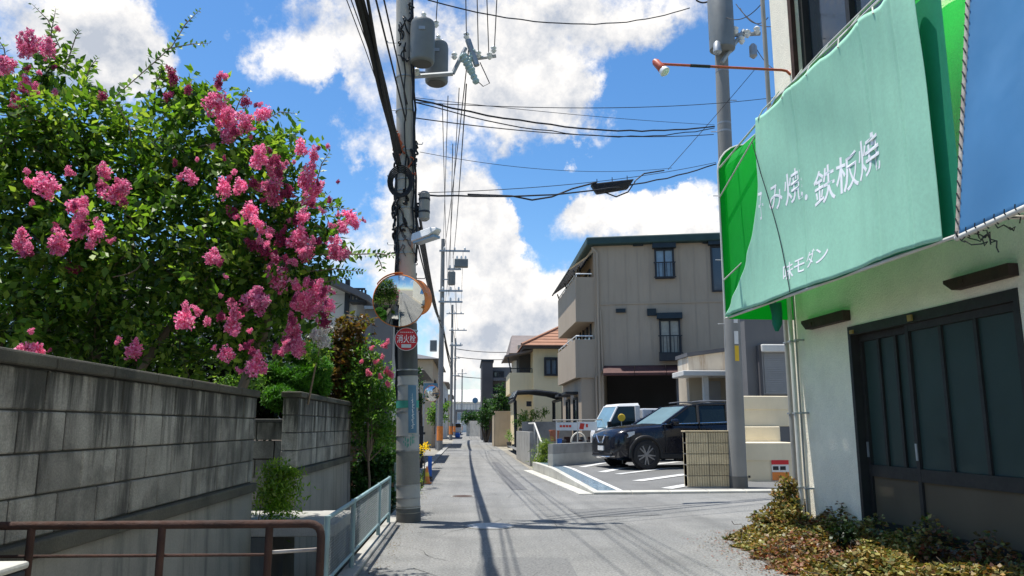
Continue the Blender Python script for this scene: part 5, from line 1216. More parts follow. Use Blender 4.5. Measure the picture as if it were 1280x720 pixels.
# ------------------------------------------------------------------ three-storey grey block
gb = thing('apartment_block', 'grey three-storey apartment block with balconies and dark green roof edge', 'building', (7.5, 33, 0))
A = Vector((4.98, 30, 0)); Bp = Vector((13.5, 28.2, 0)); F = Vector((4.98, 38.5, 0)); Hh = at(745, 308, 30).z
fu = (Bp - A).normalized(); fn_ = Vector((fu.y, -fu.x, 0)); zc = at(800, 466, 29.5).z
def fpt(px, py):   # sight line onto the street-facing plane of the block
    d = ray(px, py); k = (A - EYEV).dot(fn_) / d.dot(fn_); p = EYEV + d * k; return (p - A).dot(fu), p.z
def fq(u, n, z): return A + fu * u + fn_ * n + Z * z
MB().prism([fq(0, 0, zc + .3), fq(8.6, 0, zc + .3), Bp + Vector((0, 10, zc + .3)), F + Z * (zc + .3)], Z * (Hh - zc - .3)).build('wall', 'wall_grey', gb)
MB().prism([fq(0, 0, 0), fq(.3, 0, 0), fq(.3, -9, 0), fq(0, -8.4, 0)], Z * (zc + .295)).build('wall', 'wall_grey', gb)
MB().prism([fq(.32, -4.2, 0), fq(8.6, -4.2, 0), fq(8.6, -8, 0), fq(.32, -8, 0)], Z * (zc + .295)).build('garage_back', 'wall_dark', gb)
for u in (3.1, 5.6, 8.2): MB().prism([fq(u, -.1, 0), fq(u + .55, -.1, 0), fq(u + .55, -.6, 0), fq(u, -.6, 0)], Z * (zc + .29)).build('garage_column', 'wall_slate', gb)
MB().prism([fq(-.25, .3, Hh + .004), fq(8.9, .3, Hh + .004), Bp + Vector((.3, 10.3, Hh + .004)), F + Vector((-.2, .3, Hh + .004))], Z * .32).build('roof_edge', 'roof_green', gb, bevel=.05)
# red-brown eave over the garage, in panels
for i in range(7):
    u0 = .3 + i * 1.2; MB().prism([fq(u0 + .01, .002, zc + .29), fq(u0 + .01, .55, zc - .02), fq(u0 + .01, .55, zc - .1), fq(u0 + .01, .002, zc - .1)], fu * 1.18).build('eave_panel', 'eave_red', gb)
MB().prism([fq(0, .002, at(800, 380, 29.6).z), fq(8.6, .002, at(800, 380, 29.6).z)] + [fq(8.6, .03, at(800, 380, 29.6).z), fq(0, .03, at(800, 380, 29.6).z)], Z * .06).build('string_course', 'wall_grey', gb)
for px in (760, 782, 797, 812, 850, 868, 884): u, _ = fpt(px, 350); MB().prism([fq(u, .002, zc + .5), fq(u + .02, .002, zc + .5), fq(u + .02, .012, zc + .5), fq(u, .012, zc + .5)], Z * (Hh - zc - .6)).build('panel_joint', 'wall_joint', gb)
def fwin(px0, py1, px1, py0, pane, rail=True, hoodc='shutter_dark', bars=1):
    u0, z0 = fpt(px0, py1); u1, z1 = fpt(px1, py0); w_ = window(gb, fq(u0, 0, z0), fu, Z, fn_, u1 - u0, z1 - z0, 'dark_metal', pane, .07, .08, bars, rail)
    MB().prism([fq(u0 - .08, .003, z1 + .01), fq(u0 - .08, .28, z1 + .01), fq(u0 - .08, .24, z1 + .24), fq(u0 - .08, .003, z1 + .26)], fu * (u1 - u0 + .16)).build('shutter_box', hoodc, w_)
    return w_
fwin(819, 349, 842, 311, 'pane_blue'); w_ = fwin(825, 443, 850, 399, 'pane_curtain')
u0, z0 = fpt(825, 450); u1, _ = fpt(850, 450)
MB().prism([fq(u0 - .03, .09, z0 - .05), fq(u1 + .03, .09, z0 - .05), fq(u1 + .03, .35, z0 - .05), fq(u0 - .03, .35, z0 - .05)], Z * .28).build('flower_box', 'dark_metal', w_)
fwin(890, 365, 906, 307, 'pane', False, bars=0)
for a_ in ((791, 308, 804, 303), (878, 305, 884, 301), (770, 391, 782, 386), (809, 395, 820, 386)):
    u0, z0 = fpt(a_[0], a_[1]); u1, z1 = fpt(a_[2], a_[3]); MB().prism([fq(u0, .003, z0), fq(u1, .003, z0), fq(u1, .1, z0), fq(u0, .1, z0)], Z * (z1 - z0)).build('vent_hood', 'shutter_dark', gb)
u, _ = fpt(748, 400); MB().tube([fq(u, .07, zc - 1.9), fq(u, .07, zc + 1), fq(u, .07, Hh - .3), fq(u - .2, .07, Hh - .05)], .05, 8).build('downpipe', 'wall_grey', gb, True)
u2, z2 = fpt(752, 463); u3, z3 = fpt(726, 470); MB().tube([fq(u2, .06, zc + 2.5), fq(u2 + .05, .06, z2), fq(0.02, .06, z2 - .25), fq(0.02, .06, .3)], .04, 8).build('downpipe', 'wall_grey', gb, True)
# balconies on the street side
def balcony(py_top, py_bot, shade):
    zt = at(719, py_top, 30).z; zb_ = at(719, py_bot, 30).z; x0 = at(719, py_top, 30).x; y1 = 36.0
    o = MB().box(x0, x0 + .1, 30.0, y1, zb_, zt).build('balcony', 'wall_grey', gb)
    MB().box(x0 + .101, 4.979, 30.02, 30.12, zb_, zt - .003).build('parapet', 'wall_grey', o); MB().box(x0 + .101, 4.979, y1 - .1, y1 - .002, zb_, zt - .003).build('parapet', 'wall_grey', o)
    MB().box(x0 + .102, 4.978, 30.121, y1 - .101, zb_ + .02, zb_ + .15).build('floor', 'wall_grey', o)
    MB().tube([(4.9, 30.06, zt + .14), (x0 + .05, 30.06, zt + .14), (x0 + .05, y1 - .05, zt + .14)], .025, 8).build('handrail', 'white_paint', o, True)
    for y in np.linspace(30.06, y1 - .06, 6): MB().tube([(x0 + .05, y, zt), (x0 + .05, y, zt + .14)], .018, 6).build('rail_post', 'white_paint', o, True)
    # glazed balcony doors on the wall behind
    for k in range(2): window(gb, (4.978, 33.0 + k * 2.9, zb_ + .2), (0, -1, 0), Z, (-1, 0, 0), 2.2, 2.1, 'dark_metal', 'pane', .07, .06, 1, name='balcony_door')
    return x0, y1, zt, zb_
x0, y1, zt, zb_ = balcony(346, 402, True); balcony(424, 472, False)
MB().box(4.42, 4.976, 30.1, 36.2, 0, at(719, 472, 30).z - .003).build('wall', 'wall_grey', gb)
for k in range(2): window(gb, (4.418, 32.2 + k * 2.4, .3), (0, -1, 0), Z, (-1, 0, 0), 1.1, 2.2, 'dark_metal', 'pane', .08, .06, 0, name='entrance_door')
for k in range(2): MB().box(3.9, 4.419, 31.0 + k * 2.4, 32.3 + k * 2.4, 2.62, 2.72).build('door_hood', 'dark_metal', gb)
cz0, cz1 = at(738, 308, 30.4).z, at(690, 350, 36).z
for i in range(14):   # corrugated canopy strips over the top balcony
    ya = 30.1 + i * .43; MB().hexa([(4.97, ya, Hh - .25), (4.97, ya + .38, Hh - .25), (x0 - .25, ya + .38, Hh - .95), (x0 - .25, ya, Hh - .95), (4.97, ya, Hh - .22), (4.97, ya + .38, Hh - .22), (x0 - .25, ya + .38, Hh - .92), (x0 - .25, ya, Hh - .92)]).build('canopy_sheet', 'balcony_sheet', gb)
    MB().tube([(4.97, ya + .4, Hh - .27), (x0 - .25, ya + .4, Hh - .97)], .022, 5).build('canopy_rib', 'dark_metal', gb)
MB().tube([(x0 - .25, 30.05, Hh - .99), (x0 - .25, 36.1, Hh - .99)], .035, 6).build('canopy_beam', 'dark_metal', gb, True)
for y in (30.15, 33, 35.8): MB().tube([(x0 + .05, y, zt), (x0 - .05, y, Hh - .98)], .03, 6).build('canopy_post', 'dark_metal', gb, True)
for k, (y, c_) in enumerate(((31.0, 'dark_metal'), (31.9, 'carsilver'), (33, 'dark_metal'), (34, 'eave_red'))): MB().box(x0 + .3, x0 + .34, y, y + .6, zt - .1, zt + .65).solo('hanging_laundry', c_, 'dark laundry hung to dry on the top balcony of the grey block' if c_ == 'dark_metal' else ('pale laundry hung on the top balcony of the grey block' if c_ == 'carsilver' else 'reddish laundry hung on the top balcony of the grey block'), 'laundry', 'laundry on the balcony')
m = MB(); ro = fq(5.9, -.9, Hh + .3)
t = thing('tv_antenna', 'thin metal television antenna on the roof of the grey block', 'antenna', ro)
MB().tube([ro, ro + Z * 1.1], .02, 6).build('mast', 'galv', t, True)
for k in range(6): MB().tube([ro + Vector((-.45 + k * .15, -.3, .75 + k * .05)), ro + Vector((-.45 + k * .15, .3, .75 + k * .05))], .01, 5).build('element', 'galv', t, True)
MB().tube([ro + Vector((-.6, 0, .72)), ro + Vector((.5, 0, 1.02))], .013, 5).build('boom', 'galv', t, True)
# side entrance windows beside the street
for z in (2.0,): window(gb, (4.978, 32.3, z), (0, -1, 0), Z, (-1, 0, 0), 1.3, 1.3, 'dark_metal', 'pane', .08, .25, 1)

# ------------------------------------------------------------------ low walls and clutter along the lot
def low_wall(label, a, b, z0, h, th, mat, mat2=None, split=.65):
    a, b = Vector(a), Vector(b); d = (b - a).normalized(); n = Vector((-d.y, d.x, 0)); t = thing('low_wall', label, 'wall', (a + b) / 2)
    def bx_(z_0, z_1, e, m_, nm): MB().hexa([p + Z * z for z in (z_0, z_1) for p in (a - n * e, b - n * e, b + n * (th + e), a + n * (th + e))]).build(nm, m_, t)
    if mat2: bx_(z0, z0 + h * split, .006, mat, 'painted_face'); bx_(z0 + h * split + .001, z0 + h, 0, mat2, 'cap')
    else: bx_(z0, z0 + h, 0, mat, 'face')
    return t
La, Lb = lotpt(691, 583.5), lotpt(752, 576.5)
low_wall('low white-painted concrete wall with bare top at the end of the parking lot', (La.x, La.y, 0), (Lb.x + 1.2, Lb.y + .9, 0), 0, at(691, 555, La.y).z, .15, 'concrete_pale', 'concrete', .68)
Wc = gz(686, 563, .05); w0 = Vector((2.3, 25.0, 0)); 
low_wall('grey concrete garden wall along the street beyond the white lot wall', (2.28, 27.0, 0), (2.2, 33.2, 0), 0, 1.15, .14, 'concrete')
low_wall('weathered concrete wall crossing behind the red and white sign', (2.3, 33.3, 0), (5.0, 33.0, 0), 0, at(665, 527, 33).z, .15, 'concrete')
t = thing('pipe_handrail', 'pale pipe handrail sloping down to the street beside the weeds', 'handrail', (2.5, 25, 0))
MB().tube([(2.35, 24.6, .1), (2.35, 24.6, .75), (2.35, 27.5, 1.45), (2.35, 30, 1.45)], .03, 8).build('rail', 'pipe_white', t, True)
for y in (26.2, 27.5): MB().tube([(2.35, y, 0), (2.35, y, 1.1 + (y - 26.2) * .25)], .025, 8).build('post', 'pipe_white', t, True)
sY = 25.2; p, q = at(695, 538, sY), at(733, 528, sY)
t = thing('notice_board', 'white notice board with red marks on the rail above the low white wall', 'sign', (p.x, sY, .9))
MB().box(p.x, q.x - .3, sY, sY + .02, p.z, q.z).build('board', 'white_paint', t); MB().box(q.x - .28, q.x + .35, sY, sY + .02, p.z, q.z + .02).build('board', 'white_paint', t)
m = MB()
for i in range(4): m.box(p.x + .12 + i * .1, p.x + .2 + i * .1, sY - .006, sY - .002, p.z + .1, p.z + .17)
m.build('red_print', 'plastic_red', t)
m = MB(); m.prism([(q.x - .24, sY - .006, p.z + .05), (q.x - .1, sY - .006, p.z + .03), (q.x - .06, sY - .006, q.z - .04), (q.x - .2, sY - .006, q.z - .02)], (0, .004, 0)); m.box(q.x - .02, q.x + .05, sY - .006, sY - .002, p.z + .1, q.z - .05); m.build('red_mark', 'plastic_red', t)
for x in (p.x + .02, q.x - .29, q.x + .3): MB().tube([(x, sY + .04, .2), (x, sY + .04, q.z + .06)], .02, 8).build('post', 'pipe_white', t, True)
MB().tube([(p.x - .1, sY + .04, q.z + .07), (q.x + 1.6, sY + .1, q.z + .1)], .02, 8).build('rail', 'pipe_grey', t, True)
for px, py, Y, r, mat, lb, nm, cat in ((693, 545, 25.6, .17, 'terracotta', 'terracotta plant pot behind the low white wall', 'plant_pot', 'pot'), (699, 553, 25.3, .1, 'plastic_blue', 'small blue bucket on the low white wall', 'bucket', 'bucket')):
    c_ = at(px, py, Y); MB().lathe([(r * .7, -r), (r, r * .9), (r * 1.08, r * .95), (r * 1.08, r * 1.15), (r * .9, r * 1.15)], 18, org=c_).solo(nm, mat, lb, cat, smooth=True)
t = thing('garden_hoop', 'pale bent garden hoop among clutter behind the low white wall', 'hoop', at(720, 553, 25.6)); MB().tube([at(714 + 9 * (1 - math.cos(R(a))), 553 - 12 * math.sin(R(a)), 25.6) for a in range(0, 181, 15)], .03, 8).build('hoop', 'pipe_white', t, True); MB().tube([at(714, 553, 25.6), at(732, 553, 25.6)], .02, 8).build('cross_bar', 'pipe_white', t, True)
for i in range(9):
    c_ = at(704 + i * 5, 549, 25.9 + .3 * (i % 3)); 
    MB().box(c_.x - .1, c_.x + .1, c_.y, c_.y + .2, .25, c_.z + (.08 if i % 2 else -.02)).solo('planter_box', ('wall_dark', 'rust', 'concrete_dark')[i % 3], 'small dark planter box in the row behind the low white wall', 'planter', 'planters behind the low wall')
shrub('roadside_weeds', 'tall green weeds at the street end of the low white wall', 'plant', [(V3(at(680, 565, 24.4)), .28), (V3(at(678, 578, 24.3)), .25), (V3(at(683, 556, 24.4)), .16)], 'leaf_weed', 1600, 9, .12, .02, .4, .2, .9, .012, base=(2.2, 24.4, 0))
yc = lotpt(777, 586); c_ = at(777, 522, 21.8)
t = thing('lollipop_sign', 'round yellow sign on a thin post in front of the white truck', 'sign', (c_.x, 21.8, .24))
MB().lathe([(.095, -.012), (.105, 0), (.095, .012)], 24, (-.2, -1, 0), c_).build('disc', 'yellow', t, True); MB().tube([(c_.x, 21.83, .24), (c_.x, 21.83, c_.z)], .012, 8).build('post', 'galv', t, True); MB().lathe([(.18, 0), (.16, .05), (.03, .08)], 16, org=(c_.x, 21.83, .24)).build('foot', 'dark_metal', t, True)

# ------------------------------------------------------------------ vehicles (forward is +x, left is +y)
def loft(m, secs, close=True):
    n = len(secs[0]); v = [p for s in secs for p in s]; f = [(i * n + j, i * n + j + 1, (i + 1) * n + j + 1, (i + 1) * n + j) for i in range(len(secs) - 1) for j in range(n - 1)]
    if close: f += [tuple(range(n))[::-1], tuple(range((len(secs) - 1) * n, len(secs) * n))]
    return m.add(v, f)
def mir(pts): return [(x, -y, z) for x, y, z in pts] + [(x, y, z) for x, y, z in pts[::-1]]
def wheel(t, x, y, r, side):
    w = MB().lathe([(r * .7, -.09), (r * .95, -.09), (r, -.06), (r, .06), (r * .95, .09), (r * .7, .09)], 28, (0, side, 0), (x, y, r), False).build('wheel', 'tyre', t, 50, True)
    MB().lathe([(r * .7, .0), (r * .72, .092), (r * .68, .095), (r * .64, .062), (.02, .06)], 28, (0, side, 0), (x, y, r)).build('rim', 'dark_metal', w, 50, True)
    for k in range(10):
        a = k * math.pi / 5 + (.12 if k % 2 else -.12); d = Vector((math.cos(a), 0, math.sin(a))); q = Vector((x, y + side * .063, r)); n_ = Vector((-d.z, 0, d.x)) * .018
        m = MB(); m.hexa([q + d * .04 - n_, q + d * r * .67 - n_ * .8, q + d * r * .67 + n_ * .8, q + d * .04 + n_, q + d * .04 - n_ + Vector((0, side * .025, 0)), q + d * r * .67 - n_ * .8 + Vector((0, side * .025, 0)), q + d * r * .67 + n_ * .8 + Vector((0, side * .025, 0)), q + d * .04 + n_ + Vector((0, side * .025, 0))]); m.build('spoke', 'rim', w, None, True)
    MB().lathe([(.06, .06), (.05, .092), (.01, .094)], 14, (0, side, 0), (x, y, r)).build('hub', 'rim', w, True, True)
def make_car(label, paint, loc, ang, sc=1.0, detail=True):
    t = thing('parked_car', label, 'car', loc, rotz=ang); t.scale = (sc, sc, sc)
    hw = .91
    #        x     zlow  ztop(belt/hood)  halfwidth
    st = [(2.24, .42, .70, .60), (2.20, .30, .84, .74), (2.09, .24, .94, .84), (1.86, .22, 1.01, .89), (1.5, .24, 1.055, .905), (1.0, .24, 1.10, .91), (.7, .24, 1.13, .91), (0, .24, 1.13, .91), (-1.0, .24, 1.16, .91), (-1.8, .26, 1.2, .9), (-2.15, .3, 1.22, .86), (-2.32, .42, 1.15, .78), (-2.35, .5, 1.0, .7)]
    secs = []
    for x, zl, zt_, w in st:
        crown_ = .05 if x > .8 else .0
        half = [(x, 0, zl), (x, w * .8, zl), (x, w * .96, zl + .1), (x, w, zl + (zt_ - zl) * .45), (x, w * .985, zt_ - .16), (x, w * .94, zt_ - .05), (x, w * .86, zt_), (x, 0, zt_ + crown_)]
        secs.append([(a, -b, c) for a, b, c in half] + [(a, b, c) for a, b, c in half[::-1]][1:-1] + [(half[0][0], -half[0][1], half[0][2])])
    m = MB(); loft(m, secs); body = m.build('body', paint, t, 35, True)
    # greenhouse: glass volume, roof skin and pillars
    gs = [(.84, 1.11, .80, 1.115), (.08, 1.14, .70, 1.56), (-.2, 1.14, .66, 1.62), (-.9, 1.16, .66, 1.64), (-1.7, 1.19, .64, 1.58), (-2.12, 1.2, .70, 1.3)]
    def gsec(x, zb__, w, zr, e=0.0): return [(x, -.845 - e, zb__ - .03), (x, -w - e, zr), (x, w + e, zr), (x, .845 + e, zb__ - .03)]
    m = MB(); loft(m, [gsec(*g_) for g_ in gs]); m.build('side_glass', 'carglass', t, 30, True)
    m = MB(); m.hexa([(.86, -.72, 1.12), (.86, .72, 1.12), (.11, .62, 1.565), (.11, -.62, 1.565), (.88, -.72, 1.13), (.88, .72, 1.13), (.13, .62, 1.585), (.13, -.62, 1.585)]); m.build('windscreen', 'windscreen', t, None, True)
    m = MB(); rf = [(.12, 1.55, .66), (.02, 1.61, .68), (-.4, 1.67, .69), (-1.0, 1.68, .69), (-1.75, 1.63, .67), (-2.02, 1.53, .66)]
    loft(m, [[(x, -w, z - .05), (x, -w * .97, z), (x, 0, z + .025), (x, w * .97, z), (x, w, z - .05)] for x, z, w in rf], False); o = m.build('roof', paint, t, 40, True); so = o.modifiers.new('solid', 'SOLIDIFY'); so.thickness = .03
    for s in (1, -1):
        for (xa, za, ya), (xb, zb2, yb), r in (((.88, 1.12, .835), (.1, 1.57, .685), .045), ((-.14, 1.14, .86), (-.22, 1.62, .69), .04), ((-1.0, 1.17, .86), (-1.08, 1.64, .69), .035), ((-1.72, 1.2, .86), (-1.95, 1.55, .67), .09)):
            MB().tube([(xa, s * ya, za), (xb, s * yb, zb2)], r, 8).build('pillar', paint if r > .04 else 'carblack', t, True, True)
        if not detail: continue
        MB().tube([(-.1, s * .62, 1.70), (-.4, s * .63, 1.735), (-1.2, s * .63, 1.74), (-1.7, s * .61, 1.68)], .018, 8).build('roof_rail', 'rim', t, True, True)
        MB().tube([(.95, s * .862, 1.125), (.0, s * .872, 1.15), (-1.7, s * .86, 1.205)], .012, 6).build('belt_trim', 'chrome', t, True, True)
        MB().lathe([(.04, -.1), (.09, -.06), (.1, .0), (.08, .08), (.02, .1)], 14, (1, 0, 0), (.62, s * 1.0, 1.17)).build('wing_mirror', paint, t, True, True)
        for x in (1.42, -1.38):   # wheel arch cladding
            MB().tube([(x + math.cos(R(a)) * .43, s * .9, .38 + math.sin(R(a)) * .43) for a in range(-12, 193, 12)], .045, 8).build('wheel_arch', 'carblack', t, True, True)
            MB().lathe([(.41, -.02), (.41, .012)], 28, (0, s, 0), (x, s * .892, .38)).build('arch_well', 'carblack', t, None, True)
        MB().hexa([(1.0, s * .86, .26), (-1.0, s * .86, .26), (-1.0, s * .93, .27), (1.0, s * .93, .27), (1.0, s * .86, .4), (-1.0, s * .86, .4), (-1.0, s * .925, .38), (1.0, s * .925, .38)]).build('sill', 'carblack', t, None, True)
        for x in (.86, -.14, -1.06): MB().box(x - .006, x + .006, s * .9 - .012, s * .9 + .014, .42, 1.1).build('door_gap', 'carblack', t, None, True)
        for x in (.1, -.85): MB().box(x, x + .2, s * .905 - .01, s * .905 + .022, .93, .965).build('door_handle', 'chrome', t, None, True)
        m = MB(); m.hexa([(2.19, s * .42, .76), (2.08, s * .80, .79), (1.72, s * .905, .87), (1.86, s * .89, .80), (2.18, s * .42, .86), (2.05, s * .79, .90), (1.71, s * .9, .95), (1.86, s * .89, .93)]); m.build('headlight', 'headlamp', t, 40, True)
        m = MB(); m.hexa([(2.22, s * .45, .42), (2.1, s * .78, .45), (2.0, s * .82, .45), (2.12, s * .45, .42), (2.23, s * .5, .54), (2.12, s * .8, .52), (2.0, s * .82, .52), (2.12, s * .5, .54)]); m.build('fog_lamp', 'chrome', t, 40, True)
    if detail:
        MB().box(2.18, 2.245, -.42, .42, .62, .83).build('grille', 'carblack', t, None, True, .02)
        m = MB(); m.tube([(2.26, -.28, .84), (2.265, -.12, .66), (2.265, .12, .66), (2.26, .28, .84)], .025, 8); m.build('grille_badge_bar', 'chrome', t, True, True)
        MB().box(2.235, 2.27, -.17, .17, .46, .58).build('number_plate', 'white_paint', t, None, True)
        MB().box(2.1, 2.25, -.62, .62, .3, .41).build('bumper_lip', 'carblack', t, None, True, .03)
        MB().tube([(2.2, -.7, .33), (2.26, -.4, .31), (2.26, .4, .31), (2.2, .7, .33)], .02, 8).build('bumper_trim', 'chrome', t, True, True)
    for x in (1.42, -1.38):
        for s in (1, -1): wheel(t, x, s * .862, .365, s)
    return t
fw = Vector((-.972, -.235, 0)).normalized(); lf = Vector((-fw.y, fw.x, 0)); SC = 1.05
wq = lotpt(807, 587); cc = wq - fw * 1.42 * SC - lf * .86 * SC; cc.z = wq.z
make_car('glossy dark navy sport utility car parked behind the tan block pillar', 'carpaint', cc, math.atan2(fw.y, fw.x), SC)
c2_ = at(746, 545, 28.6); c2_.z = .24; make_car('pale silver car parked beyond the white truck', 'carsilver', c2_ + Vector((2.4, .3, 0)), math.atan2(-.1, -1), 1.0, True)
# white kei truck with a covered bed
tk_p = at(752, 560, 24.8); fw2 = Vector((-.985, -.17, 0)).normalized(); lf2 = Vector((-fw2.y, fw2.x, 0))
org = Vector((tk_p.x, 24.8, .24)) - fw2 * 1.55 - lf2 * .3
t = thing('kei_truck', 'small white cab-over truck with covered bed parked behind the navy car', 'truck', org, rotz=math.atan2(fw2.y, fw2.x)); t.scale = (.95, .95, .93)
HW = .74; cs = [(1.66, .35, .62, .66), (1.68, .45, .95, .7), (1.60, .35, 1.12, HW), (1.0, .35, 1.2, HW), (.42, .35, 1.2, HW)]
m = MB(); loft(m, [[(x, -w, zl), (x, -w, zt_), (x, w, zt_), (x, w, zl)] for x, zl, zt_, w in cs]); m.build('cab_body', 'carwhite', t, 30, True, .02)
m = MB(); loft(m, [[(1.55, -.72, 1.12), (1.15, -.64, 1.86), (1.15, .64, 1.86), (1.55, .72, 1.12)], [(.44, -.72, 1.19), (.44, -.66, 1.9), (.44, .66, 1.9), (.44, .72, 1.19)]]); m.build('cab_glass', 'carglass', t, 30, True)
m = MB(); m.hexa([(1.57, -.68, 1.14), (1.57, .68, 1.14), (1.175, .6, 1.83), (1.175, -.6, 1.83), (1.59, -.68, 1.145), (1.59, .68, 1.145), (1.2, .6, 1.84), (1.2, -.6, 1.84)]); m.build('windscreen', 'windscreen', t, None, True)
MB().hexa([(1.2, -.67, 1.85), (.38, -.69, 1.87), (.38, .69, 1.87), (1.2, .67, 1.85), (1.1, -.6, 1.95), (.4, -.63, 1.98), (.4, .63, 1.98), (1.1, .6, 1.95)]).build('cab_roof', 'carwhite', t, 30, True, .02)
for s in (1, -1):
    MB().tube([(1.57, s * .71, 1.13), (1.15, s * .645, 1.88)], .035, 8).build('pillar', 'carwhite', t, True, True); MB().box(.39, .56, s * .70 - .05, s * .70 + .04, 1.15, 1.9).build('pillar', 'carwhite', t, None, True, .01)
    MB().box(.6, .75, s * (HW + .004) - .012, s * (HW + .004) + .012, 1.0, 1.04).build('door_handle', 'carblack', t, None, True); MB().box(1.25, 1.262, s * HW - .012, s * HW + .006, .5, 1.15).build('door_gap', 'carblack', t, None, True)
    MB().box(1.5, 1.62, s * .92 - .06, s * .92 + .06, 1.1, 1.35).build('wing_mirror', 'carblack', t, None, True, .02); MB().tube([(1.5, s * .74, 1.2), (1.55, s * .9, 1.22)], .012, 6).build('mirror_arm', 'carblack', t, True, True)
    MB().lathe([(.1, 0), (.1, .03), (.02, .04)], 18, (1, 0, 0), (1.655, s * .52, .78)).build('headlight', 'headlamp', t, True, True)
    for x in (1.05, -1.0): wheel(t, x, s * .66, .27, s)
    MB().box(-.9, -.05, s * .705 - .01, s * .705 + .012, 1.35, 1.72).build('cover_window', 'carglass', t, None, True)
MB().box(1.64, 1.70, -.6, .6, .38, .55).build('bumper', 'wall_slate', t, None, True, .02); MB().box(1.70, 1.72, -.16, .16, .42, .52).build('number_plate', 'yellow', t, None, True)
MB().box(-1.6, .34, -.73, .73, .55, .95).build('bed', 'carwhite', t, None, True, .015); MB().hexa([(-1.55, -.72, .96), (.3, -.72, .96), (.3, .72, .96), (-1.55, .72, .96), (-1.5, -.69, 1.8), (.28, -.69, 1.8), (.28, .69, 1.8), (-1.5, .69, 1.8)]).build('bed_cover', 'carsilver', t, None, True, .05)
MB().box(-1.5, 1.5, -.4, .4, .3, .54).build('chassis', 'carblack', t, None, True)
# ------------------------------------------------------------------ houses down the right side
def hip_roof(parent, x0, x1, y0, y1, z, rise, over, mat, rows=9, courses=True, name='roof'):
    """hip roof with stepped tile courses"""
    x0 -= over; x1 += over; y0 -= over; y1 += over; ins = min(x1 - x0, y1 - y0) / 2; m = MB()
    if courses:
        o = None
        for i in range(rows):
            a, b = i / rows, (i + 1) / rows; q = []
            for f_, dz in ((a, .035), (b, .0)):
                k = ins * f_ * .98; q.append([(x0 + k, y0 + k, z + rise * f_ + dz), (x1 - k, y0 + k, z + rise * f_ + dz), (x1 - k, y1 - k, z + rise * f_ + dz), (x0 + k, y1 - k, z + rise * f_ + dz)])
            mm_ = MB(); mm_.add(q[0] + q[1], [(0, 1, 5, 4), (1, 2, 6, 5), (2, 3, 7, 6), (3, 0, 4, 7)])
            mm_.add(q[0] + [(x, y, zz_ - .07) for x, y, zz_ in q[0]], [(0, 1, 5, 4), (1, 2, 6, 5), (2, 3, 7, 6), (3, 0, 4, 7)])
            ob = mm_.build(name if o is None else 'tile_course', mat, parent if o is None else o); o = o or ob
        for (xa, ya) in ((x0, y0), (x1, y0), (x1, y1), (x0, y1)):
            sx, sy = (1 if xa == x0 else -1), (1 if ya == y0 else -1); MB().tube([(xa, ya, z + .06), (xa + sx * ins * .98, ya + sy * ins * .98, z + rise + .05)], .09, 6).build('hip_cap', mat, o)
        MB().box(x0 + .1, x1 - .1, y0 + .1, y1 - .1, z - .12, z - .04).build('soffit', 'wall_dark', o)
        return o
    k = ins * .98
    m.add([(x0, y0, z), (x1, y0, z), (x1, y1, z), (x0, y1, z), (x0 + k, y0 + k, z + rise), (x1 - k, y0 + k, z + rise), (x1 - k, y1 - k, z + rise), (x0 + k, y1 - k, z + rise)], [(3, 2, 1, 0), (0, 1, 5, 4), (1, 2, 6, 5), (2, 3, 7, 6), (3, 0, 4, 7), (4, 5, 6, 7)])
    return m.build(name, mat, parent)
HY = 46
xa = at(667, 500, HY).x; zE = at(660, 436, HY).z
ch = thing('cream_house', 'cream two-storey house with orange tiled hip roof past the carport', 'house', (xa + 3, HY + 4, 0))
MB().box(xa, xa + 7, HY, HY + 8, 0, zE).build('wall', 'wall_cream', ch)
hip_roof(ch, xa, xa + 7, HY, HY + 8, zE + .13, at(716, 400, HY + 3.5).z - zE, .75, 'roof_orange', 10)
xb = at(637, 500, HY + .5).x; zt_ = at(650, 466, HY + .5).z; zb2 = at(650, 492, HY + .5).z
o = MB().box(xb, xa - .002, HY + .4, HY + 5, zb2, zt_).build('balcony', 'wall_cream', ch); MB().tube([(xb + .05, HY + .45, zt_ + .25), (xa - .05, HY + .45, zt_ + .25)], .03, 6).build('handrail', 'dark_metal', o, True)
for k in range(4): MB().tube([(xb + .05 + k * (xa - xb - .1) / 3, HY + .45, zt_), (xb + .05 + k * (xa - xb - .1) / 3, HY + .45, zt_ + .25)], .02, 6).build('rail_post', 'dark_metal', o, True)
MB().box(xb + .3, xa - .003, HY + 1.0, HY + 5, 0, zb2 - .002).build('wall', 'wall_cream', ch)
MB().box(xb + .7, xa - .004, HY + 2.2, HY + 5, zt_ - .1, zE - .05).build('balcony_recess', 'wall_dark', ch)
MB().prism([(xb - .3, HY + .2, at(645, 446, HY).z), (xa - .002, HY + .2, zE - .1), (xa - .002, HY + .2, zE), (xb - .3, HY + .2, at(645, 446, HY).z + .1)], (0, 5, 0)).build('balcony_canopy', 'roof_brown', ch)
MB().tube([(xb + .1, HY + .5, zt_), (xb - .1, HY + .5, at(645, 446, HY).z)], .04, 6).build('canopy_post', 'dark_metal', ch, True)
p, q = at(680, 470, HY), at(697, 447, HY); window(ch, (p.x, HY, p.z), X, Z, (0, -1, 0), q.x - p.x, q.z - p.z, 'dark_metal', 'pane_blue', .12, .25, 1)
p, q = at(658, 508, HY), at(663, 503, HY); window(ch, (p.x, HY, p.z), X, Z, (0, -1, 0), .3, .3, 'dark_metal', 'pane', .06, .06, 1)
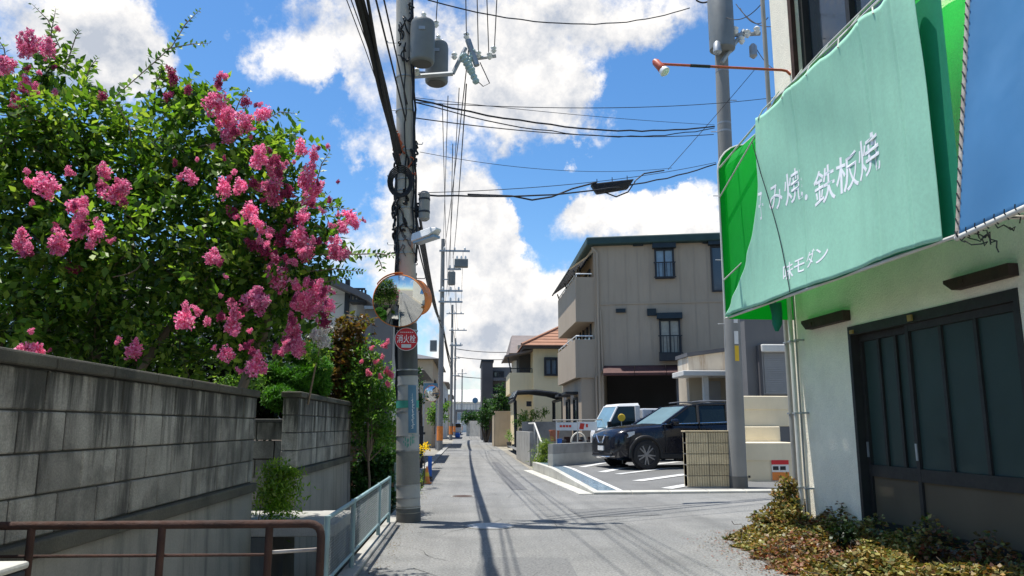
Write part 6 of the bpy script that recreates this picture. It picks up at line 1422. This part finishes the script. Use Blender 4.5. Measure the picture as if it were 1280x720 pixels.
# carport
t = thing('carport', 'dark metal carport with gently curved roof in front of the cream house', 'carport', (3.4, 38, 0))
KY = 37.5; pts = [at(*p_, KY) for p_ in ((643, 497), (647, 489), (670, 488), (695, 491), (712, 496))]
m = MB(); prof = [(p_.x, p_.z) for p_ in pts]
for (xa_, za_), (xb_, zb_2) in zip(prof[:-1], prof[1:]):
    mm_ = MB(); mm_.hexa([(xa_, KY, za_), (xb_, KY, zb_2), (xb_, KY + 4.6, zb_2 + .1), (xa_, KY + 4.6, za_ + .1), (xa_, KY, za_ + .05), (xb_, KY, zb_2 + .05), (xb_, KY + 4.6, zb_2 + .15), (xa_, KY + 4.6, za_ + .15)]); mm_.build('roof_panel', 'pane', t)
for dy in (-.02, 1.5, 3, 4.62): MB().tube([(x_, KY + dy, z_ - .04 + dy * .02) for x_, z_ in prof], .07, 6).build('rib', 'dark_metal', t, True)
MB().tube([(prof[0][0], KY + dy, prof[0][1] - .12) for dy in (-.05, 4.65)], .08, 6).build('beam', 'dark_metal', t, True); MB().tube([(prof[-1][0] - .3, KY + dy, prof[-1][1] - .1) for dy in (-.05, 4.65)], .08, 6).build('beam', 'dark_metal', t, True)
for dy in (.2, 4.3): MB().tube([(prof[-1][0] - .3, KY + dy, 0), (prof[-1][0] - .3, KY + dy, prof[-1][1] - .1)], .09, 8).build('post', 'dark_metal', t, True)
MB().tube([(prof[0][0] + .35, KY + 4.4, 0), (prof[0][0] + .3, KY + 4.4, prof[0][1])], .09, 8).build('post', 'dark_metal', t, True)
low_wall('dark concrete wall under the carport', (2.6, 39.5, 0), (5.8, 39.5, 0), 0, 1.25, .15, 'wall_slate')
t = thing('gate_wall', 'tan rendered gate wall in front of the cream house', 'wall', (3, 50, 0))
gY = 53; p, q = at(625, 548, gY), at(641, 516, gY)
MB().box(at(619, 540, gY).x, q.x + .1, gY, gY + .5, 0, q.z).build('face', 'wall_tan', t); MB().box(at(617.5, 540, gY).x, at(619, 540, gY).x - .003, gY + .1, gY + 4, 0, q.z - .15).build('side', 'wall_tan', t); MB().box(at(618, 540, gY).x, q.x + .15, gY - .05, gY + .55, q.z + .003, q.z + .12).build('cap', 'wall_tan', t)
shrub('carport_shrub', 'loose light green shrub beside the carport', 'shrub', [lob(*a) for a in ((655, 520, 41, 9), (668, 518, 41, 8), (662, 530, 40.5, 9), (650, 528, 41, 7), (680, 516, 41, 6), (655, 545, 40, 6))], 'leaf_light', 260, 8, .14, .06, .4, .3, .3, .03, base=(2.9, 41, 0))
for px, py, lb in ((637, 545, 'beside the tan gate wall'), (644, 542, 'before the carport')):
    p = at(px, py + 5, 50 if px < 640 else 44); p.z = 0; t = shrub('potted_plant', 'small potted plant on the pavement %s' % lb, 'potted plant', [((p.x, p.y, .75), .32)], 'leaf_light', 300, 8, .1, .05, .25, base=(p.x, p.y, .3)); MB().lathe([(.14, 0), (.2, .35), (.17, .35)], 12, org=(p.x, p.y, 0)).build('pot', 'wall_dark', t, True)
bh = thing('brown_roof_house', 'house with flat brown roof rising behind the cream house', 'house', (6, 62, 0)); by = 62
xa2 = at(641, 450, by).x; z1 = at(650, 436, by).z; z2 = at(650, 414, by).z
MB().box(xa2 + .4, xa2 + 8, by, by + 9, 0, z1 + .3).build('wall', 'wall_tan', bh); MB().hexa([(xa2 - .3, by - .6, z1 - .4), (xa2 + 8.6, by - .6, z1 - .4), (xa2 + 8.6, by + 9.6, z1 - .4), (xa2 - .3, by + 9.6, z1 - .4), (xa2 + .1, by + 3, z2), (xa2 + 6, by + 3, z2), (xa2 + 6, by + 5, z2), (xa2 + .1, by + 5, z2)]).build('roof', 'roof_brown', bh)
window(bh, (xa2 + .8, by, z1 - 2.2), X, Z, (0, -1, 0), 1.2, 1.2, 'dark_metal', 'pane', .08, .1, 1)
db = thing('dark_town_house', 'dark narrow town house with flat roof beyond the cream house', 'house', (4, 76, 0)); dy = 76
xd0, xd1 = at(602.5, 480, dy).x, at(616, 480, dy).x; zt2 = at(610, 452, dy).z
MB().box(xd0, xd1, dy, dy + 9, 0, zt2).build('wall', 'wall_dark', db); MB().box(xd1 + .002, at(640, 480, dy).x, dy + 1, dy + 9, 0, at(620, 458, dy).z).build('wall', 'wall_slate', db)
MB().box(xd0 - .1, xd1 + .1, dy - .1, dy + 9.1, zt2 + .003, zt2 + .2).build('roof_edge', 'dark_metal', db)
for k, (a_, b_) in enumerate(((464, 472), (482, 492), (500, 508))):
    p, q = at(617, b_, dy + 1), at(630, a_, dy + 1); window(db, (p.x, dy + 1, p.z), X, Z, (0, -1, 0), q.x - p.x, q.z - p.z, 'dark_metal', 'pane', .1, .1, 2)
    MB().box(p.x - .2, q.x + .4, dy + .1, dy + .96, p.z - .35, p.z - .05).build('balcony', 'wall_tan' if k else 'roof_grey', db)
for k, (px, py, r, Y, lb, mt) in enumerate(((608, 512, 11, 66, 'dark rounded street tree before the dark town house', 'leaf_green'), (627, 498, 14, 57, 'tall clipped green tree beside the tan gate wall', 'leaf_green'))):
    L_ = [lob(px + dx, py + dy_, Y + dyy, r * f_) for dx, dy_, dyy, f_ in ((0, 0, 0, .8), (-r * .4, r * .5, .5, .7), (r * .5, r * .4, -.3, .7), (0, -r * .7, 0, .6), (r * .3, r * 1.1, 0, .6), (-r * .5, r * 1.2, .3, .6), (0, r * 1.7, 0, .55))]
    b = at(px, 540, Y); tt = thing('street_tree', lb, 'tree', (b.x, b.y, 0)); m = MB()
    for c_, r__ in L_: limb(m, (b.x, b.y, 0), c_, .12, .04, .05, 6)
    m.build('trunk', 'bark_dark', tt, True); quads('crown', crown(L_, 170, 9, .16, .1, .45, .3, .3), mt, tt)
low_wall('dark garden wall under the rounded street tree', (at(604, 545, 68).x, 68, 0), (at(616, 545, 66).x, 66, 0), 0, 1.7, .2, 'wall_dark')
# ------------------------------------------------------------------ the far end of the street
t = thing('pale_roofed_hall', 'long hall with pale rust-stained roof closing the far end of the street', 'building', (3, 170, 0)); hy = 175
xl, xr = at(566, 500, hy).x, at(609, 500, hy).x; zr_, ze_ = at(585, 488, hy + 8).z, at(585, 503, hy).z
MB().box(xl, xr + 6, hy, hy + 16, 0, ze_).build('wall', 'wall_white', t)
for i in range(16):
    x_a = xl - .5 + i * (xr + 7 - xl) / 16; x_b = xl - .5 + (i + 1) * (xr + 7 - xl) / 16 - .12; MB().hexa([(x_a, hy - .6, ze_), (x_b, hy - .6, ze_), (x_b, hy + 8, zr_), (x_a, hy + 8, zr_), (x_a, hy - .6, ze_ + .15), (x_b, hy - .6, ze_ + .15), (x_b, hy + 8, zr_ + .15), (x_a, hy + 8, zr_ + .15)]).build('roof_sheet', 'roof_white', t)
for i in range(6): x_ = xl + 1 + i * 2.2; window(t, (x_, hy, 1.5 + 1.2), X, Z, (0, -1, 0), 1.4, 1.6, 'galv', 'pane_blue', .1, .1, 1)
t = thing('footbridge', 'dark beam of a footbridge across the street before the pale hall', 'footbridge', (0, 150, 0)); fy = 150
zf = at(585, 512, fy).z
MB().box(at(567, 512, fy).x, at(600, 512, fy).x, fy, fy + 2, zf - .5, zf).build('deck', 'wall_slate', t); MB().box(at(567, 512, fy).x, at(600, 512, fy).x, fy + .02, fy + .1, zf + 1.0, zf + 1.1).build('handrail', 'galv', t)
for k in range(9): x_ = at(567.5 + k * 4, 512, fy).x; MB().box(x_, x_ + .1, fy + .03, fy + .11, zf + .002, zf + .998).build('rail_post', 'galv', t)
for x_ in (at(568, 512, fy).x, at(599, 512, fy).x - .5): MB().box(x_, x_ + .5, fy + .4, fy + 1.2, 0, zf - .502).build('pier', 'wall_slate', t)
t = thing('route_sign', 'small round blue sign on a post before the footbridge', 'sign', (at(594, 510, 120).x, 120, 0)); c_ = at(594, 500.5, 120)
MB().lathe([(.42, -.03), (.45, 0), (.42, .03)], 20, (0, -1, 0), c_).build('disc', 'sign_blue', t, True); MB().tube([(c_.x, 120.06, 0), (c_.x, 120.06, c_.z)], .05, 6).build('post', 'galv', t, True)
low_wall('pale concrete wall under the bushes at the far bend', (at(583, 535, 108).x, 108, 0), (at(600, 535, 104).x, 104, 0), 0, at(590, 526, 106).z, .3, 'concrete')
shrub('far_bushes', 'trimmed bushes on top of the pale wall at the far bend', 'hedge', [(V3(at(px, py, 108)), r) for px, py, r in ((583, 521, .8), (588, 522, .9), (594, 521, .9), (599, 523, .8))], 'leaf_green', 90, 8, .25, .16, .6, base=(at(590, 533, 108).x, 108, 0))
t = thing('distant_van', 'white van standing at the far end of the street', 'van', (at(571, 533, 130).x, 130, 0)); vx = t.location.x
MB().box(vx - .8, vx + .8, 130, 133.6, .3, 1.9).build('body', 'carwhite', t, bevel=.15); MB().box(vx - .68, vx + .68, 129.97, 130.0, 1.15, 1.75).build('windscreen', 'carglass', t)
for s in (-.62, .62): MB().lathe([(.3, -.1), (.3, .1)], 14, (1, 0, 0), (vx + s, 130.8, .3)).build('wheel', 'tyre', t); MB().box(vx + s - .12, vx + s + .12, 129.96, 129.999, .75, .95).build('headlight', 'headlamp', t)
def simple_house(name, label, x0, x1, y0, y1, h, wall, roof, wins, rise=1.4):
    t = thing(name, label, 'house', ((x0 + x1) / 2, y0, 0)); MB().box(x0, x1, y0, y1, 0, h).build('wall', wall, t); hip_roof(t, x0, x1, y0, y1, h + .02, rise, .5, roof, courses=False)
    for (u, z, w, hh, face) in wins:
        if face == 's': window(t, (x0 + u, y0, z), X, Z, (0, -1, 0), w, hh, 'dark_metal', 'pane', .07, .1, 1)
        elif face == 'e': window(t, (x1, y0 + u, z), Yv, Z, (1, 0, 0), w, hh, 'dark_metal', 'pane', .07, .1, 1)
        else: window(t, (x0, y0 + u + w, z), -Yv, Z, (-1, 0, 0), w, hh, 'dark_metal', 'pane', .07, .1, 1)
    return t
simple_house('distant_house', 'distant white house beside the dark town house on the right kerb', 3.2, 11, 90, 104, 6, 'wall_white', 'roof_grey', [(1, 3.5, 1.4, 1.2, 's'), (1, 3.5, 1.4, 1.2, 'w'), (6, 3.5, 1.4, 1.2, 'w'), (3, .8, 1.4, 1.6, 'w')])
simple_house('distant_house', 'distant tan house beyond the rounded street tree', 3.4, 12, 112, 126, 5.5, 'wall_tan', 'roof_brown', [(2, 3.2, 1.4, 1.2, 'w'), (8, 3.2, 1.4, 1.2, 'w'), (2, 3.2, 1.4, 1.2, 's')])
# ------------------------------------------------------------------ houses on the left
LY = 20.5
lh = thing('white_house', 'white house with grey eaves and a small dark balcony behind the crape myrtle', 'house', (-5, 22, 0))
xr = at(446, 380, LY).x; zev = at(465, 382, LY).z
MB().box(-11, xr, LY, LY + 7, 0, zev + .3).build('wall', 'wall_white', lh)
rz = at(425, 345, LY).z + .9; xe = at(466, 382, LY).x; xm = xr - 3.2
for i in range(2):
    sgn = 1 if i == 0 else -1; x_e = xe if i == 0 else 2 * xm - xe
    MB().hexa([(xm, LY - .7, rz), (x_e, LY - .7, zev), (x_e, LY + 7.6, zev), (xm, LY + 7.6, rz), (xm, LY - .7, rz + .16), (x_e, LY - .7, zev + .16), (x_e, LY + 7.6, zev + .16), (xm, LY + 7.6, rz + .16)]).build('roof_slope', 'roof_grey', lh)
MB().prism([(xm, LY, rz - .02), (xr, LY, zev + .29), (2 * xm - xr, LY, zev + .29)], (0, .1, 0)).build('gable', 'wall_white', lh)
p, q = at(431, 386, LY), at(436, 350, LY); MB().box(p.x, p.x + .12, LY - .1, LY - .002, 0, q.z).build('downpipe', 'dark_metal', lh)
bz = at(450, 381, LY).z; o = MB().box(at(440, 380, LY).x, at(459, 380, LY).x, LY - .5, LY - .003, bz, bz + .06).build('balcony', 'dark_metal', lh)
for k in range(5): x_ = at(441 + k * 4.3, 380, LY).x; MB().box(x_, x_ + .05, LY - .5, LY - .45, bz + .061, bz + .32).build('baluster', 'dark_metal', o)
MB().box(at(440, 380, LY).x, at(459, 380, LY).x, LY - .51, LY - .44, bz + .322, bz + .37).build('handrail', 'dark_metal', o)
MB().box(at(440, 380, LY).x, at(459, 380, LY).x, LY - .51, LY - .44, bz + .17, bz + .2).build('handrail', 'dark_metal', o)
gh = thing('grey_annex', 'grey rendered wall of a house between the white house and the utility pole', 'house', (-3, 18, 0)); GY = 19
MB().box(at(455, 440, GY).x, at(489, 440, GY).x, GY, GY + 6, 0, at(470, 387, GY).z).build('wall', 'wall_slate', gh); MB().box(at(454, 440, GY).x, at(490, 440, GY).x, GY - .1, GY + 6.1, at(470, 387, GY).z + .003, at(470, 383, GY).z).build('roof_edge', 'galv', gh)
MB().box(at(489.3, 440, GY).x, at(494, 440, GY).x, GY + .2, GY + 5, 0, at(492, 400, GY).z).build('white_trim', 'wall_white', gh)
window(gh, (at(459, 520, GY).x, GY, at(459, 522, GY).z), X, Z, (0, -1, 0), .5, .6, 'dark_metal', 'pane', .05, .06, 1)
xh = simple_house('grey_tile_house', 'small house with grey roof just behind the utility pole', -8, at(514, 500, 30).x, 30, 37, at(515, 464, 30).z, 'wall_white', 'roof_grey', [(4.2, 1.5, 1.5, 1.4, 's'), (4.2, 3.9, 1.2, .9, 's'), (1, 1, 1.6, 1.8, 'e'), (4, 1, 1.6, 1.8, 'e')], 1.0)
simple_house('grey_tile_house', 'larger plain house behind the first distant pole', -12, -2.3, 50, 62, 5.6, 'wall_tan', 'roof_grey', [(6, 3, 1.6, 1.4, 's'), (2, 3, 1.6, 1.4, 'e'), (7, 3, 1.6, 1.4, 'e'), (4, .8, 1.6, 1.8, 'e')])
simple_house('grey_tile_house', 'white distant house behind the second distant pole', -13, -2.6, 84, 100, 6, 'wall_white', 'roof_brown', [(7, 3, 1.6, 1.4, 's'), (2, 3, 1.6, 1.4, 'e'), (9, 3, 1.6, 1.4, 'e')])
simple_house('grey_tile_house', 'grey distant house farthest along the left kerb', -14, -2.8, 118, 138, 6, 'wall_grey', 'roof_grey', [(2, 3, 1.6, 1.4, 'e'), (9, 3, 1.6, 1.4, 'e')])
t = thing('iron_gate', 'dark slatted garden gate behind the mesh fence past the pole', 'gate', (-1.9, 22, 0))
for k in range(8): MB().box(-2.6 + k * .16, -2.48 + k * .16, 24, 24.03, .1, 1.35).build('slat', 'dark_metal', t)
MB().box(-2.65, -1.3, 24.032, 24.07, .25, .32).build('rail', 'dark_metal', t); MB().box(-2.65, -1.3, 24.032, 24.07, 1.1, 1.17).build('rail', 'dark_metal', t)
bk = thing('blue_banner', 'dull blue board above the wall behind the distant mirror', 'board', at(534, 500, 46)); p, q = at(529, 497, 46), at(547, 479, 46); MB().box(p.x, q.x, 46, 46.06, p.z, q.z).build('panel', 'sign_blue', bk); MB().box(p.x, p.x + .08, 46.06, 46.14, 0, q.z).build('post', 'galv', bk); MB().box(q.x - .08, q.x, 46.06, 46.14, 0, q.z).build('post', 'galv', bk)
shrub('roadside_tree', 'light green small tree behind the first distant pole', 'tree', [lob(*a) for a in ((545, 512, 48, 10), (552, 520, 48, 8), (538, 522, 48, 8), (556, 508, 48, 6))], 'leaf_light', 200, 8, .16, .09, .4, .3, .3, .06, base=(at(546, 533, 48).x, 48, 0))
shrub('garden_shrub', 'green shrub rising behind the utility pole beside the small house', 'shrub', [lob(*a) for a in ((524, 480, 26, 7), (526, 500, 26, 8), (521, 462, 26, 6))], 'leaf_green', 300, 8, .12, .07, .35, .3, .3, .04, base=(at(524, 533, 26).x, 26, 0))
fs = shrub('yellow_flowers', 'yellow flowers leaning over the low mesh fence', 'flowers', [lob(*a) for a in ((528, 562, 17.5, 5), (532, 558, 17.8, 4))], 'leaf_green', 1200, 7, .06, .03, .12, base=(at(528, 580, 17.6).x, 17.6, 0))
quads('blossom', crown([lob(528, 560, 17.4, 5), lob(533, 557, 17.6, 4)], 1200, 6, .05, .05, .1), 'petal_yellow', fs)
shrub('kerb_weeds', 'yellow-green weeds growing along the foot of the low mesh fence', 'weeds', [(( -1.12, y, .12), .14) for y in (15.2, 16, 17, 18.2, 19, 20.5)], 'leaf_weed', 1500, 7, .08, .02, .15, .2, .8, .006, base=(-1.12, 17, 0))
t = thing('street_cone', 'small orange and yellow cone standing at the end of the low mesh fence', 'cone', (at(534, 572, 19).x, 19, 0)); c_ = t.location; MB().lathe([(.08, .03), (.02, .4)], 16, org=c_).build('cone', 'orange', t, True); MB().lathe([(.062, .17), (.046, .26)], 16, org=c_ ).build('band', 'yellow', t, True); MB().box(c_.x - .11, c_.x + .11, c_.y - .11, c_.y + .11, 0, .03).build('base', 'orange', t)
t = thing('blue_post_sign', 'small bright blue board standing beside the orange cone', 'sign', (at(537.5, 575, 20).x, 20, 0)); c_ = t.location; MB().box(c_.x - .05, c_.x + .05, 20, 20.03, .1, .6).build('board', 'plastic_blue', t); MB().box(c_.x - .07, c_.x + .07, 19.95, 20.1, 0, .099).build('foot', 'dark_metal', t)
MB().box(-1.5, -.9, 92, 93, 0, .6).solo('blue_tarp_pile', 'plastic_blue', 'bright blue tarpaulin heap by the far left kerb', 'tarpaulin', bevel=.15)
